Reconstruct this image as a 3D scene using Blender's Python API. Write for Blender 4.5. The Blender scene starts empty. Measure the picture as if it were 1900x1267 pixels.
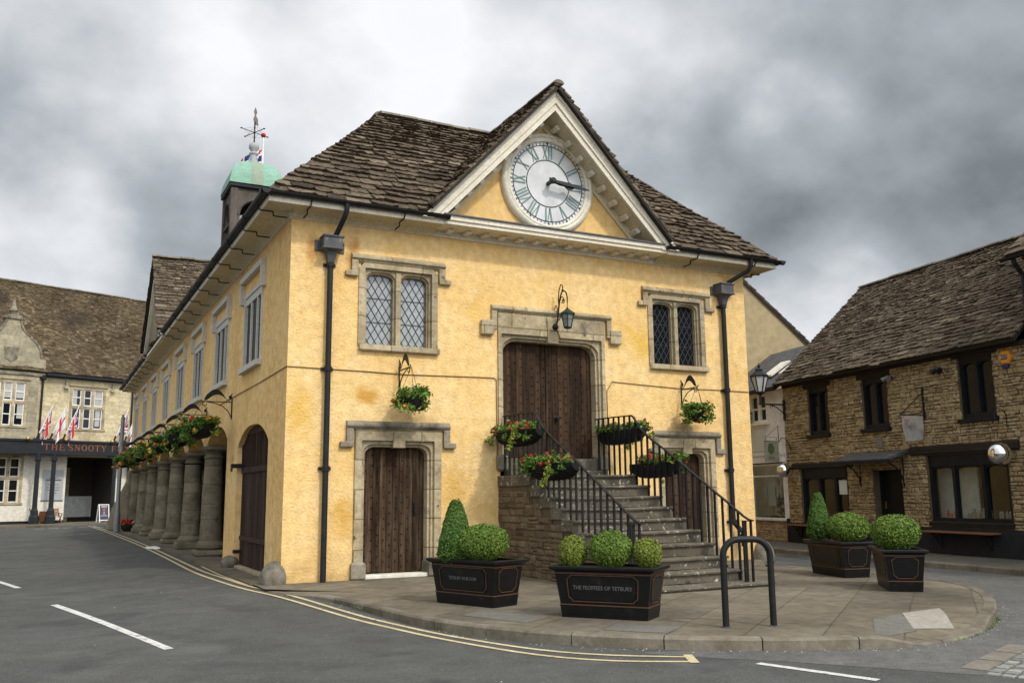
import bpy, bmesh, math, random
from mathutils import Vector, Matrix
R = math.radians
PI = math.pi
sc = bpy.context.scene
COL = sc.collection

# ------------------------------------------------------------------ camera, sky, sun, exposure
CAM_LOC = Vector((-4.06, -17.44, 1.60))
yaw, pitch, roll, FPX = R(62.874), R(9.514), R(-0.551), 1688.53
fw = Vector((math.cos(yaw)*math.cos(pitch), math.sin(yaw)*math.cos(pitch), math.sin(pitch)))
rt = Vector((math.sin(yaw), -math.cos(yaw), 0))
up = rt.cross(fw)
r2 = rt*math.cos(roll)+up*math.sin(roll)
u2 = -rt*math.sin(roll)+up*math.cos(roll)
cam = bpy.data.objects.new("camera", bpy.data.cameras.new("camera"))
COL.objects.link(cam)
M = Matrix((r2, u2, -fw)).transposed().to_4x4()
M.translation = CAM_LOC
cam.matrix_world = M
cam.data.sensor_width = 36
cam.data.lens = 36*FPX/1900
cam.data.clip_end = 3000
sc.camera = cam

sc.view_settings.view_transform = 'Standard'
sc.view_settings.look = 'None'
sc.view_settings.exposure = 0.22
sc.view_settings.gamma = 1

SUN = Vector((0.19, -0.80, 0.80)).normalized()
w = bpy.data.worlds.new("World")
sc.world = w
w.use_nodes = True
nt = w.node_tree
nt.nodes.clear()
def wn(t, **k):
    n = nt.nodes.new(t)
    for a, b in k.items(): setattr(n, a, b)
    return n
def wl(a, b): nt.links.new(a, b)
def wmath(op, a, b=None, clamp=False):
    n = wn('ShaderNodeMath', operation=op, use_clamp=clamp)
    for i, v in enumerate((a, b)):
        if v is None: continue
        if isinstance(v, (int, float)): n.inputs[i].default_value = v
        else: wl(v, n.inputs[i])
    return n.outputs[0]
sky = wn('ShaderNodeTexSky', sky_type='NISHITA', sun_disc=False)
sky.sun_elevation = math.asin(SUN.z)
sky.sun_rotation = math.atan2(SUN.x, SUN.y)
tc = wn('ShaderNodeTexCoord')
dirv = wn('ShaderNodeVectorMath', operation='NORMALIZE')
wl(tc.outputs['Generated'], dirv.inputs[0])
D = dirv.outputs[0]
sep = wn('ShaderNodeSeparateXYZ'); wl(D, sep.inputs[0])
den = wmath('ADD', wmath('MAXIMUM', sep.outputs[2], 0.0), 0.62)
cmb = wn('ShaderNodeCombineXYZ')
wl(wmath('DIVIDE', sep.outputs[0], den), cmb.inputs[0])
wl(wmath('DIVIDE', sep.outputs[1], den), cmb.inputs[1])
n1 = wn('ShaderNodeTexNoise'); n1.inputs['Scale'].default_value = 3.1; n1.inputs['Detail'].default_value = 9
n1.inputs['Roughness'].default_value = .52; n1.inputs['Distortion'].default_value = .1
wl(cmb.outputs[0], n1.inputs['Vector'])
n2 = wn('ShaderNodeTexNoise'); n2.inputs['Scale'].default_value = 8.5; n2.inputs['Detail'].default_value = 9
wl(cmb.outputs[0], n2.inputs['Vector'])
val = wmath('ADD', wmath('MULTIPLY', wmath('SUBTRACT', n1.outputs[0], .5), 1.1), wmath('MULTIPLY', wmath('SUBTRACT', n2.outputs[0], .5), .62))
def pdir(x, y): return (fw + r2*((x-950)/FPX) - u2*((y-633.5)/FPX)).normalized()
# broad bright and dark cloud banks of the sky dome: (azimuth, elevation) directions, half width, gain
for (x, y, wd, g) in ((590, 100, 12, .36), (930, 40, 11, .14), (260, 170, 9, .06), (120, 50, 11, .06), (250, 330, 12, -.13), (60, 430, 7, .16),
                      (1740, 290, 16, -.34), (1330, 330, 9, -.10), (1480, 235, 5, .22), (1540, 590, 7, .30), (1250, 60, 10, .04), (1780, 60, 9, -.08),
                      (150, 480, 6, .10), (380, 370, 7, -.08)):
    v = pdir(x, y)
    dt = wn('ShaderNodeVectorMath', operation='DOT_PRODUCT'); wl(D, dt.inputs[0]); dt.inputs[1].default_value = v
    mr = wn('ShaderNodeMapRange', interpolation_type='SMOOTHERSTEP')
    mr.inputs[1].default_value = math.cos(R(wd)); mr.inputs[2].default_value = 1; mr.inputs[3].default_value = 0; mr.inputs[4].default_value = g
    wl(dt.outputs['Value'], mr.inputs[0])
    val = wmath('ADD', val, mr.outputs[0])
val = wmath('ADD', val, .525)
rp = wn('ShaderNodeValToRGB'); wl(val, rp.inputs[0])
els = rp.color_ramp.elements
els[0].position = .0; els[0].color = (.17, .19, .205, 1)
els[1].position = .92; els[1].color = (.86, .86, .89, 1)
e = els.new(.42); e.color = (.385, .415, .445, 1)
e = els.new(.66); e.color = (.62, .64, .665, 1)
# cloud lit from the sun's side: brighter towards the hidden sun
dt = wn('ShaderNodeVectorMath', operation='DOT_PRODUCT'); wl(D, dt.inputs[0]); dt.inputs[1].default_value = SUN
glow = wmath('ADD', wmath('MULTIPLY', wmath('POWER', wmath('MAXIMUM', wmath('ADD', wmath('MULTIPLY', dt.outputs['Value'], .75), .05), 0.0), 2.0), 48.0), 10.0)
vm = wn('ShaderNodeVectorMath', operation='SCALE'); wl(rp.outputs[0], vm.inputs[0]); wl(glow, vm.inputs['Scale'])
mx = wn('ShaderNodeMix', data_type='RGBA')
mrb = wn('ShaderNodeMapRange'); mrb.inputs[1].default_value = .86; mrb.inputs[2].default_value = 1.05; mrb.inputs[3].default_value = .97; mrb.inputs[4].default_value = .94
wl(val, mrb.inputs[0]); wl(mrb.outputs[0], mx.inputs[0])
wl(sky.outputs[0], mx.inputs[6]); wl(vm.outputs[0], mx.inputs[7])
bg = wn('ShaderNodeBackground'); bg.inputs[1].default_value = .1
wl(mx.outputs[2], bg.inputs[0])
ow = wn('ShaderNodeOutputWorld'); wl(bg.outputs[0], ow.inputs[0])

sl = bpy.data.lights.new("sun", 'SUN')
sl.energy = 1.6; sl.angle = R(4.0); sl.color = (1, .945, .85)
so = bpy.data.objects.new("sun", sl); COL.objects.link(so)
so.rotation_euler = SUN.to_track_quat('Z', 'Y').to_euler()
so.location = (0, -30, 40)

# ------------------------------------------------------------------ materials
MATS = {}
def mat(name, cols, scale=3.0, rough=.85, bump=0., bscale=None, bdist=.02, detail=5, metal=0., island=0., stretch=(1, 1, 1), speck=None, spec=.3, mode='noise', coat=0, dist=0., mortar=None, jscale=(1, 1, 1), islandramp=None, emis=None):
    """procedural principled material; cols = colour or list of colours spread over a noise (or a cell pattern)"""
    m = bpy.data.materials.new(name); m.use_nodes = True
    t = m.node_tree; N = t.nodes; L = t.links
    b = N['Principled BSDF']
    b.inputs['Roughness'].default_value = rough; b.inputs['Metallic'].default_value = metal
    b.inputs['Specular IOR Level'].default_value = spec
    if coat: b.inputs['Coat Weight'].default_value = coat
    if not isinstance(cols[0], (tuple, list)): cols = [cols]
    tcn = N.new('ShaderNodeTexCoord'); mp = N.new('ShaderNodeMapping'); mp.inputs['Scale'].default_value = stretch
    L.new(tcn.outputs['Object'], mp.inputs[0])
    vec = mp.outputs[0]
    def noise(sca, det=detail, d=0.):
        n = N.new('ShaderNodeTexNoise'); n.inputs['Scale'].default_value = sca; n.inputs['Detail'].default_value = det; n.inputs['Distortion'].default_value = d
        n.inputs['Roughness'].default_value = .6
        L.new(vec, n.inputs['Vector']); return n
    def ramp(cc, src, lo=.3, hi=.7):
        r = N.new('ShaderNodeValToRGB'); e = r.color_ramp.elements
        e[0].position = lo; e[0].color = (*cc[0], 1); e[1].position = hi; e[1].color = (*cc[-1], 1)
        for i, c in enumerate(cc[1:-1]):
            x = e.new(lo+(hi-lo)*(i+1)/(len(cc)-1)); x.color = (*c, 1)
        L.new(src, r.inputs[0]); return r.outputs[0]
    def mul(a, bq, f=1.0, bt='MULTIPLY'):
        x = N.new('ShaderNodeMix'); x.data_type = 'RGBA'; x.blend_type = bt; x.inputs[0].default_value = f
        L.new(a, x.inputs[6])
        if isinstance(bq, tuple): x.inputs[7].default_value = (*bq, 1)
        else: L.new(bq, x.inputs[7])
        return x.outputs[2]
    height = None
    if mode == 'rubble':
        wv = noise(2.2, 3)
        ad = N.new('ShaderNodeMix'); ad.data_type = 'VECTOR'; ad.inputs[0].default_value = .11
        L.new(vec, ad.inputs[4]); L.new(wv.outputs['Color'], ad.inputs[5])
        m2 = N.new('ShaderNodeMapping'); m2.inputs['Scale'].default_value = jscale; L.new(ad.outputs[1], m2.inputs[0])
        v1 = N.new('ShaderNodeTexVoronoi'); v1.inputs['Scale'].default_value = 1; v1.inputs['Randomness'].default_value = .72; L.new(m2.outputs[0], v1.inputs['Vector'])
        v2 = N.new('ShaderNodeTexVoronoi'); v2.feature = 'DISTANCE_TO_EDGE'; v2.inputs['Scale'].default_value = 1; v2.inputs['Randomness'].default_value = .72; L.new(m2.outputs[0], v2.inputs['Vector'])
        sp = N.new('ShaderNodeSeparateColor'); L.new(v1.outputs['Color'], sp.inputs[0])
        col = ramp(cols, sp.outputs[0], .05, .95)
        nn = noise(scale*3); col = mul(col, ramp([(.62,)*3, (1.3,)*3], nn.outputs[0]), 1.0)
        jr = N.new('ShaderNodeMapRange'); jr.inputs[1].default_value = .0; jr.inputs[2].default_value = .085; L.new(v2.outputs['Distance'], jr.inputs[0])
        x = N.new('ShaderNodeMix'); x.data_type = 'RGBA'; L.new(jr.outputs[0], x.inputs[0]); x.inputs[6].default_value = (*(mortar or (.05, .04, .03)), 1); L.new(col, x.inputs[7])
        col = x.outputs[2]
        hh = N.new('ShaderNodeMath'); hh.operation = 'MULTIPLY_ADD'; L.new(nn.outputs[0], hh.inputs[0]); hh.inputs[1].default_value = .35; L.new(jr.outputs[0], hh.inputs[2])
        height = hh.outputs[0]
    elif mode in ('brick', 'flag'):
        m2 = N.new('ShaderNodeMapping')
        if mode == 'brick':  m2.inputs['Rotation'].default_value = (R(90), 0, 0)
        else: m2.inputs['Rotation'].default_value = (0, 0, jscale[2])
        wv = noise(1.3, 2)
        ad = N.new('ShaderNodeMix'); ad.data_type = 'VECTOR'; ad.inputs[0].default_value = .03
        L.new(vec, ad.inputs[4]); L.new(wv.outputs['Color'], ad.inputs[5])
        L.new(ad.outputs[1], m2.inputs[0])
        br = N.new('ShaderNodeTexBrick'); L.new(m2.outputs[0], br.inputs['Vector'])
        br.inputs['Scale'].default_value = 1; br.inputs['Brick Width'].default_value = jscale[0]; br.inputs['Row Height'].default_value = jscale[1]
        br.inputs['Mortar Size'].default_value = .012; br.inputs['Mortar Smooth'].default_value = .15
        br.inputs['Color1'].default_value = (.8, .8, .8, 1); br.inputs['Color2'].default_value = (1.12, 1.1, 1.05, 1)
        mo = mortar or (.55, .55, .55); br.inputs['Mortar'].default_value = (*mo, 1)
        nn = noise(scale); col = ramp(cols, nn.outputs[0])
        n9 = noise(scale*9); col = mul(col, ramp([(.75,)*3, (1.2,)*3], n9.outputs[0]))
        col = mul(col, br.outputs['Color'])
        hh = N.new('ShaderNodeMath'); hh.operation = 'MULTIPLY_ADD'; L.new(n9.outputs[0], hh.inputs[0]); hh.inputs[1].default_value = .5
        iv = N.new('ShaderNodeMath'); iv.operation = 'SUBTRACT'; iv.inputs[0].default_value = 1; L.new(br.outputs['Fac'], iv.inputs[1]); L.new(iv.outputs[0], hh.inputs[2])
        height = hh.outputs[0]
    elif len(cols) > 1:
        nn = noise(scale, d=dist); col = ramp(cols, nn.outputs[0])
        n9 = noise(scale*7); col = mul(col, ramp([(.78,)*3, (1.2,)*3], n9.outputs[0]), .8)
    else:
        rg = N.new('ShaderNodeRGB'); rg.outputs[0].default_value = (*cols[0], 1); col = rg.outputs[0]
        if scale: nn = noise(scale*4); col = mul(col, ramp([(.8,)*3, (1.18,)*3], nn.outputs[0]))
    if island or islandramp:
        g = N.new('ShaderNodeNewGeometry')
        if islandramp:
            c2 = ramp(islandramp, g.outputs['Random Per Island'], .0, 1.0); col = mul(c2, col)
        else: col = mul(col, ramp([(1-island,)*3, (1+island,)*3], g.outputs['Random Per Island'], 0, 1))
    if speck:   # (colour, scale, threshold, softness) blotches such as lichen
        for (scol, ss, th, sf) in speck:
            n = noise(ss, 4, .4); mr = N.new('ShaderNodeMapRange'); mr.inputs[1].default_value = th; mr.inputs[2].default_value = th+sf; L.new(n.outputs[0], mr.inputs[0])
            x = N.new('ShaderNodeMix'); x.data_type = 'RGBA'; L.new(mr.outputs[0], x.inputs[0]); L.new(col, x.inputs[6]); x.inputs[7].default_value = (*scol, 1); col = x.outputs[2]
    L.new(col, b.inputs['Base Color'])
    if bump:
        bp = N.new('ShaderNodeBump'); bp.inputs['Strength'].default_value = bump; bp.inputs['Distance'].default_value = bdist
        if height is None:
            h = noise(bscale or scale*6, 6, dist); height = h.outputs[0]
        L.new(height, bp.inputs['Height']); L.new(bp.outputs[0], b.inputs['Normal'])
    if emis:
        b.inputs['Emission Color'].default_value = (*emis[0], 1); b.inputs['Emission Strength'].default_value = emis[1]
    MATS[name] = m
    return m

def yellow_render():
    m = mat('yellow_render', [(.80, .505, .185), (.85, .575, .245), (.875, .63, .315)], scale=.8, rough=.95, bump=.9, bscale=19, bdist=.032, dist=.12, spec=.1,
            speck=[((.77, .48, .11), 1.05, .58, .2), ((.60, .38, .13), 1.7, .70, .09), ((.86, .68, .42), 2.1, .66, .08)])
    t = m.node_tree; N = t.nodes; L = t.links
    b = N['Principled BSDF']; src = b.inputs['Base Color'].links[0].from_socket
    g = N.new('ShaderNodeNewGeometry')
    # rusty and damp stains with a place of their own on the plaster: beside the left hopper, above the left door, along the ground and the corner
    for (x, z, rx, rz, c, a) in ((1.28, 6.35, .14, .5, (.47, .19, .05), .9), (.42, 6.45, .12, .4, (.50, .22, .06), .7), (1.62, 3.58, .35, .22, (.58, .30, .05), .9), (1.15, 1.2, .28, .5, (.62, .34, .06), .75),
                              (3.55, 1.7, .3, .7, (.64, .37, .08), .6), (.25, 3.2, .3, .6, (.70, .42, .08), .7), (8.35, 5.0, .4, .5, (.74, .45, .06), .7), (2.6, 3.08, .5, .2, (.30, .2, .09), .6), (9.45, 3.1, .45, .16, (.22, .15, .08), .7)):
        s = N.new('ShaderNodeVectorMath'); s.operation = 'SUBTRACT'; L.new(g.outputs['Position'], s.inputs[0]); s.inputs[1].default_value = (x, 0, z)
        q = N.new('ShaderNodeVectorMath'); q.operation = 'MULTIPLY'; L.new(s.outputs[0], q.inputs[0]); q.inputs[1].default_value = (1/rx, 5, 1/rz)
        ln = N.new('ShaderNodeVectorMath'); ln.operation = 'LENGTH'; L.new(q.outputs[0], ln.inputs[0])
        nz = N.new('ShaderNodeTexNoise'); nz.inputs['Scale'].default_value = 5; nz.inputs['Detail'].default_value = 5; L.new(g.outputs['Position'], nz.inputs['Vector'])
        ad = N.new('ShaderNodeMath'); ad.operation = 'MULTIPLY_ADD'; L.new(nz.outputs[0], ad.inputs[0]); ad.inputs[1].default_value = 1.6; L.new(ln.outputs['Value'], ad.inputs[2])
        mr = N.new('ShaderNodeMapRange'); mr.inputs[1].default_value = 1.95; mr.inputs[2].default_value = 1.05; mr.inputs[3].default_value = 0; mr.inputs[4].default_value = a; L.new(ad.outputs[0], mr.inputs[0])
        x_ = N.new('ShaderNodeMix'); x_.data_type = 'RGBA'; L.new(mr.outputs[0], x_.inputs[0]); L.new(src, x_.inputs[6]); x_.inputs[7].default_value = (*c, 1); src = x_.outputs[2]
    # rain streaks running down the limewash, and patches where the old coat shows through
    mp = N.new('ShaderNodeMapping'); mp.inputs['Scale'].default_value = (5, 5, .35); L.new(g.outputs['Position'], mp.inputs[0])
    nz = N.new('ShaderNodeTexNoise'); nz.inputs['Scale'].default_value = 1.3; nz.inputs['Detail'].default_value = 6; L.new(mp.outputs[0], nz.inputs['Vector'])
    mr = N.new('ShaderNodeMapRange'); mr.inputs[1].default_value = .54; mr.inputs[2].default_value = .74; mr.inputs[3].default_value = 0; mr.inputs[4].default_value = .34; L.new(nz.outputs[0], mr.inputs[0])
    x_ = N.new('ShaderNodeMix'); x_.data_type = 'RGBA'; L.new(mr.outputs[0], x_.inputs[0]); L.new(src, x_.inputs[6]); x_.inputs[7].default_value = (.66, .43, .16, 1); src = x_.outputs[2]
    nz = N.new('ShaderNodeTexNoise'); nz.inputs['Scale'].default_value = 3.3; nz.inputs['Detail'].default_value = 9; nz.inputs['Roughness'].default_value = .7; L.new(g.outputs['Position'], nz.inputs['Vector'])
    mr = N.new('ShaderNodeMapRange'); mr.inputs[1].default_value = .60; mr.inputs[2].default_value = .66; mr.inputs[3].default_value = 0; mr.inputs[4].default_value = .35; L.new(nz.outputs[0], mr.inputs[0])
    x_ = N.new('ShaderNodeMix'); x_.data_type = 'RGBA'; L.new(mr.outputs[0], x_.inputs[0]); L.new(src, x_.inputs[6]); x_.inputs[7].default_value = (.88, .68, .40, 1); src = x_.outputs[2]
    # splash dirt just over the paving
    sx = N.new('ShaderNodeSeparateXYZ'); L.new(g.outputs['Position'], sx.inputs[0])
    nz = N.new('ShaderNodeTexNoise'); nz.inputs['Scale'].default_value = 2.5; nz.inputs['Detail'].default_value = 6; L.new(g.outputs['Position'], nz.inputs['Vector'])
    ad = N.new('ShaderNodeMath'); ad.operation = 'MULTIPLY_ADD'; L.new(nz.outputs[0], ad.inputs[0]); ad.inputs[1].default_value = 1.1; L.new(sx.outputs[2], ad.inputs[2])
    mr = N.new('ShaderNodeMapRange'); mr.inputs[1].default_value = 1.15; mr.inputs[2].default_value = .35; mr.inputs[3].default_value = 0; mr.inputs[4].default_value = .65; L.new(ad.outputs[0], mr.inputs[0])
    x_ = N.new('ShaderNodeMix'); x_.data_type = 'RGBA'; L.new(mr.outputs[0], x_.inputs[0]); L.new(src, x_.inputs[6]); x_.inputs[7].default_value = (.42, .27, .10, 1); src = x_.outputs[2]
    L.new(src, b.inputs['Base Color'])
yellow_render()
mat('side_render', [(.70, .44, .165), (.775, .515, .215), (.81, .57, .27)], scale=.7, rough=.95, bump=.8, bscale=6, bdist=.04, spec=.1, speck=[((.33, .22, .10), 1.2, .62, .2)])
mat('tympanum_plaster', [(.72, .45, .16), (.78, .535, .235)], scale=.9, rough=.9, bump=.12, bscale=9, spec=.15, speck=[((.79, .50, .12), 1.3, .56, .15)])
mat('dressed_stone', [(.30, .235, .14), (.435, .355, .228), (.52, .44, .30)], scale=1.6, rough=.92, bump=.45, bscale=14, spec=.12, mode='brick', jscale=(1.35, .56, 0), mortar=(.50, .46, .40), speck=[((.13, .11, .08), 2.6, .585, .14), ((.09, .08, .06), 7, .65, .06), ((.50, .46, .36), 5, .68, .05)])
mat('weathered_stone', [(.09, .08, .06), (.22, .19, .14), (.33, .29, .22)], scale=2.2, rough=.95, bump=.5, bscale=14, spec=.1, speck=[((.05, .045, .04), 4, .6, .1), ((.42, .39, .32), 9, .66, .05)])
mat('column_stone', [(.105, .087, .057), (.18, .152, .102), (.24, .205, .142)], scale=1.5, rough=.95, bump=.4, bscale=10, spec=.1, speck=[((.055, .047, .034), 2, .6, .15)], island=.16)
mat('roof_slate', [(.62, .58, .52), (1.0, .98, .95), (1.25, 1.2, 1.1)], scale=9, rough=.95, bump=.8, bscale=22, bdist=.03, spec=.12,
    islandramp=[(.050, .037, .027), (.115, .088, .061), (.078, .059, .043), (.155, .122, .087), (.092, .068, .049), (.21, .17, .125)], speck=[((.26, .23, .16), 15, .63, .05), ((.035, .033, .022), 6, .58, .08), ((.20, .12, .055), 9, .70, .04)])
mat('far_slate', [(.62, .58, .52), (1.0, .98, .95), (1.25, 1.2, 1.1)], scale=.35, rough=.95, bump=.3, bscale=20, spec=.1,
    islandramp=[(.05, .037, .022), (.10, .075, .046), (.075, .056, .034), (.135, .103, .064), (.09, .066, .04), (.19, .15, .10)], speck=[((.055, .04, .03), .22, .55, .14)])
mat('roof_underlay', (.03, .025, .02), scale=2)
mat('ridge_stone', [(.13, .11, .08), (.24, .21, .16)], scale=3, bump=.4, speck=[((.40, .37, .28), 7, .6, .08)])
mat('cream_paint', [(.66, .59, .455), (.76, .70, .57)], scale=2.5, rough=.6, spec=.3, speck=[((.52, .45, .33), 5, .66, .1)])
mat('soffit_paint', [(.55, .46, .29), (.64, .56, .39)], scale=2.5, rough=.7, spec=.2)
mat('white_paint', [(.76, .75, .71), (.82, .81, .78)], scale=3, rough=.5)
mat('grey_frame_paint', [(.50, .48, .42), (.58, .56, .49)], scale=3, rough=.6)
mat('black_iron', [(.006, .006, .007), (.014, .0135, .014)], scale=9, rough=.5, spec=.28, bump=.06, bscale=40)
mat('downpipe_iron', [(.009, .010, .012), (.019, .021, .024)], scale=6, rough=.55, spec=.25)
mat('lead_grey', [(.055, .056, .06), (.115, .115, .12)], scale=4, rough=.6, spec=.3, speck=[((.19, .185, .18), 6, .6, .1)])
mat('clock_rim_paint', [(.66, .60, .47), (.74, .69, .57)], scale=2, rough=.45)
mat('clock_dial', (.62, .62, .615), scale=.6, rough=.35)
mat('clock_black', (.02, .022, .022), scale=5, rough=.4)
mat('clock_green', (.17, .25, .225), scale=5, rough=.45)
mat('oak_plank', [(.020, .0115, .0065), (.050, .028, .0155), (.085, .052, .029)], scale=1.6, rough=.85, bump=.4, bscale=9, stretch=(9, 9, .8), island=.4, spec=.15, speck=[((.020, .013, .010), 1.2, .58, .2)])
mat('grey_oak_plank', [(.026, .0145, .008), (.062, .038, .022), (.12, .085, .056)], scale=1.6, rough=.9, bump=.4, bscale=9, stretch=(9, 9, .8), island=.35, spec=.1, speck=[((.025, .016, .011), 1.2, .58, .22)])
mat('dark_plank', [(.022, .012, .009), (.043, .024, .017), (.065, .04, .027)], scale=1.5, rough=.8, bump=.3, bscale=9, stretch=(9, 9, .8), island=.3, spec=.15)
mat('rubble_wall', [(.19, .14, .08), (.33, .26, .15), (.27, .205, .115), (.42, .34, .21), (.24, .17, .095), (.37, .285, .165)], scale=3, rough=.95, bump=1.0, bdist=.05, spec=.1, mode='rubble', jscale=(3.3, 3.3, 7.4), mortar=(.075, .056, .034))
mat('stair_wall', [(.10, .075, .05), (.15, .115, .075), (.12, .09, .06), (.20, .16, .11)], scale=3, rough=.95, bump=.9, bdist=.04, spec=.1, mode='rubble', jscale=(2.9, 2.9, 8.0), mortar=(.10, .08, .055))
mat('stair_stone', [(.085, .072, .052), (.13, .112, .082), (.17, .148, .11)], scale=2.2, rough=.95, bump=.4, bscale=16, spec=.1, speck=[((.045, .042, .034), 3, .6, .15), ((.48, .46, .41), 13, .63, .02), ((.40, .38, .33), 6.5, .665, .02)])
mat('pub_ashlar', [(.50, .415, .25), (.585, .495, .32), (.65, .565, .385)], scale=.7, rough=.95, bump=.4, spec=.1, mode='brick', jscale=(.75, .30, 0), mortar=(.82, .8, .76))
mat('pub_gable_stone', [(.31, .27, .185), (.41, .365, .265)], scale=.6, rough=.95, bump=.4, spec=.1, mode='brick', jscale=(.8, .32, 0), mortar=(.8, .78, .74), speck=[((.16, .14, .11), .7, .6, .2)])
mat('cream_wall', [(.70, .645, .53), (.79, .745, .64)], scale=1, rough=.8, spec=.2)
mat('gable_plaster', [(.34, .265, .145), (.40, .315, .185)], scale=.5, rough=.9, bump=.15, spec=.1, speck=[((.29, .225, .125), .8, .6, .2)])
mat('white_wall', [(.66, .64, .63), (.74, .72, .71)], scale=1, rough=.85, bump=.2, bscale=5)
mat('shop_black', [(.014, .015, .019), (.024, .025, .030)], scale=3, rough=.6, spec=.2)
mat('shop_frame', [(.007, .008, .010), (.014, .015, .018)], scale=5, rough=.5, spec=.2)
mat('pub_blue', [(.016, .018, .021), (.026, .029, .033)], scale=4, rough=.5, spec=.2)
mat('pub_letter', (.24, .085, .042), scale=0, rough=.5)
mat('brown_beam', [(.014, .010, .007), (.035, .025, .018)], scale=2, rough=.9, stretch=(1, 1, 6), bump=.4)
mat('asphalt', [(.072, .071, .065), (.085, .084, .077), (.10, .098, .09)], scale=.35, rough=.93, bump=.5, bscale=70, bdist=.012, spec=.2, speck=[((.165, .16, .15), 42, .61, .05), ((.04, .04, .038), 30, .60, .06), ((.15, .145, .135), 16, .67, .03), ((.060, .059, .056), .9, .55, .14), ((.115, .112, .105), .45, .60, .12)])
mat('asphalt_old', [(.100, .095, .087), (.12, .114, .104), (.14, .133, .122)], scale=.8, rough=.93, bump=.5, bscale=60, bdist=.012, spec=.2, speck=[((.23, .22, .20), 40, .61, .05), ((.06, .058, .054), 28, .60, .06)])
mat('paving', [(.112, .094, .068), (.158, .134, .099), (.20, .174, .132)], scale=.55, rough=.93, bump=.35, bdist=.012, spec=.15, mode='flag', jscale=(1.25, .8, R(-38)), mortar=(.66, .64, .61), speck=[((.075, .062, .045), .9, .58, .2), ((.20, .19, .165), 1.6, .66, .1), ((.30, .28, .24), 14, .70, .03)])
mat('far_paving', [(.11, .10, .085), (.15, .137, .117)], scale=.5, rough=.93, bump=.3, bdist=.012, spec=.15, mode='flag', jscale=(1.1, .75, R(-8)), mortar=(.7, .7, .7))  # greyer, more even flags for the pavement before the right-hand shops
mat('kerb_stone', [(.115, .095, .068), (.175, .15, .112), (.225, .20, .155)], scale=1.6, rough=.95, bump=.4, bscale=20, spec=.1, island=.16, speck=[((.10, .095, .06), 3, .6, .15)])
mat('pale_slab', [(.27, .245, .20), (.34, .31, .26)], scale=2, rough=.9, bump=.2)
mat('grey_slab', [(.115, .107, .088), (.165, .155, .13)], scale=2, rough=.9, bump=.2)
mat('sett_stone', [(.20, .20, .175), (.30, .295, .26)], scale=3, rough=.9, bump=.5, island=.3)
mat('tan_stone', [(.165, .14, .112), (.205, .178, .145)], scale=3, rough=.9, bump=.3)
mat('yellow_line', [(.46, .37, .185), (.60, .51, .31)], scale=3, rough=.85, bump=.3, bscale=30, speck=[((.22, .20, .15), 9, .60, .08), ((.12, .115, .10), 20, .66, .05)])
mat('white_line', [(.52, .50, .46), (.66, .64, .60)], scale=3, rough=.85, bump=.3, bscale=30, speck=[((.20, .195, .18), 10, .58, .08), ((.10, .10, .095), 26, .62, .05)])
mat('planter_black', [(.004, .004, .0045), (.008, .0078, .008)], scale=7, rough=.38, spec=.28, speck=[((.022, .020, .018), 4, .62, .12), ((.03, .027, .022), 17, .70, .03)])
mat('copper_line', (.10, .048, .022), scale=6, rough=.5)
mat('letter_grey', (.13, .125, .12), scale=0, rough=.5)
mat('soil', [(.03, .02, .013), (.07, .05, .032)], scale=12, rough=1, bump=1, bscale=30)
mat('box_leaf', [(.085, .155, .020), (.135, .215, .032)], scale=3, rough=.6, spec=.3, islandramp=[(.50, .60, .4), (1, 1, .9), (1.5, 1.3, 1.1), (.8, .9, .75), (1.1, 1.05, .9), (.62, .72, .5), (1.75, 1.05, 1.2)], speck=[((.16, .115, .03), 7, .69, .05)])
mat('box_leaf_yellow', [(.125, .175, .022), (.18, .22, .035)], scale=3, rough=.6, spec=.3, islandramp=[(.50, .60, .4), (1, 1, .9), (1.5, 1.3, 1.1), (.8, .9, .75), (1.1, 1.05, .9), (.62, .72, .5), (1.75, 1.05, 1.2)], speck=[((.16, .115, .03), 7, .69, .05)])
mat('cone_leaf', [(.055, .125, .022), (.095, .18, .035)], scale=3, rough=.6, spec=.3, islandramp=[(.50, .60, .4), (1, 1, .9), (1.5, 1.3, 1.1), (.8, .9, .75), (1.1, 1.05, .9), (.62, .72, .5), (1.75, 1.05, 1.2)], speck=[((.16, .115, .03), 7, .69, .05)])
mat('leaf_core', (.012, .022, .006), scale=8, rough=1)
mat('basket_leaf', [(.055, .12, .018), (.11, .19, .03)], scale=5, rough=.55, spec=.3, islandramp=[(.55, .6, .5), (1, 1, 1), (1.6, 1.5, 1.0), (.8, .9, .8)])
mat('lime_leaf', [(.17, .22, .025), (.26, .30, .05)], scale=5, rough=.55, islandramp=[(.7, .7, .6), (1.2, 1.2, 1)])
mat('red_flower', (.52, .018, .02), scale=8, rough=.6, island=.3)
mat('orange_flower', (.85, .24, .035), scale=8, rough=.6, island=.25)
mat('yellow_flower', (.82, .50, .07), scale=8, rough=.6, island=.2)
mat('basket_liner', (.012, .012, .010), scale=8, rough=.95, bump=.5)
mat('bark', (.06, .04, .025), scale=8)
mat('copper_green', [(.17, .33, .24), (.24, .41, .31)], scale=1.3, rough=.6, spec=.3, speck=[((.20, .36, .26), 1.5, .6, .15), ((.33, .33, .22), 2.5, .66, .1)])
mat('copper_stain', [(.22, .30, .22), (.30, .33, .23)], scale=2, rough=.7)
mat('cupola_wood', [(.06, .046, .038), (.13, .108, .09)], scale=2, rough=.85, stretch=(1, 1, .3))
mat('finial_white', (.36, .36, .365), scale=3, rough=.6)
mat('pale_glass', [(.27, .29, .29), (.38, .40, .40)], scale=2.2, rough=.12, spec=.6)
mat('dark_glass', (.008, .010, .012), scale=0, rough=.06, spec=.35)
mat('cable_brown', (.20, .125, .05), scale=0, rough=.8)
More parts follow.
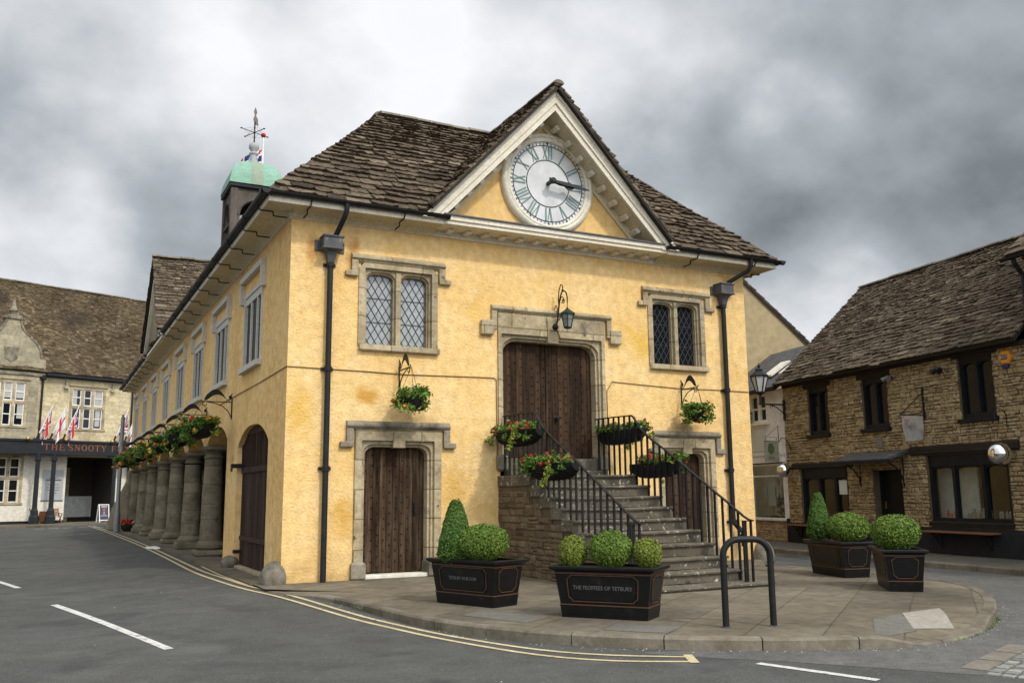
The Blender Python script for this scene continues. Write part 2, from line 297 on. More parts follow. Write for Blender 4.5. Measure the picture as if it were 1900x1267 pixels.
mat('rubble_stone', [(.7, .68, .64), (1.0, .98, .95), (1.2, 1.16, 1.1)], scale=4, rough=.95, bump=.9, bscale=14, bdist=.03, spec=.1, islandramp=[(.25, .185, .10), (.36, .28, .16), (.31, .235, .13), (.41, .325, .20), (.28, .205, .112), (.38, .30, .175), (.34, .27, .17)], speck=[((.12, .095, .06), 3.5, .63, .1)])
mat('rubble_mortar', [(.085, .063, .036), (.135, .102, .06)], scale=4, rough=1, bump=.6)
mat('stair_rubble', [(.7, .68, .64), (1.0, .98, .95), (1.2, 1.16, 1.1)], scale=4, rough=.95, bump=.9, bscale=14, bdist=.03, spec=.1, islandramp=[(.105, .08, .052), (.17, .13, .085), (.135, .105, .07), (.21, .165, .11), (.12, .092, .06)], speck=[((.30, .26, .19), 7, .66, .06)])
mat('litter_chip', (.42, .39, .32), scale=0, rough=.9, island=.5)
mat('side_glass', (.012, .014, .015), scale=0, rough=.3, spec=.08)
mat('lead_came', (.055, .06, .065), scale=0, rough=.6)
mat('curtain', (.42, .41, .38), scale=2, rough=.9)
mat('lantern_glass', [(.16, .19, .15), (.24, .27, .22)], scale=6, rough=.2, spec=.5)
mat('lantern_green', (.010, .030, .026), scale=6, rough=.45)
mat('street_glass', (.55, .56, .56), scale=0, rough=.15)
mat('mirror_ball', (.85, .85, .86), scale=0, rough=.04, metal=1.)
mat('bench_wood', (.20, .085, .038), scale=3, rough=.6, stretch=(.3, 4, 4))
mat('chair_wood', (.25, .115, .055), scale=4, rough=.6)
mat('flag_red', (.50, .03, .03), scale=0, rough=.8)
mat('flag_white', (.68, .68, .70), scale=0, rough=.8)
mat('flag_blue', (.02, .03, .13), scale=0, rough=.8)
mat('galvanised', [(.16, .165, .16), (.24, .24, .235)], scale=4, rough=.5, metal=.3)
mat('brass', (.55, .36, .10), scale=4, rough=.3, metal=.8)
mat('board_grey', (.055, .055, .075), scale=0, rough=.6)
mat('chalk_white', (.55, .55, .58), scale=0, rough=.8)
mat('chalk_red', (.40, .10, .10), scale=0, rough=.8)
mat('sign_beige', (.30, .28, .20), scale=2, rough=.7)
mat('sign_green', (.09, .12, .05), scale=0, rough=.7)
mat('sign_pale', [(.34, .30, .26), (.44, .40, .36)], scale=2.5, rough=.7, speck=[((.13, .11, .10), 1.6, .52, .14)])
mat('sign_red', (.45, .03, .05), scale=0, rough=.6)
mat('alarm_orange', (.72, .26, .02), scale=0, rough=.4)
mat('alarm_blue', (.02, .03, .12), scale=0, rough=.4)
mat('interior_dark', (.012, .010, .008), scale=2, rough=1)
mat('interior_brown', (.045, .037, .028), scale=2, rough=1)
mat('interior_white', (.55, .57, .54), scale=1, rough=.9)
mat('notice_grey', (.42, .43, .43), scale=0, rough=.6)
mat('letter_dark', (.10, .10, .11), scale=0, rough=.6)
mat('paper', (.62, .66, .66), scale=0, rough=.7)
mat('jar_glass', (.25, .24, .20), scale=0, rough=.2, spec=.6)
mat('cloth_pale', (.42, .46, .44), scale=4, rough=.9)
mat('boulder', [(.10, .088, .066), (.185, .165, .128), (.25, .23, .185)], scale=4, rough=.95, bump=.7, bscale=14, spec=.1)
def thin_glass():
    m = bpy.data.materials.new('shop_glass'); m.use_nodes = True; t = m.node_tree; t.nodes.clear()
    o = t.nodes.new('ShaderNodeOutputMaterial'); x = t.nodes.new('ShaderNodeMixShader'); a = t.nodes.new('ShaderNodeBsdfTransparent'); g = t.nodes.new('ShaderNodeBsdfGlossy')
    a.inputs[0].default_value = (.82, .86, .84, 1); g.inputs['Roughness'].default_value = .03; x.inputs[0].default_value = .10
    t.links.new(a.outputs[0], x.inputs[1]); t.links.new(g.outputs[0], x.inputs[2]); t.links.new(x.outputs[0], o.inputs[0])
    MATS['shop_glass'] = m
thin_glass()

# ------------------------------------------------------------------ mesh builder and scene helpers
class MB:
    def __init__(s): s.v = []; s.f = []; s.m = []; s.k = 0
    def add(s, vs, fs):
        o = len(s.v); s.v += [tuple(p) for p in vs]
        for f in fs: s.f.append([i+o for i in f]); s.m.append(s.k)
        return s
    def box(s, x0, x1, y0, y1, z0, z1):
        return s.add([(x0, y0, z0), (x1, y0, z0), (x1, y1, z0), (x0, y1, z0), (x0, y0, z1), (x1, y0, z1), (x1, y1, z1), (x0, y1, z1)],
                     [(0, 3, 2, 1), (4, 5, 6, 7), (0, 1, 5, 4), (1, 2, 6, 5), (2, 3, 7, 6), (3, 0, 4, 7)])
    def bbox(s, x0, x1, y0, y1, z0, z1, b=.01):
        """box with chamfered vertical and horizontal edges (rings)"""
        rings = []
        for z, i in ((z0, b), (z0+b, 0), (z1-b, 0), (z1, b)):
            rings.append([(x0+i+b*0, y0+i, z), (x1-i, y0+i, z), (x1-i, y1-i, z), (x0+i, y1-i, z)])
        return s.loft(rings)
    def loft(s, rings, cap=True, closed=True):
        n = len(rings[0]); vs = [p for r in rings for p in r]; fs = []
        for a in range(len(rings)-1):
            for i in range(n if closed else n-1):
                j = (i+1) % n; fs.append((a*n+i, a*n+j, (a+1)*n+j, (a+1)*n+i))
        if cap: fs.append(tuple(range(n-1, -1, -1))); fs.append(tuple((len(rings)-1)*n+i for i in range(n)))
        return s.add(vs, fs)
    def quad(s, *p): return s.add(p, [tuple(range(len(p)))])
    def prism(s, poly, vec):
        vec = Vector(vec); a = [Vector(p) for p in poly]; b = [p+vec for p in a]
        return s.loft([a, b])
    def bar(s, a, b, w, h=None, upv=(0, 0, 1)):
        a = Vector(a); b = Vector(b); h = h or w; d = (b-a).normalized(); u = Vector(upv)
        if abs(d.dot(u)) > .95: u = Vector((1, 0, 0)) if abs(d.x) < .9 else Vector((0, 1, 0))
        x = d.cross(u).normalized()*w/2; y = x.cross(d).normalized()*h/2
        return s.loft([[a-x-y, a+x-y, a+x+y, a-x+y], [b-x-y, b+x-y, b+x+y, b-x+y]])
    def tube(s, pts, r, n=8):
        pts = [Vector(p) for p in pts]; rings = []; rr = r if isinstance(r, (list, tuple)) else [r]*len(pts)
        u = None
        for i, p in enumerate(pts):
            d = (pts[min(i+1, len(pts)-1)]-pts[max(i-1, 0)]).normalized()
            if u is None: u = Vector((0, 0, 1)) if abs(d.z) < .9 else Vector((1, 0, 0))
            x = d.cross(u)
            if x.length < 1e-4: x = d.cross(Vector((0, 1, 0)))
            x.normalize(); y = x.cross(d).normalized(); u = y
            rings.append([p+x*math.cos(2*PI*k/n)*rr[i]+y*math.sin(2*PI*k/n)*rr[i] for k in range(n)])
        return s.loft(rings)
    def lathe(s, prof, c=(0, 0, 0), n=16, rot=0., axis='z', sq=(1, 1)):
        c = Vector(c); rings = []
        for r, z in prof:
            ring = []
            for k in range(n):
                a = 2*PI*k/n+rot; x, y = r*math.cos(a)*sq[0], r*math.sin(a)*sq[1]
                p = Vector((x, y, z)) if axis == 'z' else (Vector((x, -z, y)) if axis == 'y' else Vector((z, x, y)))
                ring.append(c+p)
            rings.append(ring)
        return s.loft(rings)
    def ball(s, c, r, n=12, sq=(1, 1, 1)):
        m = n//2
        pr = [(max(math.sin(PI*i/m), .001), -math.cos(PI*i/m)) for i in range(m+1)]
        c = Vector(c)
        return s.loft([[c+Vector((q*math.cos(2*PI*k/n)*r*sq[0], q*math.sin(2*PI*k/n)*r*sq[1], z*r*sq[2])) for k in range(n)] for q, z in pr])
    def xf(s, mtx, a=0):
        s.v[a:] = [tuple(mtx @ Vector(p)) for p in s.v[a:]]; return s
    def mesh(s, name, mats, smooth=False):
        me = bpy.data.meshes.new(name); me.from_pydata(s.v, [], s.f)
        for q in (mats if isinstance(mats, (list, tuple)) else [mats]): me.materials.append(MATS[q])
        if any(s.m): me.polygons.foreach_set('material_index', s.m)
        if smooth:
            me.polygons.foreach_set('use_smooth', [True]*len(me.polygons))
            try: me.set_sharp_from_angle(angle=R(smooth if smooth > 1 else 40))
            except Exception: pass
        me.update(); return me
def link(name, me):
    o = bpy.data.objects.new(name, me); COL.objects.link(o); return o
def tag(o, label, cat, group=None, kind=None):
    o['label'] = label; o['category'] = cat
    if group: o['group'] = group
    if kind: o['kind'] = kind
    return o
def thing(name, label, cat, loc=(0, 0, 0), rz=0., group=None):
    o = bpy.data.objects.new(name, None); COL.objects.link(o)
    o.empty_display_size = .2
    o.location = loc; o.rotation_euler = (0, 0, rz)
    return tag(o, label, cat, group)
def rootmat(o):
    m = Matrix.Translation(o.location) @ o.rotation_euler.to_matrix().to_4x4()
    return (rootmat(o.parent) @ m) if o.parent else m
def part(name, mb, mats, parent, smooth=False, world=False, label=None):
    """link a mesh as a child; geometry is local to the parent unless world=True"""
    if world: mb.xf(rootmat(parent).inverted())
    o = link(name, mb.mesh(name, mats, smooth)); o.parent = parent
    if label: o['label'] = label
    return o
def single(name, mb, mats, label, cat, loc=(0, 0, 0), rz=0., group=None, smooth=False):
    o = link(name, mb.mesh(name, mats, smooth)); o.location = loc; o.rotation_euler = (0, 0, rz)
    return tag(o, label, cat, group)
def struct(name, mb, mats, smooth=False, kind='structure'):
    o = link(name, mb.mesh(name, mats, smooth)); o['kind'] = kind; return o
def copy_tree(o, parent=None):
    c = o.copy(); COL.objects.link(c)
    if parent: c.parent = parent
    for ch in [x for x in bpy.data.objects if x.parent == o]: copy_tree(ch, c)
    return c
def dup(o, loc, rz, label, group=None):
    c = copy_tree(o); c.location = loc; c.rotation_euler = (0, 0, rz); c['label'] = label
    if group: c['group'] = group
    return c
def text_mb(txt, size, mtx, depth=.004, xscale=1.0):
    """flat lettering turned into mesh; mtx carries the local XY text plane into place"""
    cu = bpy.data.curves.new('lettering', 'FONT'); cu.body = txt; cu.size = size; cu.align_x = 'CENTER'; cu.align_y = 'CENTER'; cu.extrude = depth
    cu.resolution_u = 2
    o = bpy.data.objects.new('lettering', cu); COL.objects.link(o)
    bpy.context.view_layer.update()
    me = bpy.data.meshes.new_from_object(o.evaluated_get(bpy.context.evaluated_depsgraph_get()))
    mb = MB(); mb.add([mtx @ Vector((v.co.x*xscale, v.co.y, v.co.z)) for v in me.vertices], [tuple(p.vertices) for p in me.polygons])
    bpy.data.objects.remove(o); bpy.data.curves.remove(cu); bpy.data.meshes.remove(me)
    return mb
def plane_mtx(o, x, y):
    x = Vector(x).normalized(); y = Vector(y).normalized(); z = x.cross(y)
    m = Matrix((x, y, z)).transposed().to_4x4(); m.translation = Vector(o); return m

rnd = random.Random(7)
def slates(mb, O, U, V, poly, e0=.30, e1=.16, w0=.42, w1=.24, th=.045, seed=1, rough=1.0, fine=False):
    """courses of thick, uneven stone slates over the convex roof outline poly (u along the eave, v up the slope)"""
    q = random.Random(seed); O = Vector(O); U = Vector(U).normalized(); V = Vector(V).normalized(); N = U.cross(V).normalized()
    if N.z < 0: N = -N
    def ext(v):
        xs = []
        for i in range(len(poly)):
            (a, b), (c, d) = poly[i], poly[(i+1) % len(poly)]
            if abs(d-b) < 1e-9:
                if abs(v-b) < 1e-6: xs += [a, c]
            elif min(b, d)-1e-9 <= v <= max(b, d)+1e-9: xs.append(a+(c-a)*(v-b)/(d-b))
        return (min(xs), max(xs)) if xs else None
    vmax = max(p[1] for p in poly); v = min(p[1] for p in poly); v0 = v
    sag = [q.uniform(-.5, .5) for _ in range(6)]
    while v < vmax-.02:
        t = (v-v0)/max(vmax-v0, .01); ex = (e0+(e1-e0)*t)*q.uniform(.92, 1.08); wd = w0+(w1-w0)*t
        ea = ext(min(v+.001, vmax)); eb = ext(min(v+ex, vmax-.001))
        if not ea or not eb: break
        u = ea[0]-q.uniform(0, wd*.3)
        while u < ea[1]:
            ww = wd*q.uniform(.6, 1.45)
            u1 = min(u+ww, ea[1]+q.uniform(-.02, .03))
            if ea[1]-u1 < wd*.25: u1 = ea[1]+q.uniform(-.01, .03)
            ua = max(u, ea[0]-q.uniform(-.01, .03))
            def cl(x): return min(max(x, eb[0]-.02), eb[1]+.02)
            if u1-ua > .03:
                hb = th*q.uniform(.7, 1.5)*rough; j = q.uniform(-.02, .025)*rough; j2 = j+q.uniform(-.02, .02)*rough
                top = min(v+ex*1.25, vmax+.02)
                wob = .03*sum(sag[k]*math.sin((k+1)*.55*u+k) for k in range(6))*rough
                g = .006
                if fine:
                    ns_ = 4; lo = []; lb = []
                    for s_ in range(ns_+1):
                        fu = s_/ns_; cut = .035*rough*(1 if s_ in (0, ns_) else 0)*q.random()
                        jv = j+(j2-j)*fu+q.uniform(-.012, .012)*rough+cut
                        uu = ua+g+(u1-ua-2*g)*fu
                        lo.append(O+U*uu+V*(v+jv)+N*(hb*q.uniform(.75, 1.2)+wob)); lb.append(O+U*uu+V*(v+jv+.03)+N*(-.015+wob))
                    t1, t2 = O+U*(cl(u1)-g)+V*top+N*(.012+wob), O+U*(cl(ua)+g)+V*top+N*(.012+wob)
                    b1, b2 = O+U*(cl(u1)-g)+V*top-N*.02, O+U*(cl(ua)+g)+V*top-N*.02
                    P5 = lo+lb+[t1, t2, b1, b2]; k0 = ns_+1; T1, T2, B1, B2 = 2*k0, 2*k0+1, 2*k0+2, 2*k0+3
                    mb.add(P5, [tuple(range(k0))+(T1, T2)]+[(k0+s_, k0+s_+1, s_+1, s_) for s_ in range(ns_)]+[(2*k0-1, B1, T1, ns_), (B2, k0, 0, T2)])
                    u = u1
                    if u >= ea[1]-.02: break
                    continue
                p = [O+U*(ua+g)+V*(v+j)+N*(hb+wob), O+U*(u1-g)+V*(v+j2)+N*(hb*q.uniform(.8, 1.2)+wob), O+U*(cl(u1)-g)+V*top+N*(.012+wob), O+U*(cl(ua)+g)+V*top+N*(.012+wob),
                     O+U*(ua+g)+V*(v+j+.03)+N*(-.02+wob), O+U*(u1-g)+V*(v+j2+.03)+N*(-.02+wob), O+U*(cl(u1)-g)+V*top-N*.02, O+U*(cl(ua)+g)+V*top-N*.02]
                mb.add(p, [(0, 1, 2, 3), (4, 5, 1, 0), (5, 6, 2, 1), (7, 4, 0, 3)])
            u = u1
            if u >= ea[1]-.02: break
        v += ex
    return mb
def underlay(mb, O, U, V, poly, off=-.03, th=.08):
    O = Vector(O); U = Vector(U).normalized(); V = Vector(V).normalized(); N = U.cross(V).normalized()
    if N.z < 0: N = -N
    mb.prism([O+U*a+V*b+N*off for a, b in poly], -N*th)
    return mb
def arch_path(x0, x1, z0, zt, rx, rz, n=7):
    """left jamb foot, up, over a flat depressed arch, down to the right jamb foot"""
    L = [(x0, z0)]
    L += [(x0+rx-rx*math.cos(PI/2*i/n), zt-rz+rz*math.sin(PI/2*i/n)) for i in range(n+1)]
    Rr = [(x1-rx+rx*math.sin(PI/2*i/n), zt-rz+rz*math.cos(PI/2*i/n)) for i in range(n+1)]
    return L+Rr+[(x1, z0)]
def outer_path(ox0, ox1, oz1, x0, x1, z0, zt, rx, rz, n=7):
    P = [(ox0, z0)]
    for i in range(n+1):
        a = i/n
        P.append((ox0, zt-rz+(oz1-zt+rz)*min(1, a*2)) if a <= .5 else (ox0+(x0+rx-ox0)*(a-.5)*2, oz1))
    for i in range(n+1):
        a = i/n
        P.append((x1-rx+(ox1-x1+rx)*min(1, a*2), oz1) if a <= .5 else (ox1, oz1+(zt-rz-oz1)*(a-.5)*2))
    return P+[(ox1, z0)]
def arch_frame(mb, o, i, z0, y, dep, rx, rz, n=7):
    """o=(x0,x1,ztop) outer, i=(x0,x1,ztop) opening; face at y, thickness dep towards +y"""
    ip = arch_path(i[0], i[1], z0, i[2], rx, rz, n); op = outer_path(o[0], o[1], o[2], i[0], i[1], z0, i[2], rx, rz, n)
    k = len(ip); vs = [(a, y, b) for a, b in op]+[(a, y, b) for a, b in ip]+[(a, y+dep, b) for a, b in ip]+[(a, y+dep, b) for a, b in op]
    fs = []
    for a in range(k-1):
        fs += [(a, a+1, k+a+1, k+a), (k+a, k+a+1, 2*k+a+1, 2*k+a), (3*k+a, 3*k+a+1, a+1, a)]
    fs += [(0, k, 2*k, 3*k), (k-1, 4*k-1, 3*k-1, 2*k-1)]
    return mb.add(vs, fs)
def hood(mb, x0, x1, zt, drop, th=.14, proj=.13, stop=.16, kind=0):
    """label mould: a bar with a sloped top, two returns and stops"""
    def seg(xa, xb, za, zb): mb.prism([(xa, -.003, zb), (xa, -proj*.35, zb), (xa, -proj, zb-th*.4), (xa, -proj, zb-th*.62), (xa, -proj*.45, za), (xa, -.003, za)], (xb-xa, 0, 0))
    seg(x0, x1, zt-th, zt)
    for s, x in ((-1, x0), (1, x1)):
        xa, xb = (x, x+th*.8) if s < 0 else (x-th*.8, x)
        mb.bbox(xa, xb, -proj*.75, -.003, zt-drop, zt-th*.9, .015)
        if kind: mb.bbox(min(x, x+s*.26)-(.04 if s > 0 else 0), max(x, x+s*.26)+(.04 if s < 0 else 0), -proj*1.0, -.004, zt-drop-.14, zt-drop+.2, .03)
        else: mb.bbox(min(xa, xa+s*stop*.8), max(xb, xb+s*stop*.8), -proj*.9, -.004, zt-drop-.09, zt-drop+.03, .02)
    return mb
def wall_holes(mb, x0, x1, z0, z1, holes, y=0., dep=.35):
    xs = sorted({x0, x1, *[h[0] for h in holes], *[h[1] for h in holes]}); zs = sorted({z0, z1, *[h[2] for h in holes], *[h[3] for h in holes]})
    for a, b in zip(xs, xs[1:]):
        for c, d in zip(zs, zs[1:]):
            mx_, mz = (a+b)/2, (c+d)/2
            if any(h[0] < mx_ < h[1] and h[2] < mz < h[3] for h in holes): continue
            mb.quad((a, y, c), (b, y, c), (b, y, d), (a, y, d))
    for (a, b, c, d) in holes:
        for p, q in (((a, c), (a, d)), ((a, d), (b, d)), ((b, d), (b, c)), ((b, c), (a, c))):
            mb.quad((p[0], y, p[1]), (q[0], y, q[1]), (q[0], y+dep, q[1]), (p[0], y+dep, p[1]))
    return mb
def planks(mb, x0, x1, z0, z1, y, n, th=.04, seed=3):
    q = random.Random(seed); w_ = (x1-x0)/n
    for i in range(n):
        o = q.uniform(-.006, .006)
        mb.bbox(x0+i*w_+.004, x0+(i+1)*w_-.004, y+o, y+o+th, z0+q.uniform(0, .02), z1, .006)
    return mb
def studs(mb, x0, x1, z0, z1, y, nx, nz, r=.013):
    for i in range(nx):
        for j in range(nz):
            x = x0+(x1-x0)*(i+.5)/nx; z = z0+(z1-z0)*(j+.5+(.25 if i % 2 else -.25))/nz
            mb.lathe([(r, 0), (r*.8, r*.6), (.001, r*.9)], (x, y, z), 6, axis='y')
    return mb
def leafball(mb, c, sq, nleaf, size, seed, core=True, shell=.12, fine=None, bumpy=.05):
    """leaf-sized faces scattered through the outer shell of a clipped bush"""
    q = random.Random(seed); c = Vector(c)
    lob = [(Vector((q.gauss(0, 1), q.gauss(0, 1), q.gauss(0, 1))).normalized(), q.uniform(-1, 1)) for _ in range(9)]
    for _ in range(nleaf):
        d = Vector((q.gauss(0, 1), q.gauss(0, 1), q.gauss(0, 1))).normalized()
        k = 1+bumpy*sum(a*max(d.dot(l), 0)**3 for l, a in lob)-shell*q.random()**1.6+.022*q.gauss(0, 1)+(.10*q.random() if q.random() < .018 else 0)
        p = Vector((d.x*sq[0], d.y*sq[1], d.z*sq[2]))*k
        if fine: p = fine(p, d)
        p = c+p
        nrm = (d*.8+Vector((q.gauss(0, 1), q.gauss(0, 1), q.gauss(0, 1)))*.55+Vector((0, 0, .25))).normalized()
        t = nrm.orthogonal().normalized(); t.rotate(Matrix.Rotation(q.uniform(0, 2*PI), 3, nrm)); b = nrm.cross(t)
        s_ = size*q.uniform(.6, 1.3)
        mb.add([p-t*s_*.9, p+b*s_*.5-t*.1*s_, p+t*s_, p-b*s_*.5-t*.1*s_], [(0, 1, 2, 3)])
    return mb

def rubble(mb, O, U, V, w_, h_, skip=None, hmin=.08, hmax=.17, wmin=.14, wmax=.48, proud=.03, seed=1, joint=.010, holes=None):
    """uneven courses of rough stones standing a little proud of the mortar bed"""
    q = random.Random(seed); O = Vector(O); U = Vector(U).normalized(); V = Vector(V).normalized(); N = U.cross(V).normalized()
    v = 0
    while v < h_-.02:
        h = min(q.uniform(hmin, hmax), h_-v)
        if h_-v-h < .04: h = h_-v
        u = -q.uniform(0, wmax*.5)
        while u < w_:
            ww = q.uniform(wmin, wmax)*(1.25 if h > .13 else .9)
            a0, a1 = max(u, 0), min(u+ww, w_); b0, b1 = v, v+h
            u += ww
            if q.random() < .18 and h > .11: cells = [(a0, a1, b0, b0+h*.5), (a0, a1, b0+h*.5, b1)]
            else: cells = [(a0, a1, b0+q.uniform(-.012, .012), b1+q.uniform(-.012, .012))]
            if holes:
                for (p_, q_, r_, s_) in holes:
                    nc = []
                    for (x0, x1, z0, z1) in cells:
                        if x1 <= p_ or x0 >= q_ or z1 <= r_ or z0 >= s_: nc.append((x0, x1, z0, z1)); continue
                        if x0 < p_: nc.append((x0, p_, z0, z1))
                        if x1 > q_: nc.append((q_, x1, z0, z1))
                        xa, xb = max(x0, p_), min(x1, q_)
                        if z0 < r_: nc.append((xa, xb, z0, r_))
                        if z1 > s_: nc.append((xa, xb, s_, z1))
                    cells = nc
            for (x0, x1, z0, z1) in cells:
                z0 = max(z0, 0); z1 = min(z1, h_)
                if x1-x0 < .05 or z1-z0 < .03: continue
                if skip and skip(x0, x1, z0, z1): continue
                g = joint*q.uniform(.5, 1.6); p = proud*q.uniform(.3, 1.2); j = min(.03, (z1-z0)*.22)
                base = [(x0+g, z0+g), ((x0+x1)/2+q.uniform(-.3, .3)*(x1-x0), z0+g-q.uniform(0, .006)), (x1-g, z0+g), (x1-g, z1-g), ((x0+x1)/2+q.uniform(-.3, .3)*(x1-x0), z1-g+q.uniform(0, .006)), (x0+g, z1-g)]
                base = [(x+q.uniform(-j, j)*.7*(1 if i not in (1, 4) else .3), z+q.uniform(-j, j)*.6) for i, (x, z) in enumerate(base)]
                cx_, cz_ = sum(x for x, z in base)/6, sum(z for x, z in base)/6
                f0 = [O+U*x+V*z-N*.02 for x, z in base]; e_ = min(.02, (z1-z0)*.18)
                f1 = [O+U*x+V*z+N*p*.6 for x, z in base]
                f2 = [O+U*(cx_+(x-cx_)*(1-e_*2/(x1-x0)))+V*(cz_+(z-cz_)*(1-2.2*e_/(z1-z0)))+N*p*q.uniform(.85, 1.2) for x, z in base]
                n = 6; mb.add(f0+f1+f2, [(i, (i+1) % n, n+(i+1) % n, n+i) for i in range(n)]+[(n+i, n+(i+1) % n, 2*n+(i+1) % n, 2*n+i) for i in range(n)]+[tuple(2*n+i for i in range(n))])
        v += h
    return mb
# ------------------------------------------------------------------ ground
def smooth(a, b, x):
    t = min(max((x-a)/(b-a), 0), 1); return t*t*(3-2*t)
def road_z(x, y):
    near = smooth(2.2, -.6, x)*smooth(-6.5, -1.0, y)
    return -.135+.095*near*smooth(-4.5, -1.2, x)+.045*smooth(2, -1, x)*smooth(-8, 4, y)*0
rd = MB()
def grid(xs, ys):
    o = len(rd.v)
    rd.add([(x, y, road_z(x, y)) for y in ys for x in xs], [(j*len(xs)+i, j*len(xs)+i+1, (j+1)*len(xs)+i+1, (j+1)*len(xs)+i) for j in range(len(ys)-1) for i in range(len(xs)-1)])
far = [-900, -300, -120, -60, -40]
grid(far+[-30+i*1.0 for i in range(62)]+[40, 60, 120, 300, 900], far+[-30+i*1.0 for i in range(92)]+[70, 90, 150, 400, 1200])
struct('road', rd, 'asphalt', smooth=True)

def catmull(P, n=8):
    out = []
    for i in range(len(P)-1):
        p0, p1, p2, p3 = P[max(i-1, 0)], P[i], P[i+1], P[min(i+2, len(P)-1)]
        for k in range(n):
            t = k/n
            out.append(tuple(.5*((2*b)+(-a+c)*t+(2*a-5*b+4*c-d)*t*t+(-a+3*b-3*c+d)*t**3) for a, b, c, d in zip(p0, p1, p2, p3)))
    out.append(tuple(P[-1])); return out
def resample(P, step):
    out = [Vector(P[0]).to_2d()]; acc = 0
    last = Vector(P[-1]).to_2d()
    for a, b in zip(P, P[1:]):
        a = Vector(a).to_2d(); b = Vector(b).to_2d(); L = (b-a).length
        while acc+step <= L+1e-9 if False else False: pass
        d = step-acc
        while d <= L:
            out.append(a+(b-a)*d/L); d += step
        acc = L-(d-step)
    if (last-out[-1]).length > .03: out.append(last)
    return out
def offs(P, d):
    out = []
    for i, p in enumerate(P):
        t = (P[min(i+1, len(P)-1)]-P[max(i-1, 0)]).normalized(); out.append(p+Vector((-t.y, t.x))*d)
    return out
K = [(-.40, -.75), (-.33, -1.3), (.04, -2.1), (.26, -3.15), (.41, -4.5), (.55, -5.69), (.80, -6.6), (1.22, -7.5), (1.77, -8.22), (2.4, -8.82), (3.16, -9.35), (4.01, -9.78), (4.8, -9.98), (5.76, -9.90), (6.74, -9.52),
     (8.0, -8.75), (9.2, -7.8), (10.15, -6.75), (10.65, -5.6), (10.82, -4.6), (10.75, -3.4), (10.65, -2.2), (10.8, -1.0), (11.5, -.2)]
kp = resample(catmull(K), .12)
def kz(p):
    d1 = smooth(4.3, 5.0, p.x)*smooth(7.0, 6.3, p.x)*(1 if p.y < -8.5 else 0)
    d0 = smooth(-.2, -1.0, -.0) if False else smooth(-2.6, -.9, p.y)*(1 if p.x < 1 else 0)
    return -.105*d1-.03*d0
inn = offs(kp, .16); ramp_ = offs(kp, 1.0)
kb = MB(); i = 0; q = random.Random(3)
while i < len(kp)-2:
    n = min(i+q.choice((8, 9, 9, 10)), len(kp)-1)
    rings = []
    for k in range(i, n+1):
        a, b = kp[k], inn[k]
        e = .006 if k == n else 0
        t = (kp[min(k+1, len(kp)-1)]-kp[max(k-1, 0)]).normalized()*(-.007 if k == n else (.007 if k == i else 0))
        z = kz(a)
        rings.append([(a.x+t.x, a.y+t.y, -.4), (a.x+t.x, a.y+t.y, z-.025), (a.x*.86+b.x*.14+t.x, a.y*.86+b.y*.14+t.y, z), (b.x+t.x, b.y+t.y, z), (b.x+t.x, b.y+t.y, -.4)])
    kb.loft(rings); i = n
struct('kerb', kb, 'kerb_stone')
pv = MB()
for a in range(len(kp)-1):
    A, B, C_, D_ = inn[a], inn[a+1], ramp_[a+1], ramp_[a]
    pv.quad((A.x, A.y, kz(kp[a])-.006), (B.x, B.y, kz(kp[a+1])-.006), (C_.x, C_.y, -.001), (D_.x, D_.y, -.001))
loop = ramp_[2:-3]
cen = Vector((4.6, -3.0))
core = [(p.x, p.y, -.001) for p in loop]+[(11.9, .6, -.001), (12.0, 36, -.001), (-.40, 36, -.001), (-.40, .2, -.001)]
bm = bmesh.new(); vs = [bm.verts.new(c) for c in core]; f_ = bm.faces.new(vs); bmesh.ops.triangulate(bm, faces=[f_])
bm.verts.ensure_lookup_table()
pv.add([v.co.copy() for v in bm.verts], [tuple(v.index for v in f.verts) for f in bm.faces]); bm.free()
# close the small gaps at both ends of the island and its side along the arcade
pv.quad(*[(x, y, -.0015) for x, y in ((-.45, .35), (-.45, -.78), (1.2, -2.6), (1.2, .35))])
pv.quad(*[(x, y, -.0015) for x, y in ((9.0, .6), (9.2, -2.6), (11.2, -.6), (12.0, .6))])
pv.box(-.47, -.35, .3, 36, -.4, -.003)
pv.box(11.7, 12.02, .2, 36, -.4, -.003)
struct('pavement', pv, 'paving')
from mathutils.bvhtree import BVHTree
PVT = BVHTree.FromPolygons([Vector(p) for p in pv.v], pv.f)
def paved(x, y):
    h = PVT.ray_cast(Vector((x, y, 5)), Vector((0, 0, -1))); return h[0].z if h[0] else 0.0
def laid(mb, q4, dz, n=8):
    A, B, C_, D_ = [Vector(p) for p in q4]
    for i in range(n):
        for j in range(n):
            P_ = []
            for u, v in ((i, j), (i+1, j), (i+1, j+1), (i, j+1)):
                u /= n; v /= n; p = (A*(1-u)+B*u)*(1-v)+(D_*(1-u)+C_*u)*v; P_.append((p.x, p.y, paved(p.x, p.y)+dz))
            mb.quad(*P_)
sl_ = MB(); laid(sl_, ((5.50, -9.42), (6.13, -9.50), (7.05, -8.57), (6.18, -8.68)), .006); struct('pale_paving_slab', sl_, 'pale_slab')
sl_ = MB(); laid(sl_, ((4.62, -9.62), (5.46, -9.50), (6.12, -8.72), (5.42, -8.88)), .005); struct('grey_paving_slab', sl_, 'grey_slab')
sl_ = MB(); laid(sl_, ((2.0, -7.9), (2.5, -8.5), (2.95, -8.2), (2.45, -7.6)), .004); laid(sl_, ((1.1, -5.8), (1.5, -6.9), (2.0, -6.6), (1.6, -5.5)), .004); struct('grey_paving_slab', sl_, 'grey_slab')
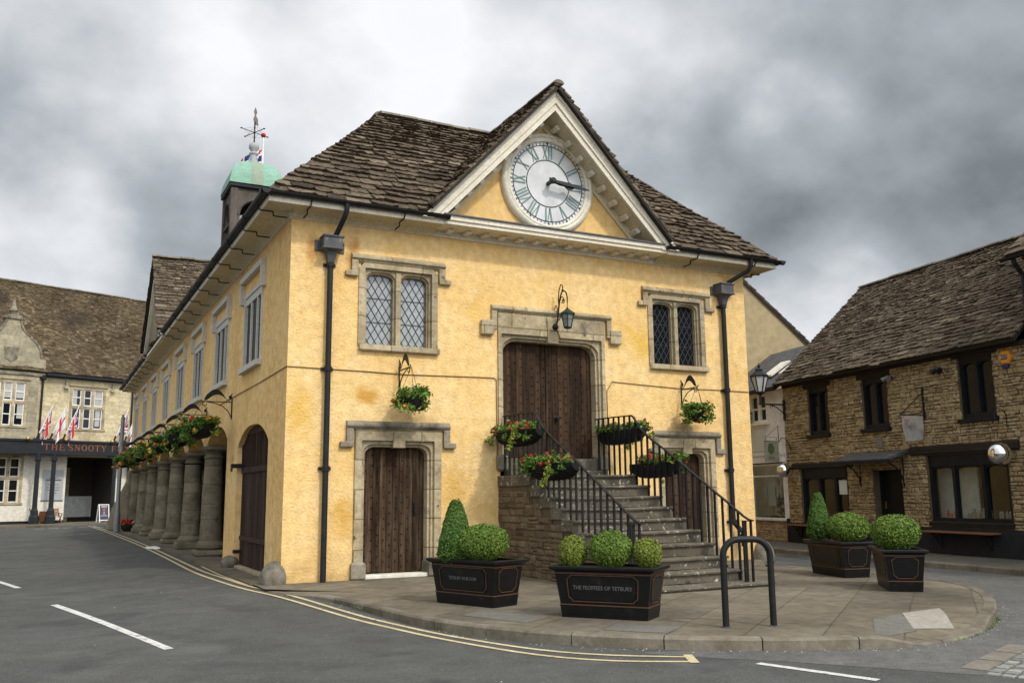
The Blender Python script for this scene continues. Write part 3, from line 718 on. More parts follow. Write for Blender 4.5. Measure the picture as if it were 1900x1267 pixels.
# road markings
def stripe(mb, P, w_, dz=.006, jit=0.):
    P = [Vector(p) for p in P]; q = random.Random(5); L = offs(P, w_/2); Rr = offs(P, -w_/2)
    for a in range(len(P)-1):
        j = [q.uniform(-jit, jit) for _ in range(4)]
        mb.quad(*[(p.x+jj, p.y+jj, road_z(p.x, p.y)+dz) for p, jj in zip((L[a], L[a+1], Rr[a+1], Rr[a]), (0, 0, 0, 0))])
Y1 = [(-1.15, 44), (-.99, 37), (-.78, 26.2), (-.68, 17.2), (-.70, 9.7), (-.72, 4.6), (-.62, 2.4), (-.50, .23), (-.22, -1.5), (.13, -4.2), (.33, -5.3), (.62, -6.7), (1.02, -7.95), (1.5, -8.68), (2.23, -9.26)]
Y2 = [(-1.40, 44), (-1.2, 37), (-1.0, 26.2), (-.88, 17.2), (-.89, 9.7), (-.93, 4.6), (-.84, 2.0), (-.68, -.2), (-.40, -2.0), (-.04, -4.5), (.18, -5.6), (.47, -7.0), (.88, -8.30), (1.38, -9.02), (2.10, -9.50)]
yl = MB(); stripe(yl, resample(catmull(Y1), .3), .075); stripe(yl, resample(catmull(Y2), .3), .075)
stripe(yl, [Vector((2.06, -9.56)), Vector((2.29, -9.14))], .10, .0075)
struct('yellow_line_marking', yl, 'yellow_line')
yl = MB(); stripe(yl, resample([(-.52, 5.9), (-.56, 3.2), (-.50, .55)], .4), .05, .008); struct('pale_edge_marking', yl, 'yellow_line')
wl_ = MB()
for a, b, w_ in (((-3.75, -.25), (-2.62, -5.85), .115), ((-5.2, 7.4), (-4.33, 3.45), .115), ((2.60, -9.90), (2.97, -11.10), .11), ((-6.9, 13.5), (-6.2, 9.8), .11)):
    stripe(wl_, [Vector(a)+(Vector(b)-Vector(a))*k/6 for k in range(7)], w_)
for k in range(7): stripe(wl_, [Vector((-4.3+k*.75, 43.2-.55*k)), Vector((-3.75+k*.75, 42.8-.55*k))], .22)
stripe(wl_, [Vector((-2.3, 31.0)), Vector((-1.3, 30.6))], .12)
struct('white_line_marking', wl_, 'white_line')
# paler worn strip of asphalt beside the kerb and the older surface beyond it
ap = MB()
P1 = resample(catmull([(1.9, -8.75), (2.6, -8.95), (3.4, -9.4), (4.6, -9.85), (6.0, -9.75), (7.0, -9.3), (8.3, -8.5), (9.5, -7.5), (10.3, -6.4), (10.75, -5.0), (10.7, -3.2), (10.6, -1.8)]), .4)
P2 = resample(catmull([(2.35, -9.35), (2.75, -9.75), (3.3, -10.45), (4.0, -11.4), (5.2, -12.6), (7.4, -12.6), (9.5, -11.6), (11.6, -10.2), (12.8, -8.3), (13.4, -6.2), (13.75, -4.6), (14.0, -2.6)]), .4)
n = 24
def at(P, t):
    x = t*(len(P)-1); i = min(int(x), len(P)-2); return P[i]+(P[i+1]-P[i])*(x-i)
for a in range(n):
    A, B, C_, D_ = at(P1, a/n), at(P1, (a+1)/n), at(P2, (a+1)/n), at(P2, a/n)
    ap.quad(*[(p.x, p.y, road_z(p.x, p.y)+.0025) for p in (A, B, C_, D_)])
struct('old_asphalt', ap, 'asphalt_old')
# stone setts let into the road at the lower right
st = MB(); q = random.Random(4)
O = Vector((4.10, -11.10)); U = (Vector((5.75, -10.45))-O).normalized(); V = Vector((U.y, -U.x))
tb = MB()
def pt(a, b, z=.0): p = O+U*a+V*b; return (p.x, p.y, road_z(p.x, p.y)+z)
for k in range(3): tb.loft([[pt(.02+k*.62, 0, -.05), pt(.60+k*.62, 0, -.05), pt(.60+k*.62, .24, -.05), pt(.02+k*.62, .24, -.05)], [pt(.02+k*.62, 0, .012), pt(.60+k*.62, 0, .012), pt(.60+k*.62, .24, .012), pt(.02+k*.62, .24, .012)]])
struct('stone_edging', tb, 'tan_stone')
for a in range(18):
    for b in range(16):
        x, y = a*.135+q.uniform(-.01, .01)-.3, .26+b*.135+q.uniform(-.01, .01); s_ = .062
        if x < -.28: continue
        z = q.uniform(.004, .016)
        st.loft([[pt(x, y, -.05), pt(x+2*s_, y, -.05), pt(x+2*s_, y+2*s_, -.05), pt(x, y+2*s_, -.05)], [pt(x+.012, y+.012, z), pt(x+2*s_-.012, y+.012, z), pt(x+2*s_-.012, y+2*s_-.012, z), pt(x+.012, y+2*s_-.012, z)]])
struct('stone_setts', st, 'sett_stone')
# far pavement in front of the shops on the right
FK = resample(catmull([(13.2, -14), (13.55, -9), (13.87, -5.2), (14.08, -2.75), (14.72, 1.8), (14.97, 3.8), (15.6, 8.5), (16.6, 15), (18.5, 24)]), .12)
fin_ = offs(FK, -.15)
kb = MB(); i = 0; q = random.Random(8)
while i < len(FK)-2:
    n = min(i+q.choice((7, 8, 9)), len(FK)-1); rings = []
    for k in range(i, n+1):
        a, b = FK[k], fin_[k]; t = (FK[min(k+1, len(FK)-1)]-FK[max(k-1, 0)]).normalized()*(-.007 if k == n else (.007 if k == i else 0))
        rings.append([(a.x+t.x, a.y+t.y, -.4), (a.x+t.x, a.y+t.y, -.03), (a.x*.85+b.x*.15+t.x, a.y*.85+b.y*.15+t.y, 0), (b.x+t.x, b.y+t.y, 0), (b.x+t.x, b.y+t.y, -.4)])
    kb.loft(rings); i = n
struct('kerb', kb, 'kerb_stone')
pv = MB(); m_ = fin_[::6]
for a, b in zip(m_, m_[1:]): pv.quad((a.x, a.y, -.004), (a.x+18, a.y-2.6, -.004), (b.x+18, b.y-2.6, -.004), (b.x, b.y, -.004))
struct('pavement', pv, 'far_paving')

# ------------------------------------------------------------------ the market hall
W_, ZW = 11.5, 7.16          # facade width, wall head
hall = thing('market_hall', 'yellow rendered market hall with a big clock in its gable, stone stair and arcaded side', 'market hall')
def P(name, mb, m, parent=hall, smooth=False, label=None): return part(name, mb, m, parent, smooth, False, label)
WINS = ((1.39, 3.11), (8.50, 10.18))
mb = MB()
wall_holes(mb, 0, W_, 0, ZW, [(1.43, 3.07, 4.56, 6.27), (8.54, 10.14, 4.56, 6.27), (4.57, 7.19, 1.98, 5.45), (1.42, 3.15, -.0, 2.86), (8.71, 10.27, 0, 2.84)], 0, .4)
# wobble the big flat faces a little is left to the bump; side and back walls
mb.quad((W_, 0, 0), (W_, 34.6, 0), (W_, 34.6, ZW), (W_, 0, ZW)); mb.quad((0, 34.6, 0), (W_, 34.6, 0), (W_, 34.6, ZW), (0, 34.6, ZW))
P('front_wall', mb, 'yellow_render')
# side wall with garage opening and arcade
mb = MB()
SW = [(2.45+4.1*k, 4.45+4.1*k) for k in range(8)]
zs = 3.02
COLY = [9.6+3.9*k for k in range(7)]
def strip(y0, y1, z0, z1): mb.quad((0, y1, z0), (0, y0, z0), (0, y0, z1), (0, y1, z1))
side_holes = [(a+.08, b-.08, 4.56, 6.3) for a, b in SW]
m3 = MB(); wall_holes(m3, 0, 34.6, 3.62, ZW, side_holes, 0, .22)
m3.xf(Matrix(((0, 1, 0, 0), (1, 0, 0, 0), (0, 0, 1, 0), (0, 0, 0, 1))))
mb.add(m3.v, m3.f)
def arch(y0, y1, zsp, rise, dep=.95, ztop=3.62, n=14):
    pts = []
    for i in range(n+1):
        t = i/n; x = 2*t-1
        pts.append((y0+(y1-y0)*t, zsp+rise*(1-abs(x)**2.6)))
    for a, b in zip(pts, pts[1:]):
        mb.quad((0, b[0], b[1]), (0, a[0], a[1]), (0, a[0], ztop), (0, b[0], ztop))
        mb.quad((0, a[0], a[1]), (0, b[0], b[1]), (dep, b[0], b[1]), (dep, a[0], a[1]))
strip(0, 1.45, 0, 3.62); mb.quad((0, 1.45, 0), (.3, 1.45, 0), (.3, 1.45, 3.2), (0, 1.45, 3.2)); mb.quad((0, 4.75, 0), (.3, 4.75, 0), (.3, 4.75, 3.2), (0, 4.75, 3.2))
arch(1.45, 4.75, 2.75, .42, .3)
strip(4.75, 6.15, 0, 3.62); mb.quad((0, 6.15, 0), (.8, 6.15, 0), (.8, 6.15, 3.2), (0, 6.15, 3.2)); mb.quad((.8, 4.75, 0), (.8, 6.15, 0), (.8, 6.15, 3.2), (.8, 4.75, 3.2))
ends = [6.15]+COLY+[34.5]
for k in range(8):
    arch(ends[k]+(.28 if k else 0), ends[k+1]-.28, 3.02, .40)
    if k: strip(ends[k]-.28, ends[k]+.28, 3.02, 3.62); mb.quad((0, ends[k]-.28, 3.02), (0, ends[k]+.28, 3.02), (.95, ends[k]+.28, 3.02), (.95, ends[k]-.28, 3.02))
P('side_wall', mb, 'side_render')
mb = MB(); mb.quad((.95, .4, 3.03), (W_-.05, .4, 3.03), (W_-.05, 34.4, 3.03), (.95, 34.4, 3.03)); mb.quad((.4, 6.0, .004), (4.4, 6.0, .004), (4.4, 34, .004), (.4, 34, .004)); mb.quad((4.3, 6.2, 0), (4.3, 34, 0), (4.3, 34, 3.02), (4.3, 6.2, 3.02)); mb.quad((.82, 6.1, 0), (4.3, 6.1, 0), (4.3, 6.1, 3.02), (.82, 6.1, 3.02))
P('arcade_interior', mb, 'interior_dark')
mb = MB()
mb.bbox(-.06, .75, 34.05, 35.3, 0, 3.0, .03); mb.prism([(-.06, 34.05, 0), (-.95, 34.3, 0), (-.75, 34.3, 1.0), (-.06, 34.05, 2.6)], (0, .9, 0))
P('end_buttress', mb, 'column_stone')
for k, y in enumerate(COLY):
    mb = MB(); q = random.Random(k)
    cx_ = .25
    mb.bbox(cx_-.44, cx_+.44, y-.44, y+.44, 0, .16+.05*(k % 2), .04)
    mb.lathe([(.36, .17), (.42, .22), (.42, .30), (.36, .35), (.325, .41)], (cx_, y, 0), 20)
    z = .41; r = .315
    while z < 2.62:
        h = min(q.uniform(.34, .62), 2.66-z)
        r1 = .315-.06*((z+h-.41)/2.2)
        mb.lathe([(r-.012, z), (r, z+.015), (r1+.002, z+h-.015), (r1-.012, z+h)], (cx_+q.uniform(-.008, .008), y+q.uniform(-.008, .008), 0), 20); z += h; r = r1
    mb.lathe([(.25, 2.66), (.29, 2.70), (.25, 2.74), (.25, 2.8), (.34, 2.88), (.37, 2.92)], (cx_, y, 0), 20)
    mb.bbox(-.03, .72, y-.40, y+.40, 2.90, 3.02, .02)
    P('column', mb, 'column_stone', smooth=35)
# garage door
gd = MB(); q = random.Random(2)
m3 = MB(); planks(m3, 1.5, 4.7, .06, 2.15, 0, 14, .04, 5); m3.box(1.5, 4.7, -.03, .04, 2.14, 2.26)
for k in range(2): m3.box(1.48+k*1.62, 1.56+k*1.62, -.02, .05, 2.2, 3.0); m3.box(3.06+k*1.6, 3.14+k*1.6, -.025, .05, 2.2, 3.12)
m3.box(1.5, 4.7, -.02, .05, 3.0, 3.18); m3.box(1.5, 4.7, .06, .08, 2.2, 3.15)
for k in range(24): m3.box(1.62+k*.13, 1.66+k*.13, -.01, .03, 2.2, 3.05)
m3.box(1.6, 4.6, -.05, 0, .62, .72)
m3.xf(Matrix(((0, 1, 0, .13), (1, 0, 0, 0), (0, 0, 1, 0), (0, 0, 0, 1)))); gdo = P('garage_door', m3, 'dark_plank')
mb = MB(); mb.box(-.16, .3, 4.55, 4.66, 2.26, 2.36); mb.box(-.16, -.13, 4.55, 4.66, 2.18, 2.26); part('door_stay', mb, 'black_iron', gdo)
mb = MB(); mb.box(-.05, .3, 4.5, 4.62, .32, .40); part('door_stay', mb, 'black_iron', gdo)
mb = MB(); mb.bbox(.0, .34, 1.45, 4.75, -.05, .055, .01); P('threshold', mb, 'dressed_stone')
# side windows
for k, (a, b) in enumerate(SW):
    m3 = MB()
    f_ = .09
    door = (k == 4)
    z0 = 3.95 if door else 4.53
    m3.box(a, a+f_, -.03, .2, z0, 6.33); m3.box(b-f_, b, -.03, .2, z0, 6.33); m3.box(a+f_, b-f_, -.028, .2, 6.23, 6.33); m3.box(a-.05, b+.05, -.12, .2, z0-.10, z0+.02)
    for x in (a+(b-a)/3, a+2*(b-a)/3): m3.box(x-.04, x+.04, .005, .06, z0, 6.24)
    m3.box(a+f_, b-f_, .0, .055, 6.06, 6.235)
    X_ = Matrix(((0, 1, 0, 0), (1, 0, 0, 0), (0, 0, 1, 0), (0, 0, 0, 1)))
    fr = P('side_window', m3.xf(X_), 'grey_frame_paint')
    g = MB(); g.quad((.05, a+.05, z0), (.05, b-.05, z0), (.05, b-.05, 6.28), (.05, a+.05, 6.28)); part('pane', g, 'side_glass', fr)
    hm = MB(); hm.box(a-.22, b+.22, -.12, -.002, 6.62, 6.75); hm.box(a-.22, a-.10, -.11, -.002, 6.22, 6.62); hm.box(b+.10, b+.22, -.11, -.002, 6.22, 6.62); hm.box(a-.28, a-.08, -.10, -.002, 6.13, 6.23); hm.box(b+.08, b+.28, -.10, -.002, 6.13, 6.23)
    part('hood_mould', hm.xf(X_), 'grey_frame_paint', fr)

# front windows
for k, (a, b) in enumerate(WINS):
    mb = MB(); c_ = (a+b)/2
    arch_frame(mb, (a, b, 6.30), (a+.13, b-.13, 6.18), 4.58, -.035, .13, .001, .001, 1)
    for s0, s1 in ((a+.12, c_-.001), (c_+.001, b-.12)):
        arch_frame(mb, (s0, s1, 6.19), (s0+.055, s1-.055, 6.125), 4.585, .045, .17, .22, .13, 6)
        arch_frame(mb, (s0+.02, s1-.02, 6.17), (s0+.085, s1-.085, 6.09), 4.588, .10, .13, .2, .12, 6)
    mb.bbox(c_-.05, c_+.05, .01, .2, 4.58, 6.16, .02)
    fr = P('front_window', mb, 'dressed_stone')
    mb = MB(); mb.bbox(a+.02, b+.03, -.11, .1, 4.47, 4.60, .02); part('sill', mb, 'dressed_stone', fr)
    mb = MB(); hood(mb, a-.16, b+.16, 6.46, .40, .17, .10); part('hood_mould', mb, 'weathered_stone' if k == 9 else 'dressed_stone', fr)
    gm = 'pale_glass' if k == 0 else 'dark_glass'
    for s0, s1 in ((a+.18, c_-.06), (c_+.06, b-.18)):
        g = MB(); g.quad((s0-.02, .2, 4.58), (s1+.02, .2, 4.58), (s1+.02, .2, 6.12), (s0-.02, .2, 6.12)); pn = part('pane', g, gm, fr)
        ld = MB(); dx, dz = .158, .262; sl_p = dz/dx
        for sg in (1, -1):
            for t in range(-14, 26):
                # line z = 4.58 + sg*sl_p*(x-s0) + t*dz
                pts = []
                for x in (s0, s1):
                    pts.append((x, 4.58+sg*sl_p*(x-s0)+t*dz))
                (xa, za), (xb, zb) = pts
                lo, hi = 4.59, 6.08
                if max(za, zb) < lo or min(za, zb) > hi: continue
                def cut(xa, za, xb, zb):
                    P_ = [(xa, za), (xb, zb)]
                    out = []
                    for (x, z), (x2, z2) in ((P_[0], P_[1]), (P_[1], P_[0])):
                        if z < lo: f = (lo-z)/(z2-z); x, z = x+(x2-x)*f, lo
                        elif z > hi: f = (hi-z)/(z2-z); x, z = x+(x2-x)*f, hi
                        out.append((x, z))
                    return out
                (xa, za), (xb, zb) = cut(xa, za, xb, zb)
                if abs(xa-xb) < .01: continue
                ld.bar((xa, .192, za), (xb, .192, zb), .012, .012, (0, 1, 0))
        for z in (5.1, 5.6): ld.bar((s0, .186, z), (s1, .186, z), .010, .010)
        part('lead_lattice', ld, 'lead_came', fr)
    if k == 1:
        pass
mb = MB()
# stone doorcases
def doorcase(name, ox0, ox1, ozt, ix0, ix1, izt, z0, rx, rz, hd, plank, n, ns, kind, seed, key):
    mb = MB()
    arch_frame(mb, (ox0, ox1, ozt), (ix0-.10, ix1+.10, izt+.12), z0, -.045, .14, .02, .02, 2)
    arch_frame(mb, (ix0-.12, ix1+.12, izt+.13), (ix0-.05, ix1+.05, izt+.05), z0+.012, .03, .14, rx, rz, 7)
    arch_frame(mb, (ix0-.08, ix1+.08, izt+.09), (ix0, ix1, izt), z0+.016, .10, .30, rx, rz, 7)
    dc = P(name, mb, 'dressed_stone')
    mb = MB(); hood(mb, hd[0], hd[1], hd[2], hd[3], hd[4], .11, .16, kind); part('hood_mould', mb, 'dressed_stone' if kind else 'weathered_stone', dc)
    mb = MB(); kx = (ix0+ix1)/2; mb.loft([[(kx-.13, -.06, izt-.02), (kx+.13, -.06, izt-.02), (kx+.11, .2, izt-.02), (kx-.11, .2, izt-.02)], [(kx-key, -.085, ozt-.03), (kx+key, -.085, ozt-.03), (kx+key, .2, ozt-.03), (kx-key, .2, ozt-.03)]]); part('keystone', mb, 'dressed_stone', dc)
    for s, (xa, xb) in ((0, (ox0, ix0-.02)), (1, (ix1+.02, ox1))):
        mb = MB(); mb.bbox(xa-.05, xb+.02, -.10, .30, z0-.02, z0+.34, .05); part('jamb_base', mb, 'weathered_stone', dc)
    mb = MB(); planks(mb, ix0-.04, ix1+.04, z0+.08, izt+.06, .30, n, .05, seed); d_ = part('door', mb, plank, dc)
    mb = MB(); studs(mb, ix0+.03, ix1-.03, z0+.15, izt-.1, .298, n, ns, .021); part('studs', mb, 'black_iron', dc)
    return dc
dcC = doorcase('main_doorcase', 4.52, 7.24, 5.50, 4.70, 7.06, 4.92, 2.10, .34, .26, (4.36, 7.42, 5.66, .55, .15), 'oak_plank', 16, 13, 1, 3, .16)
mb = MB(); mb.box(5.855, 5.905, .27, .31, 2.3, 4.95); part('meeting_stile', mb, 'oak_plank', dcC)
mb = MB(); mb.lathe([(.05, 0), (.055, .02), (.02, .03), (.02, .06), (.05, .08), (.045, .11), (.001, .12)], (6.12, .30, 3.27), 12, axis='y'); part('door_knob', mb, 'black_iron', dcC, True)
mb = MB(); mb.bbox(4.62, 7.14, .02, .5, 2.10, 2.36, .02); part('door_sill', mb, 'stair_stone', dcC)
dcL = doorcase('left_doorcase', 1.37, 3.2, 2.90, 1.61, 2.95, 2.56, 0, .22, .16, (1.19, 3.38, 3.06, .44, .17), 'grey_oak_plank', 10, 11, 0, 5, .11)
mb = MB(); mb.box(2.72, 2.76, .22, .3, 1.25, 1.45); mb.box(2.70, 2.78, .27, .3, 1.2, 1.5); part('door_handle', mb, 'black_iron', dcL)
mb = MB(); mb.bbox(1.56, 3.0, -.02, .32, .0, .075, .01); part('door_step', mb, 'cream_wall', dcL)
dcR = doorcase('right_doorcase', 8.66, 10.32, 2.88, 8.9, 10.08, 2.52, 0, .2, .15, (8.52, 10.48, 3.03, .44, .17), 'oak_plank', 9, 11, 0, 6, .11)

# cornice, soffit, gutters of the eaves
mb = MB()
mb.box(-.05, W_+.05, -.045, .0, 7.02, 7.16)                       # bed mould, front
mb.box(-.045, -.001, .002, 34.6, 7.04, 7.16)
cor = P('cornice', mb, 'cream_paint')
mb = MB()
def eave_soffit(x0, x1): mb.box(x0, x1, -.56, .0, 7.16, 7.20)
eave_soffit(-.56, 3.02); eave_soffit(8.72, W_+.56); mb.box(-.56, -.001, .001, 34.9, 7.161, 7.20); mb.box(W_+.001, W_+.56, .001, 20, 7.161, 7.20)
for x0, x1 in ((-.02, 3.02), (8.72, W_+.02)): mb.prism([(x0, -.046, 7.03), (x0, -.10, 7.10), (x0, -.20, 7.15), (x0, -.30, 7.162), (x0, -.046, 7.162)], (x1-x0, 0, 0))
mb.prism([(-.046, .0, 7.05), (-.10, .0, 7.10), (-.20, .0, 7.15), (-.30, .0, 7.163), (-.046, .0, 7.163)], (0, 34.6, 0))
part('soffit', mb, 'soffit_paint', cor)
mb = MB()
for x0, x1 in ((-.585, 3.02), (8.72, W_+.585)): mb.box(x0, x1, -.585, -.561, 7.14, 7.27)
mb.box(-.585, -.561, -.56, 16.3, 7.14, 7.27); mb.box(-.585, -.561, 21.9, 34.9, 7.14, 7.27); mb.box(W_+.561, W_+.585, -.56, 20, 7.14, 7.27)
part('fascia', mb, 'cream_paint', cor)
mb = MB()
for k in range(20):
    x = 3.3+k*.42
    if x > 8.6: break
    mb = MB(); mb.bbox(x-.06, x+.06, -.30, -.06, 7.085, 7.159, .01); part('modillion', mb, 'cream_paint', cor)
def halfgutter(mb, a, b, r=.075):
    a = Vector(a); b = Vector(b); d = (b-a).normalized(); s = d.cross(Vector((0, 0, 1)))
    rings = []
    for p in (a, b):
        out = [p+s*r*math.cos(PI*k/8)-Vector((0, 0, 1))*r*math.sin(PI*k/8) for k in range(9)]
        inn_ = [p+s*(r-.012)*math.cos(PI*k/8)-Vector((0, 0, 1))*(r-.012)*math.sin(PI*k/8) for k in range(8, -1, -1)]
        rings.append(out+inn_)
    mb.loft(rings)
gz = 7.315
for nm, a, b in (('gutter', (-.74, -.66, gz), (3.08, -.66, gz-.01)), ('gutter', (8.68, -.66, gz), (W_+.74, -.66, gz+.005)), ('gutter', (-.665, -.74, gz), (-.665, 16.45, gz+.03)), ('gutter', (-.665, 21.8, gz), (-.665, 34.9, gz)), ('gutter', (W_+.665, -.74, gz), (W_+.665, 14, gz))):
    mb = MB(); halfgutter(mb, a, b)
    A = Vector(a); B = Vector(b); d = (B-A).normalized(); nseg = max(int((B-A).length/1.9), 1)
    for k in range(nseg+1):
        p = A+(B-A)*(k/nseg); mb.loft([[p+d*.03*s+d.cross(Vector((0, 0, 1)))*.087*math.cos(PI*j/8)-Vector((0, 0, .087))*math.sin(PI*j/8) for j in range(9)] for s in (-1, 1)], closed=False)
    gt = P(nm, mb, 'black_iron', smooth=50)
    # zig-zag iron stays fixed to the soffit
    out = Vector((0, 1, 0)) if abs(d.x) > .5 else Vector((1, 0, 0))
    if A.x > 11: out = -out
    n = max(int((B-A).length/1.55), 1)
    for k in range(n):
        p = A+(B-A)*((k+.5)/n)-Vector((0, 0, .085)); b_ = MB()
        p = p+Vector((0, 0, .005)); z1_, z2_ = 7.125-p.z, 7.04-p.z
        pts = [p-out*.03, p+out*.05+Vector((0, 0, z1_)), p+out*.30+Vector((0, 0, z1_)), p+out*.31+Vector((0, 0, z2_)), p+out*.58+Vector((0, 0, z2_))]
        for u_, v_ in zip(pts, pts[1:]): b_.bar(u_, v_, .022, .022)
        part('gutter_stay', b_, 'black_iron', gt)

# pediment
AP = Vector((5.71, -.62, 10.43)); BL = Vector((2.78, -.62, 7.36)); BR = Vector((8.72, -.62, 7.36))
mb = MB(); mb.quad((3.0, .0, ZW), (8.6, .0, ZW), (5.74, .0, 10.3)); ped = P('pediment', mb, 'tympanum_plaster')
mb = MB()
def rake(A, B, y0, y1, o0, o1):
    """band following the rake: offsets o0..o1 below the line A-B, from y0 to y1"""
    d = (B-A).normalized(); n_ = Vector((-d.z, 0, d.x)) if False else Vector((d.z, 0, -d.x))
    if n_.z > 0: n_ = -n_
    def mitre(o):  # keep the apex on the centre line
        a = A+n_*o; t = (5.71-a.x)/d.x; return a+d*t
    def foot(o):
        a = B+n_*o; t = (7.22-a.z)/d.z; return a+d*t
    q = [mitre(o0), foot(o0), foot(o1), mitre(o1)]
    mb.loft([[(p.x, y0, p.z) for p in q], [(p.x, y1, p.z) for p in q]])
for B in (BL, BR):
    rake(AP, B, -.66, -.60, -.05, .09); rake(AP, B, -.625, -.56, .088, .205); rake(AP, B, -.69, -.62, -.10, -.04)
part('raking_cornice', mb, 'cream_paint', ped)
mb = MB()
for B in (BL, BR): rake(AP, B, -.561, -.03, .14, .19)
for B in (BL, BR): rake(AP, B, -.06, -.002, .19, .36)
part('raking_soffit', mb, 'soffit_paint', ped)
mb = MB()
for B, s in ((BL, -1), (BR, 1)):
    d = (B-AP).normalized(); n_ = Vector((d.z, 0, -d.x)); n_ = -n_ if n_.z > 0 else n_
    for k in range(1, 10):
        c = AP+d*(.12+k*.435)+n_*.245
        if c.z < 7.62: continue
        a1, a2 = c-d*.06-n_*.05, c+d*.06-n_*.05; b1, b2 = c-d*.06+n_*.035, c+d*.06+n_*.035
        mb = MB(); mb.loft([[(p.x, -.36, p.z) for p in (a1, a2, b2, b1)], [(p.x, -.07, p.z) for p in (a1, a2, b2, b1)]]); part('modillion', mb, 'cream_paint', ped)
mb = MB(); mb.box(3.03, 8.71, -.585, .0, 7.16, 7.24); mb.box(3.03, 8.71, -.62, -.55, 7.24, 7.335); part('base_cornice', mb, 'cream_paint', ped)
mb = MB(); mb.prism([(3.0, -.66, 7.337), (3.0, -.66, 7.365), (3.0, -.003, 7.50), (3.0, -.003, 7.337)], (5.62, 0, 0)); part('lead_flashing', mb, 'lead_grey', ped)

# roofs in stone slate
rs = MB(); ul = MB()
EY, EZ = -.60, 7.33; SL = 3.43; TP = SL/3.3          # eave, rise over half depth 3.3
Lv = math.hypot(3.3, SL); Vf = Vector((0, 3.3, SL)).normalized()
O = Vector((-.62, EY-.02, EZ-.02))
pl_ = [(0, 0), (3.40, 0), (6.34, Lv), (3.32, Lv)]
slates(rs, O, (1, 0, 0), Vf, pl_, seed=11, e0=.235, e1=.135, w0=.40, w1=.21, th=.056, rough=1.1, fine=True); underlay(ul, O, (1, 0, 0), Vf, pl_)
pr_ = [(9.32, 0), (12.72, 0), (9.42, Lv), (6.34, Lv)]
slates(rs, O, (1, 0, 0), Vf, pr_, seed=12, e0=.235, e1=.135, w0=.40, w1=.21, th=.056, rough=1.1, fine=True); underlay(ul, O, (1, 0, 0), Vf, pr_)
# back of the front range, and the two hip ends
Ob = Vector((12.12, 6.02, EZ-.02)); Vb = Vector((0, -3.3, SL)).normalized(); pb_ = [(0, 0), (12.74, 0), (9.4, Lv), (3.3, Lv)]
slates(rs, Ob, (-1, 0, 0), Vb, pb_, seed=13, e0=.34, e1=.26, w0=.6, w1=.5); underlay(ul, Ob, (-1, 0, 0), Vb, pb_)
# side ranges running back, ridge at x = 2.7 and x = 8.8
for sx, x0 in ((1, -.62), (-1, 12.12)):
    Vs = Vector((sx*3.3, 0, SL)).normalized()
    if sx > 0: Os, Us, po = Vector((x0, 35, EZ-.02)), (0, -1, 0), [(0, 0), (35.62, 0), (32.3, Lv), (0, Lv)]
    else: Os, Us, po = Vector((x0, -.62, EZ-.02)), (0, 1, 0), [(0, 0), (35.62, 0), (35.62, Lv), (3.3, Lv)]
    slates(rs, Os, Us, Vs, po, seed=14+sx, e0=.32, e1=.22, w0=.55, w1=.45); underlay(ul, Os, Us, Vs, po)
    Vi = Vector((-sx*3.3, 0, SL)).normalized(); Oi = Vector((x0+sx*6.62, 4, EZ-.02)); po = [(0, 0), (31, 0), (31, Lv), (0, Lv)]
    slates(rs, Oi if sx > 0 else Oi+Vector((0, 31, 0)), (0, 1, 0) if sx > 0 else (0, -1, 0), Vi, po, seed=18+sx, e0=.4, e1=.4, w0=.8, w1=.8); underlay(ul, Oi if sx > 0 else Oi+Vector((0, 31, 0)), (0, 1, 0) if sx > 0 else (0, -1, 0), Vi, po)
# clock gable: two slopes running back from the pediment to the main roof
for sx in (1, -1):
    dx, dz = 3.06, 3.26; Lg = math.hypot(dx, dz); Vg = Vector((sx*dx, 0, dz)).normalized()
    Og = Vector((5.71-sx*dx, -.80, 7.43)); n_ = 1 if sx > 0 else -1
    if sx > 0: po = [(-.24, 0), (0, 0), (0, Lg), (-3.5, Lg)]; Ug = (0, -1, 0)
    else: po = [(0, 0), (.24, 0), (3.5, Lg), (0, Lg)]; Ug = (0, 1, 0)
    slates(rs, Og, Ug, Vg, po, seed=30+sx, e0=.21, e1=.15, w0=.32, w1=.22, th=.045, rough=1.2, fine=True); underlay(ul, Og, Ug, Vg, po, -.02, .05)
# side gable
for sy in (1, -1):
    dy, dz = 3.1, 3.3; Lg = math.hypot(dy, dz); Vg = Vector((0, sy*dy, dz)).normalized()
    Og = Vector((-.85, 19.1-sy*dy, 7.43)); Ug = (1, 0, 0)
    po = [(0, 0), (.25, 0), (3.5, Lg), (0, Lg)] if sy > 0 else [(-.25, 0), (0, 0), (0, Lg), (-3.5, Lg)]
    slates(rs, Og, Ug if sy > 0 else (-1, 0, 0), Vg, po, seed=40+sy, e0=.22, e1=.15, w0=.36, w1=.24, th=.042, rough=1.0, fine=True); underlay(ul, Og, Ug if sy > 0 else (-1, 0, 0), Vg, po, -.02, .05)
roof = P('roof', rs, 'roof_slate')
part('roof_boarding', ul, 'roof_underlay', roof)
mb = MB(); q = random.Random(6)
def ridge(mb, a, b, r=.13, st=.45):
    a = Vector(a); b = Vector(b); n = max(int((b-a).length/st), 1); d = (b-a).normalized(); s = d.cross(Vector((0, 0, 1))).normalized()
    for k in range(n):
        p0 = a+(b-a)*(k/n)+d*.006; p1 = a+(b-a)*((k+1)/n)-d*.006; o = Vector((0, 0, q.uniform(-.015, .015)))
        mb.loft([[p+o+s*r*math.cos(PI*j/6)*1.1+Vector((0, 0, 1))*(r*.75*math.sin(PI*j/6)-.05) for j in range(7)] for p in (p0, p1)])
ridge(mb, (2.68, 2.7, 10.80), (8.82, 2.7, 10.80)); ridge(mb, (5.71, -.83, 10.76), (5.71, 2.7, 10.78), .12, .4)
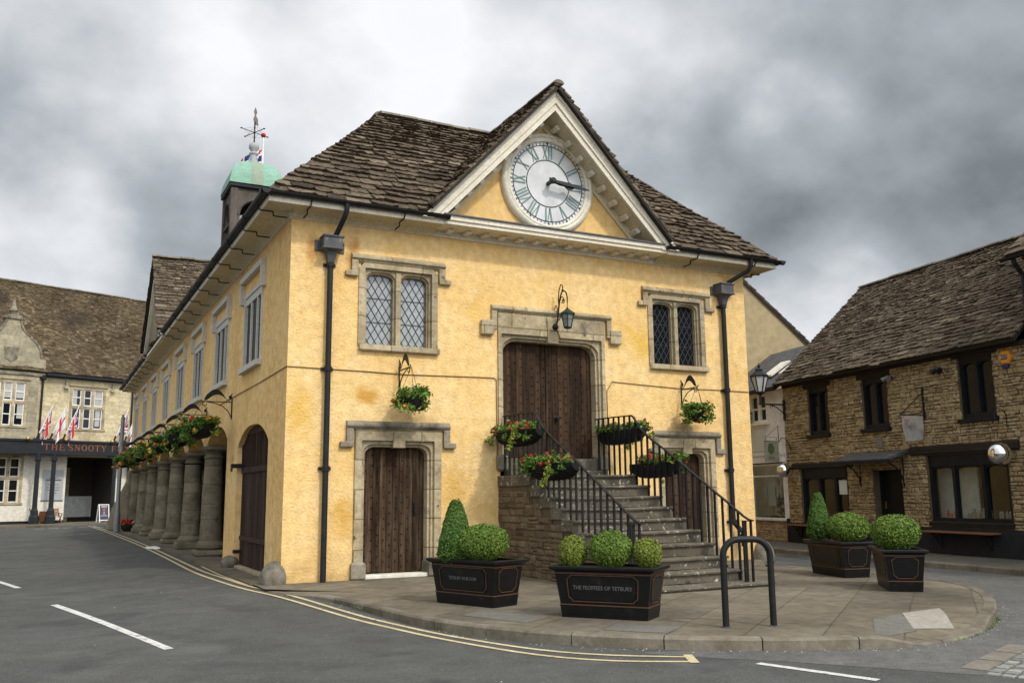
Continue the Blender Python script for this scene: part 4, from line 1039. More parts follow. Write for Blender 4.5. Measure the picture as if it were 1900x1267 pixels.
ridge(mb, (2.7, 2.7, 10.80), (2.7, 35, 10.80), .13, .6); ridge(mb, (8.8, 2.7, 10.80), (8.8, 35, 10.80), .13, .6); ridge(mb, (-.86, 19.1, 10.80), (2.7, 19.1, 10.80))
part('ridge_stones', mb, 'ridge_stone', roof)
# side gable front: pale boarded face with verge
mb = MB(); mb.quad((-.30, 16.2, 7.2), (-.30, 22.0, 7.2), (-.30, 19.1, 10.35)); sg = P('side_pediment', mb, 'cream_paint')
mb = MB()
for sy in (-1, 1): mb.loft([[(-.72, 19.1, 10.62), (-.72, 19.1, 10.36), (-.72, 19.1+sy*2.92, 7.22), (-.72, 19.1+sy*3.14, 7.22)], [(-.60, 19.1, 10.62), (-.60, 19.1, 10.36), (-.60, 19.1+sy*2.92, 7.22), (-.60, 19.1+sy*3.14, 7.22)]])
part('bargeboard', mb, 'cream_paint', sg)
mb = MB()
for sy in (-1, 1): mb.loft([[(x, 19.1, 10.50) for x in (-.62, -.28)]+[(x, 19.1, 10.47) for x in (-.28, -.62)], [(x, 19.1+sy*3.0, 7.27) for x in (-.62, -.28)]+[(x, 19.1+sy*3.0, 7.24) for x in (-.28, -.62)]])
part('verge_soffit', mb, 'cream_paint', sg)
mb = MB(); mb.box(-.62, -.30, 16.1, 22.1, 7.2, 7.30); part('base_cornice', mb, 'cream_paint', sg)

# downpipes with lead hoppers
def downpipe(x, gutter_x, zb, shoe):
    mb = MB(); zt = 6.16
    mb.tube([(x, -.11, zt), (x, -.11, zb)], .058, 12)
    for z in (zt-.02, 4.05, 2.12, .9 if shoe else 99):
        if z < zt+.1: mb.lathe([(.06, -.05), (.078, -.045), (.078, .045), (.06, .05)], (x, -.11, z), 12); mb.box(x-.12, x+.12, -.05, -.002, z-.03, z+.03)
    if shoe: mb.tube([(x, -.11, zb+.02), (x+.02, -.13, zb-.08), (x+.12, -.2, zb-.24), (x+.17, -.24, zb-.30), (x+.17, -.24, zb-.62)], .06, 12); mb.lathe([(.06, -.05), (.085, -.04), (.085, .04), (.06, .05)], (x+.17, -.24, zb-.38), 12)
    dp = P('downpipe', mb, 'downpipe_iron', smooth=45)
    mb = MB(); mb.tube([(gutter_x, -.66, 7.26), (gutter_x, -.655, 7.12), (gutter_x-.02, -.58, 7.0), (x+.06, -.26, 6.72), (x+.02, -.2, 6.62), (x, -.19, 6.5)], .052, 12); part('swan_neck', mb, 'downpipe_iron', dp, 60)
    mb = MB(); mb.loft([[(x-.055, -.16, 6.14), (x+.055, -.16, 6.14), (x+.055, -.05, 6.14), (x-.055, -.05, 6.14)], [(x-.10, -.23, 6.38), (x+.10, -.23, 6.38), (x+.10, -.03, 6.38), (x-.10, -.03, 6.38)], [(x-.20, -.32, 6.44), (x+.20, -.32, 6.44), (x+.20, -.02, 6.44), (x-.20, -.02, 6.44)]])
    mb.bbox(x-.19, x+.19, -.31, -.02, 6.441, 6.68, .008); mb.bbox(x-.215, x+.215, -.335, -.02, 6.66, 6.70, .008); mb.bbox(x-.215, x+.215, -.335, -.02, 6.42, 6.455, .008); mb.box(x-.30, x+.30, -.03, -.002, 6.42, 6.64)
    part('hopper', mb, 'lead_grey', dp)
    return dp
downpipe(.77, .92, 0.0, False); downpipe(10.72, 11.2, .95, True)
# cable clipped across the plaster
def cable(pts): P('wall_cable', MB().tube([Vector(p) for p in pts], .010, 5), 'cable_brown')
cable([(0-.012, -.012, 4.07), (.7, -.014, 4.06), (1.6, -.014, 4.05), (2.4, -.015, 4.03), (3.6, -.014, 4.05), (4.42, -.014, 4.06), (4.48, -.014, 4.02), (4.49, -.014, 2.2)])
cable([(7.30, -.014, 2.3), (7.29, -.014, 3.9), (7.44, -.014, 4.12), (8.2, -.014, 4.09), (9.3, -.014, 4.05), (10.4, -.014, 4.06), (11.49, -.014, 4.05)])
cable([(-.014, 0, 4.07), (-.014, 2.4, 4.03), (-.014, 4.8, 4.02), (-.014, 7.5, 4.0)])
for i, (x, y, s, sd) in enumerate(((-.10, .12, .27, 1), (-.06, 4.9, .24, 2), (11.64, -.06, .27, 3))):
    bm = bmesh.new(); bmesh.ops.create_icosphere(bm, subdivisions=3, radius=1); q = random.Random(sd)
    lob = [(Vector((q.gauss(0, 1), q.gauss(0, 1), q.gauss(0, 1))).normalized(), q.uniform(-.25, .25)) for _ in range(8)]
    for v in bm.verts:
        d = v.co.normalized(); v.co *= 1+sum(a*max(d.dot(l), 0)**2 for l, a in lob)+q.uniform(-.025, .025); v.co = Vector((v.co.x*s*.9, v.co.y*s*1.1, v.co.z*s*(1.25 if i != 1 else .8)))
    mb = MB(); bm.verts.index_update(); mb.add([v.co.copy() for v in bm.verts], [tuple(v.index for v in f.verts) for f in bm.faces]); bm.free()
    single('guard_stone', mb, 'boulder', ('rough guard stone at the left front corner of the yellow hall', 'low guard stone at the foot of the pier beside the garage door', 'rounded pale guard stone behind the stair rail at the right corner of the yellow hall')[i], 'guard stone', (x, y, .05), group='guard stones at the corners of the hall', smooth=True)

# ------------------------------------------------------------------ clock
ck = thing('clock', 'big round white clock with roman numerals in the gable of the yellow hall', 'clock', (5.81, 0, 8.60))
mb = MB(); mb.lathe([(1.20, 0), (1.20, .06), (1.165, .12), (1.11, .135), (1.075, .10), (1.03, .12), (.99, .10), (.985, .05)], (0, 0, 0), 64, axis='y'); part('rim', mb, 'clock_rim_paint', ck, 50)
mb = MB(); mb.lathe([(1.0, .04), (1.0, .055), (.001, .056)], (0, 0, 0), 64, axis='y'); part('dial', mb, 'clock_dial', ck)
def polar(th, r, t=0.): return (r*math.sin(th)+t*math.cos(th), r*math.cos(th)-t*math.sin(th))
def stroke(mb, th, a, b, w_, y=-.062):
    """stroke between (tangent, radius) pairs a and b at dial angle th"""
    A = Vector(a); B = Vector(b); d = (B-A).normalized(); n_ = Vector((-d.y, d.x))*w_/2
    pts = [polar(th, p.y, p.x) for p in (A-n_, A+n_, B+n_, B-n_)]
    mb.prism([(p[0], y, p[1]) for p in pts], (0, -.006, 0))
mb = MB()
NUM = ['XII', 'I', 'II', 'III', 'IIII', 'V', 'VI', 'VII', 'VIII', 'IX', 'X', 'XI']
r0, r1 = .585, .885
WD = {'I': .068, 'V': .135, 'X': .135}
for h, s in enumerate(NUM):
    mb = MB(); th = 2*PI*h/12; tot = sum(WD[c] for c in s); t = -tot/2
    for c in s:
        w_ = WD[c]; m_ = t+w_/2
        if c == 'I': stroke(mb, th, (m_, r0), (m_, r1), .036)
        elif c == 'V': stroke(mb, th, (m_-w_*.38, r1), (m_, r0), .036); stroke(mb, th, (m_+w_*.38, r1), (m_, r0), .016)
        else: stroke(mb, th, (m_-w_*.38, r1), (m_+w_*.38, r0), .036); stroke(mb, th, (m_+w_*.38, r1), (m_-w_*.38, r0), .016)
        t += w_
    part('numeral', mb, 'clock_green', ck)
mb = MB()
def ring(mb, ra, rb, y=-.06, n=72):
    for k in range(n):
        a, b = 2*PI*k/n, 2*PI*(k+1)/n; mb.prism([(r*math.sin(t), y, r*math.cos(t)) for r, t in ((ra, a), (rb, a), (rb, b), (ra, b))], (0, -.005, 0))
ring(mb, .545, .565); part('chapter_ring', mb, 'clock_black', ck); mb = MB(); ring(mb, .895, .912); part('chapter_ring', mb, 'clock_black', ck); mb = MB()
for k in range(60):
    th = 2*PI*k/60
    if k % 5: stroke(mb, th, (0, .915), (0, .965), .013)
    else: mb.prism([(*[polar(th, .915, 0)[0]], -.06, polar(th, .915, 0)[1]), (polar(th, .975, -.032)[0], -.06, polar(th, .975, -.032)[1]), (polar(th, .975, .032)[0], -.06, polar(th, .975, .032)[1])], (0, -.006, 0))
part('minute_track', mb, 'clock_black', ck)
def hand(L, y, w_, minute, deg):
    th = R(deg); mb = MB()
    prof = [(-.10, .05), (0, .055), (.08, .03), (L*.35, .042), (L*.5, .03), (L*.7, .045), (L*.82, .03), (L, .008)] if minute else [(-.06, .05), (0, .06), (.1, .035), (L*.35, .05), (L*.55, .035), (L*.72, .10), (L*.82, .085), (L, .01)]
    Lft = [polar(th, r, -t*w_) for r, t in prof]; Rg = [polar(th, r, t*w_) for r, t in reversed(prof)]
    mb.prism([(p[0], y, p[1]) for p in Lft+Rg], (0, -.02, 0)); return mb
part('hour_hand', hand(.60, -.24, 1.0, False, 98), 'clock_black', ck); part('minute_hand', hand(.97, -.29, 1.0, True, 96), 'clock_black', ck)
mb = MB(); mb.lathe([(.05, .05), (.05, .24), (.07, .25), (.07, .33), (.04, .35), (.001, .35)], (0, 0, 0), 16, axis='y'); part('hand_boss', mb, 'clock_black', ck)

# ------------------------------------------------------------------ cupola and roof flag
cu = thing('cupola', 'open wooden bell cupola with green copper dome and weathervane on the hall roof', 'cupola', (2.80, 19.1, 10.3))
mb = MB()
hf = .86
for sx in (-1, 1):
    for sy in (-1, 1): mb.bbox(sx*hf-.13, sx*hf+.13, sy*hf-.13, sy*hf+.13, 0, 3.35, .03)
mb.box(-hf+.13, hf-.13, -hf-.09, -hf+.02, 0, 1.5); mb.box(-hf+.13, hf-.13, hf-.02, hf+.09, 0, 1.5); mb.box(-hf-.09, -hf+.02, -hf+.13, hf-.13, 0, 1.5); mb.box(hf-.02, hf+.09, -hf+.13, hf-.13, 0, 1.5)
part('posts', mb, 'cupola_wood', cu)
for k in range(4):
    mb = MB(); arch_frame(mb, (-.74, .74, 3.35), (-.62, .62, 2.85), 1.5, -hf-.06, .12, .60, .60, 8)
    m3 = MB(); n = 12; pts = [(.68*math.cos(PI*i/n), -hf-.10, 2.26+.68*math.sin(PI*i/n)*.95) for i in range(n+1)]; m3.tube(pts, .035, 6); mb.add(m3.v, m3.f); mb.box(-.74, .74, -hf-.1, -hf+.05, 1.92, 2.0)
    mb.xf(Matrix.Rotation(PI/2*k, 4, 'Z')); part('arched_opening', mb, 'cupola_wood', cu)
mb = MB(); mb.bbox(-1.06, 1.06, -1.06, 1.06, 3.35, 3.52, .04); part('eaves_board', mb, 'shop_black', cu)
mb = MB(); s2 = math.sqrt(2)
prof = [(1.08, 3.53), (1.055, 3.72), (1.01, 3.95), (.93, 4.18), (.81, 4.38), (.64, 4.55), (.44, 4.67), (.25, 4.74), (.16, 4.77)]
mb.lathe([(r*s2, z) for r, z in prof], (0, 0, 0), 4, rot=PI/4); part('copper_dome', mb, 'copper_green', cu, 35)
mb = MB()
mb.loft([[(x, -r-.012, z) for x in (-.22, .22)]+[(x, -r+.05, z-.0) for x in (.22, -.22)] for r, z in prof[:7]]); part('dome_stain', mb, 'copper_stain', cu)
mb = MB(); mb.lathe([(r_, 4.70+(z_-4.70)*.84) for r_, z_ in ((.24, 4.70), (.24, 4.85), (.17, 4.9), (.15, 5.2), (.19, 5.24), (.19, 5.3), (.12, 5.36), (.12, 5.42), (.20, 5.55), (.21, 5.66), (.17, 5.8), (.05, 5.86))], (0, 0, 0), 16); part('finial', mb, 'finial_white', cu, 50)
mb = MB(); mb.tube([(0, 0, 5.8), (0, 0, 7.3)], .03, 6)
for a in (R(25), R(115)):
    d = Vector((math.cos(a), math.sin(a), 0)); mb.tube([-d*.62+Vector((0, 0, 6.55)), d*.62+Vector((0, 0, 6.55))], .022, 5)
    for s in (-1, 1): mb.tube([Vector((0, 0, 6.95)), d*s*.55+Vector((0, 0, 6.55)), Vector((0, 0, 6.15))], .006, 4); mb.ball(d*s*.64+Vector((0, 0, 6.55)), .05, 6)
mb.v = [(x, y, 6.12+(z-6.55)*.615) for x, y, z in mb.v]; part('weathervane', mb, 'black_iron', cu)
mb = MB(); mb.loft([[(-.02, -.015, 7.15), (.18, -.015, 7.05), (.14, -.015, 7.5), (.04, -.015, 7.75), (.10, -.015, 8.0), (0, -.015, 8.35), (-.07, -.015, 8.05), (-.02, -.015, 7.8), (-.09, -.015, 7.5)], [(-.02, .015, 7.15), (.18, .015, 7.05), (.14, .015, 7.5), (.04, .015, 7.75), (.10, .015, 8.0), (0, .015, 8.35), (-.07, .015, 8.05), (-.02, .015, 7.8), (-.09, .015, 7.5)]]); mb.v = [(x*.8, y, 6.12+(z-6.55)*.615) for x, y, z in mb.v]; part('vane_banner', mb, 'tan_stone', cu)

def jack(u, v):
    """union flag colour index 0 red 1 white 2 blue; u along the fly 0..1, v across 0..1"""
    x, y = u*2-1, v*2-1
    if abs(y) < .2 or abs(x) < .11: return 0
    if abs(y) < .34 or abs(x) < .19: return 1
    d = min(abs(y-x), abs(y+x))/1.25
    return 0 if d < .07 else (1 if d < .2 else 2)
def george(u, v):
    x, y = u*2-1, v*2-1
    return 0 if abs(y) < .2 or abs(x) < .13 else 1
def flag_mesh(hoist_top, hoist_bot, fly, fn, drop, side, nu=30, nv=18, seed=0):
    """cloth hanging limp from an inclined staff: fly edge falls under its own weight in folds"""
    mb = MB(); A = Vector(hoist_top); B = Vector(hoist_bot); q = random.Random(seed); ph = q.uniform(0, 6)
    P_ = []
    for j in range(nv+1):
        for i in range(nu+1):
            u, v = i/nu, j/nv; h = A+(B-A)*(1-v)
            p = h+Vector(side)*(fly*.22*math.sin(min(u*1.4, 1)*PI/2))+Vector((0, 0, -1))*fly*drop*u
            p += Vector((math.sin(ph+v*11+u*2)*.05*u, math.cos(ph+v*9)*.09*u, 0))
            P_.append(p)
    for j in range(nv):
        for i in range(nu):
            mb.k = fn((i+.5)/nu, (j+.5)/nv); a = j*(nu+1)+i
            mb.add([P_[a], P_[a+1], P_[a+nu+2], P_[a+nu+1]], [(0, 1, 2, 3)])
    return mb
FM = ['flag_red', 'flag_white', 'flag_blue']
fl = thing('flag', 'limp union flag on a white pole rising behind the hall cupola', 'flag', (3.40, 20.3, 10.7), group='flags')
mb = MB(); mb.tube([(0, 0, 0), (0, 0, 6.05)], [.06, .04], 8); part('pole', mb, 'white_paint', fl); mb = MB(); mb.ball((0, 0, 6.15), .11, 10); part('finial', mb, 'flag_red', fl, True)
part('cloth', flag_mesh((-.03, 0, 5.5), (-.03, 0, 4.0), 1.9, jack, .62, (-2.3, -.2, 0), seed=3), FM, fl, True)

lt = MB(); q = random.Random(77); ok_ = offs(kp, -.10)
for _ in range(420):
    p = ok_[q.randrange(0, len(ok_))]+Vector((q.gauss(0, .08), q.gauss(0, .08))) if q.random() < .8 else Vector((q.uniform(-6, 3), q.uniform(-12, 2)))
    if p.x > 1.5 and p.y > -8 and p.x < 10: continue
    s_ = q.uniform(.004, .013); z = road_z(p.x, p.y)+.004; a = q.uniform(0, 3)
    lt.add([(p.x+s_*math.cos(a+k*2.1)*q.uniform(.7, 1.5), p.y+s_*math.sin(a+k*2.1), z) for k in range(3)]+[(p.x, p.y, z+s_*.6)], [(0, 1, 3), (1, 2, 3), (2, 0, 3)])
o = struct('gutter_litter', lt, 'litter_chip', kind='stuff'); o['label'] = 'tiny pale chips and dried bits scattered in the gutter'
mb = MB(); q = random.Random(5)
pts = [(.24*math.cos(2*PI*k/11)*q.uniform(.8, 1.15), .85*math.sin(2*PI*k/11)*q.uniform(.8, 1.1)) for k in range(11)]
mb.loft([[(x, y, 0) for x, y in pts], [(x*.96, y*.96, .012+.01*q.random()) for x, y in pts]])
single('paper_scrap', mb, 'white_paint', 'flat white scrap lying on the double yellow lines beside the arcade', 'litter', (-.62, 15.4, road_z(-.62, 15.4)+.008))

wd = MB(); q = random.Random(6)
for (k0, k1, nn_) in ((95, 125, 26), (10, 30, 8), (150, 165, 5)):
    for _ in range(nn_):
        p = kp[min(int(q.uniform(k0, k1)), len(kp)-1)]; z = road_z(p.x, p.y)
        o_ = offs(kp, -.02)[min(int(q.uniform(k0, k1)), len(kp)-1)]
        for _b in range(6):
            a = q.uniform(0, 6.3); l = q.uniform(.015, .05); d_ = Vector((math.cos(a)*.5, math.sin(a)*.5, 1)).normalized()*l; s_ = Vector((-math.sin(a), math.cos(a), 0))*.006
            B0 = Vector((o_.x+q.gauss(0, .02), o_.y+q.gauss(0, .02), z)); wd.add([B0-s_, B0+s_, B0+d_], [(0, 1, 2)])
o = struct('kerb_weeds', wd, 'basket_leaf', kind='stuff'); o['label'] = 'tiny green weeds sprouting at the foot of the kerb'
# ------------------------------------------------------------------ stair and railings
SF = [-1.50, -1.90, -2.30, -2.70, -3.10, -3.50, -3.86, -4.22, -4.63, -5.10]
SZ = [1.98, 1.76, 1.54, 1.33, 1.12, .91, .69, .47, .27, .075]
XL_, XR_ = 4.50, 7.06
stair = thing('stone_stair', 'worn grey stone steps dotted with white lichen climbing to the main door', 'stairs', (5.8, 0, 0))
q = random.Random(9)
for k, (y, z) in enumerate(zip(SF, SZ)):
    zb = SZ[k+1] if k < 9 else -.05
    mb = MB(); back = 0.0 if k == 0 else SF[k-1]+.05
    x1 = XR_+(.28 if k == 9 else 0)
    nx = 10; prof = [(y+.045, zb+.001), (y+.04, z-.05), (y-.012, z-.042), (y-.016, z-.012), (y+.004, z), (back, z), (back, zb+.001)]
    rings = []
    for i in range(nx+1):
        x = XL_+(x1-XL_)*i/nx; j = q.uniform(-.008, .008); wz = -.014*math.exp(-((x-5.8)/.6)**2)+q.uniform(-.004, .004)
        rings.append([(x, a+(j if b_ > zb+.01 and a < back else 0), b_+(wz if b_ > zb+.1 else 0)) for a, b_ in prof])
    mb.loft(rings)
    part('step', mb, 'stair_stone', stair, world=True)
mb = MB()
for xa, xb in ((XL_+.03, XL_+.3), (XR_-.3, XR_-.04)):
    mb = MB()
    for k in range(9):
        y0, y1 = (0 if k == 0 else SF[k-1]+.02), SF[k]+.055
        zt = SZ[k+1]-.004
        if zt > .02: mb.box(xa, xb, y1, y0, -.05, zt)
    part('wall_core', mb, 'rubble_mortar', stair, world=True)
mb = MB()
def under_steps(a, b_, c_, d_):
    y = -b_   # far end of the stone
    for f, zt in zip(SF, SZ[1:]+[0]):
        if y >= f+.06: return d_ > zt-.003
    return True
rubble(mb, (XL_+.03, 0, .0), (0, -1, 0), (0, 0, 1), 4.6, 1.76, under_steps, .07, .15, .16, .42, .024, 5)
part('side_wall', mb, 'stair_rubble', stair, world=True)
mb = MB()
rubble(mb, (XR_-.04, -4.6, .0), (0, 1, 0), (0, 0, 1), 4.6, 1.76, lambda a, b_, c_, d_: under_steps(4.6-b_, 4.6-a, c_, d_), .07, .15, .16, .42, .024, 6)
part('side_wall', mb, 'stair_rubble', stair, world=True)
mb = MB()
for k in range(0, 8):
    y0, y1 = SF[k]+.05, SF[k]+.05+q.uniform(.28, .42); mb.bbox(XL_-.012, XL_+.2, y0, y1, SZ[k+1]+.004, SZ[k]-.06, .012) if k < 9 else None
part('quoins', mb, 'stair_stone', stair, world=True)
mb = MB(); mb.bbox(4.66, 7.10, -.26, .02, 1.981, 2.10, .012); part('door_step', mb, 'stair_stone', stair, world=True)

RAIL = [(-.02, 3.24), (-.7, 3.235), (-1.42, 3.22), (-1.52, 3.16), (-1.62, 3.03), (-1.78, 2.88), (-2.1, 2.68), (-2.6, 2.42), (-3.2, 2.08), (-3.8, 1.74), (-4.4, 1.40), (-4.74, 1.20), (-4.86, 1.14), (-4.98, 1.11)]
def rail_z(y):
    for (a, b), (c, d) in zip(RAIL, RAIL[1:]):
        if c <= y <= a: return b+(d-b)*(y-a)/(c-a)
    return RAIL[-1][1]
def tread_z(y):
    for f, z in zip(SF, SZ):
        if y >= f: return z
    return 0
for X, lab in ((4.63, 'black iron railing on the left side of the stone steps'), (6.97, 'black iron railing on the right side of the stone steps')):
    t = thing('iron_railing', lab, 'railing', (X, -2.5, 0), group='stair railings')
    mb = MB()
    for (a, b), (c, d) in zip(RAIL, RAIL[1:]): mb.bar((X, a+.006, b), (X, c-.006, d), .05, .022)
    s = 1 if X > 5 else -1
    mb.bar((X, -4.97, 1.11), (X-.02, -5.03, 1.11), .05, .02)
    mb.bar((X-.17, -4.93, 1.105), (X+.02, -4.96, 1.105), .05, .018)
    part('handrail', mb, 'black_iron', t, world=True)
    mb = MB(); y = -.12
    while y > -4.75:
        mb.bar((X, y, tread_z(y)-.02), (X, y, rail_z(y)), .034, .034, (0, 1, 0)); y -= .205
    for dx, dy in ((0, -4.95), (-.08, -4.90), (-.15, -4.93), (-.03, -4.80)): mb.bar((X+dx, dy, tread_z(-4.9)-.02), (X+dx, dy, 1.10), .034, .034, (0, 1, 0))
    part('balusters', mb, 'black_iron', t, world=True)
    mb = MB(); mb.bar((X, -.02, 2.35), (X, -1.5, 2.35), .03, .012) if X < 5 else mb.bar((X, -.03, 3.24), (X, .03, 3.24), .03, .02)
    part('tie_bar', mb, 'black_iron', t, world=True)

# ------------------------------------------------------------------ planted baskets
def leaves(mb, pts, n, size, q, spread=.1, droop=.0):
    """small pointed leaves in clusters about given points"""
    for _ in range(n):
        c = Vector(q.choice(pts))+Vector((q.gauss(0, spread), q.gauss(0, spread), q.gauss(0, spread*.7)-droop*q.random()))
        d = Vector((q.gauss(0, 1), q.gauss(0, 1), q.gauss(.1, .8))).normalized(); s_ = size*q.uniform(.6, 1.4)
        b_ = d.orthogonal().normalized(); b_.rotate(Matrix.Rotation(q.uniform(0, 6.3), 3, d))
        mb.add([c-d*s_, c+b_*s_*.45, c+d*s_, c-b_*s_*.45], [(0, 1, 2, 3)])
def blooms(mb, pts, n, size, q, spread):
    for _ in range(n):
        c = Vector(q.choice(pts))+Vector((q.gauss(0, spread), q.gauss(0, spread), q.gauss(0, spread*.6)))
        for k in range(7):
            d = Vector((q.gauss(0, 1), q.gauss(0, 1), q.gauss(0, 1))).normalized(); b_ = d.orthogonal().normalized(); e_ = d.cross(b_); s_ = size*q.uniform(.6, 1.1)
            o = c+d*size*.4; mb.add([o-b_*s_, o-e_*s_, o+b_*s_+d*s_*.3, o+e_*s_+d*s_*.3], [(0, 1, 2, 3)])
def trough(label, loc, axis_len, seed, wall):
    """half-round wall basket hung on a railing, axis along Y; wall=+1 rail lies towards +x"""
    q = random.Random(seed); t = thing('railing_basket', label, 'flower basket', loc, 0, 'flower baskets on the stair railings')
    mb = MB(); rings = []
    for k in range(9):
        y = -axis_len/2+axis_len*k/8; s_ = math.sqrt(max(1-(2*k/8-1)**4*.65, .02))
        rings.append([(-wall*(.26*s_*math.sin(PI*j/10)-.02), y, -.27*s_*max(math.sin(PI*min(j, 10)/10), 0)*0-.26*s_*math.sin(PI*.5*min(j/5, 2-j/5)) if False else -.27*s_*(1-abs(j/10-.0)**1.6 if False else math.cos(PI*.5*j/10))) for j in range(11)])
    rings = []
    for k in range(11):
        y = -axis_len/2+axis_len*k/10; s_ = math.sqrt(max(1-abs(2*k/10-1)**3.2*.8, .05))
        r_ = [(wall*.02, y, 0)]
        for j in range(8):
            a = PI/2*j/7; r_.append((-wall*.30*s_*math.cos(a), y, -.30*s_*math.sin(a)))
        r_.append((wall*.02, y, -.30*s_)); rings.append(r_)
    mb.loft(rings); part('liner', mb, 'basket_liner', t, 40)
    mb = MB()
    for k in range(11):
        y = -axis_len/2+axis_len*k/10; s_ = math.sqrt(max(1-abs(2*k/10-1)**3.2*.8, .05))*1.03
        mb.tube([(-wall*.30*s_*math.cos(PI/2*j/6), y, -.30*s_*math.sin(PI/2*j/6)) for j in range(7)], .007, 4)
    for a in (0, .5, 1.0):
        mb.tube([(-wall*.305*math.sqrt(max(1-abs(2*k/10-1)**3.2*.8, .05))*1.02*math.cos(a), -axis_len/2+axis_len*k/10, -.305*math.sqrt(max(1-abs(2*k/10-1)**3.2*.8, .05))*math.sin(a)) for k in range(11)], .008, 4)
    part('wire_frame', mb, 'black_iron', t)
    base = [(-wall*q.uniform(.0, .28), q.uniform(-.5, .5)*axis_len, q.uniform(.02, .12)) for _ in range(26)]
    hang = [(-wall*q.uniform(.26, .36), q.uniform(-.5, .5)*axis_len, -q.uniform(0, .22)) for _ in range(9)]
    mb = MB(); leaves(mb, base, 900, .045, q, .055); leaves(mb, hang, 160, .04, q, .04); part('foliage', mb, 'basket_leaf', t)
    mb = MB(); yy = axis_len*.22*(1 if wall > 0 else -1); tr = [(-wall*(.30+.02*k), -yy, .08-.05*k) for k in range(10)]; leaves(mb, tr, 170, .04, q, .028); leaves(mb, base[:4], 70, .04, q, .05); part('trailing_ivy', mb, 'lime_leaf', t)
    mb = MB(); blooms(mb, [(b[0], b[1], b[2]+.06) for b in base]+[(-wall*.3, b[1], .02) for b in base[:8]], 24, .036, q, .03); part('flowers', mb, 'red_flower', t)
trough('half round basket of red begonias on the top landing railing left of the main door', (4.575, -.95, 2.86), 1.75, 1, 1)
trough('half round basket of red begonias hung half way down the left stair railing', (4.575, -2.32, 2.15), 1.7, 2, 1)
trough('black lined flower basket behind the bars of the top right landing railing', (7.03, -.85, 2.94), 1.7, 3, -1)
trough('black lined flower basket behind the lower bars of the right stair railing', (7.03, -2.08, 2.2), 1.7, 4, -1)

def bracket(label, loc, rz, L=.62, g='basket brackets'):
    """iron bracket with a leaping fish silhouette; arm along local -Y from the wall at y=0"""
    t = thing('basket_bracket', label, 'bracket', loc, rz, g)
    mb = MB(); mb.bar((0, -.015, -.42), (0, -.015, .08), .03, .02); mb.bar((0, -.0, 0), (0, -L, 0), .022, .022)
    mb.tube([(0, -.02, -.38), (0, -.10, -.22), (0, -.24, -.10), (0, -.42, -.035), (0, -L*.85, -.01)], .012, 5)
    mb.tube([(0, -L+.06+.05*math.cos(a), -.06+.05*math.sin(a)) for a in [PI/2+k*.6 for k in range(9)]], .010, 5)
    mb.tube([(0, -L, 0), (0, -L-.03, .02), (0, -L-.03, .05)], .010, 5); part('arm', mb, 'black_iron', t)
    mb = MB(); top = []; bot = []
    for k in range(13):
        a = k/12; y = -L+.05+a*(L-.12); top.append((y, .05+.26*max(math.sin(PI*min(a*1.15, 1)), 0)**.8*(1 if a < .87 else .6)+(.02 if a < .1 else 0))); bot.append((y, .03+.15*max(math.sin(PI*(a*1.2-.12)), 0)))
    tail = [(-.07, .06), (-.01, .10), (-.03, .16), (.0, .24), (-.06, .17), (-.10, .14)]
    pts = bot+tail+list(reversed(top))
    mb.prism([(-.007, y, z) for y, z in pts], (.014, 0, 0)); part('fish', mb, 'black_iron', t)
    return t
def hanging(label, loc, seed, fl, r=.24, g='hanging flower baskets', top=.62, sc_=1.0, fs=.036):
    q = random.Random(seed); t = thing('hanging_basket', label, 'hanging basket', loc, 0, g)
    mb = MB(); mb.lathe([(.02, -r), (r*.55, -r*.88), (r*.87, -r*.5), (r, 0), (r*.92, 0), (.02, -.03)], (0, 0, 0), 16); part('bowl', mb, 'basket_liner', t, 50)
    mb = MB()
    for k in range(3): a = 2*PI*k/3+.4; mb.bar((r*math.cos(a), r*math.sin(a), 0), (0, 0, top), .007, .007)
    part('chains', mb, 'black_iron', t)
    pts = []
    for _ in range(30):
        a = q.uniform(0, 2*PI); rr = r*math.sqrt(q.random())*1.15; pts.append((rr*math.cos(a), rr*math.sin(a), .05+.10*q.random()))
    side = []
    for _ in range(22): a = q.uniform(0, 2*PI); side.append((r*1.15*math.cos(a), r*1.15*math.sin(a), -q.uniform(-.02, r*.95)))
    mb = MB(); leaves(mb, pts, int(650*sc_), .05, q, .06); leaves(mb, side, int(480*sc_), .042, q, .05); part('foliage', mb, 'basket_leaf', t)
    mb = MB(); leaves(mb, side[:7]+pts[:4], 160, .04, q, .045); part('trailing_ivy', mb, 'lime_leaf', t)
    for m_, n_ in fl:
        mb = MB(); blooms(mb, [(a*1.1, b*1.1, c+.03) for a, b, c in pts[:16]]+[(a*1.08, b*1.08, c) for a, b, c in side[:14]], n_, fs, q, .03); part('flowers', mb, m_, t)
    return t
bracket('fish shaped iron bracket on the yellow wall under the left front window', (2.28, 0, 4.10), 0)
hanging('round hanging basket of red and orange flowers over the left lower door', (2.33, -.56, 3.50), 5, (('red_flower', 6), ('orange_flower', 3), ('yellow_flower', 2)), .25)
bracket('fish shaped iron bracket on the yellow wall beside the right downpipe', (9.40, 0, 4.02), 0)
hanging('round hanging basket with yellow blooms over the right lower door', (9.44, -.56, 3.45), 6, (('yellow_flower', 8), ('red_flower', 4), ('orange_flower', 2)), .26)
ords = ['nearest', 'second', 'third', 'fourth', 'fifth', 'sixth', 'seventh']
for k in range(7):
    y = 5.65+3.9*k
    bracket('%s fish shaped bracket from the front corner along the arcade wall' % ords[k], (0, y, 3.90), R(-90), .72)
    hanging('%s hanging basket from the front corner along the arcade, orange flowers' % ords[k], (-.72, y-.05, 3.32), 20+k, (('orange_flower', 15), ('red_flower', 6), ('yellow_flower', 6)), .34, sc_=1.6, top=.58, fs=.055)

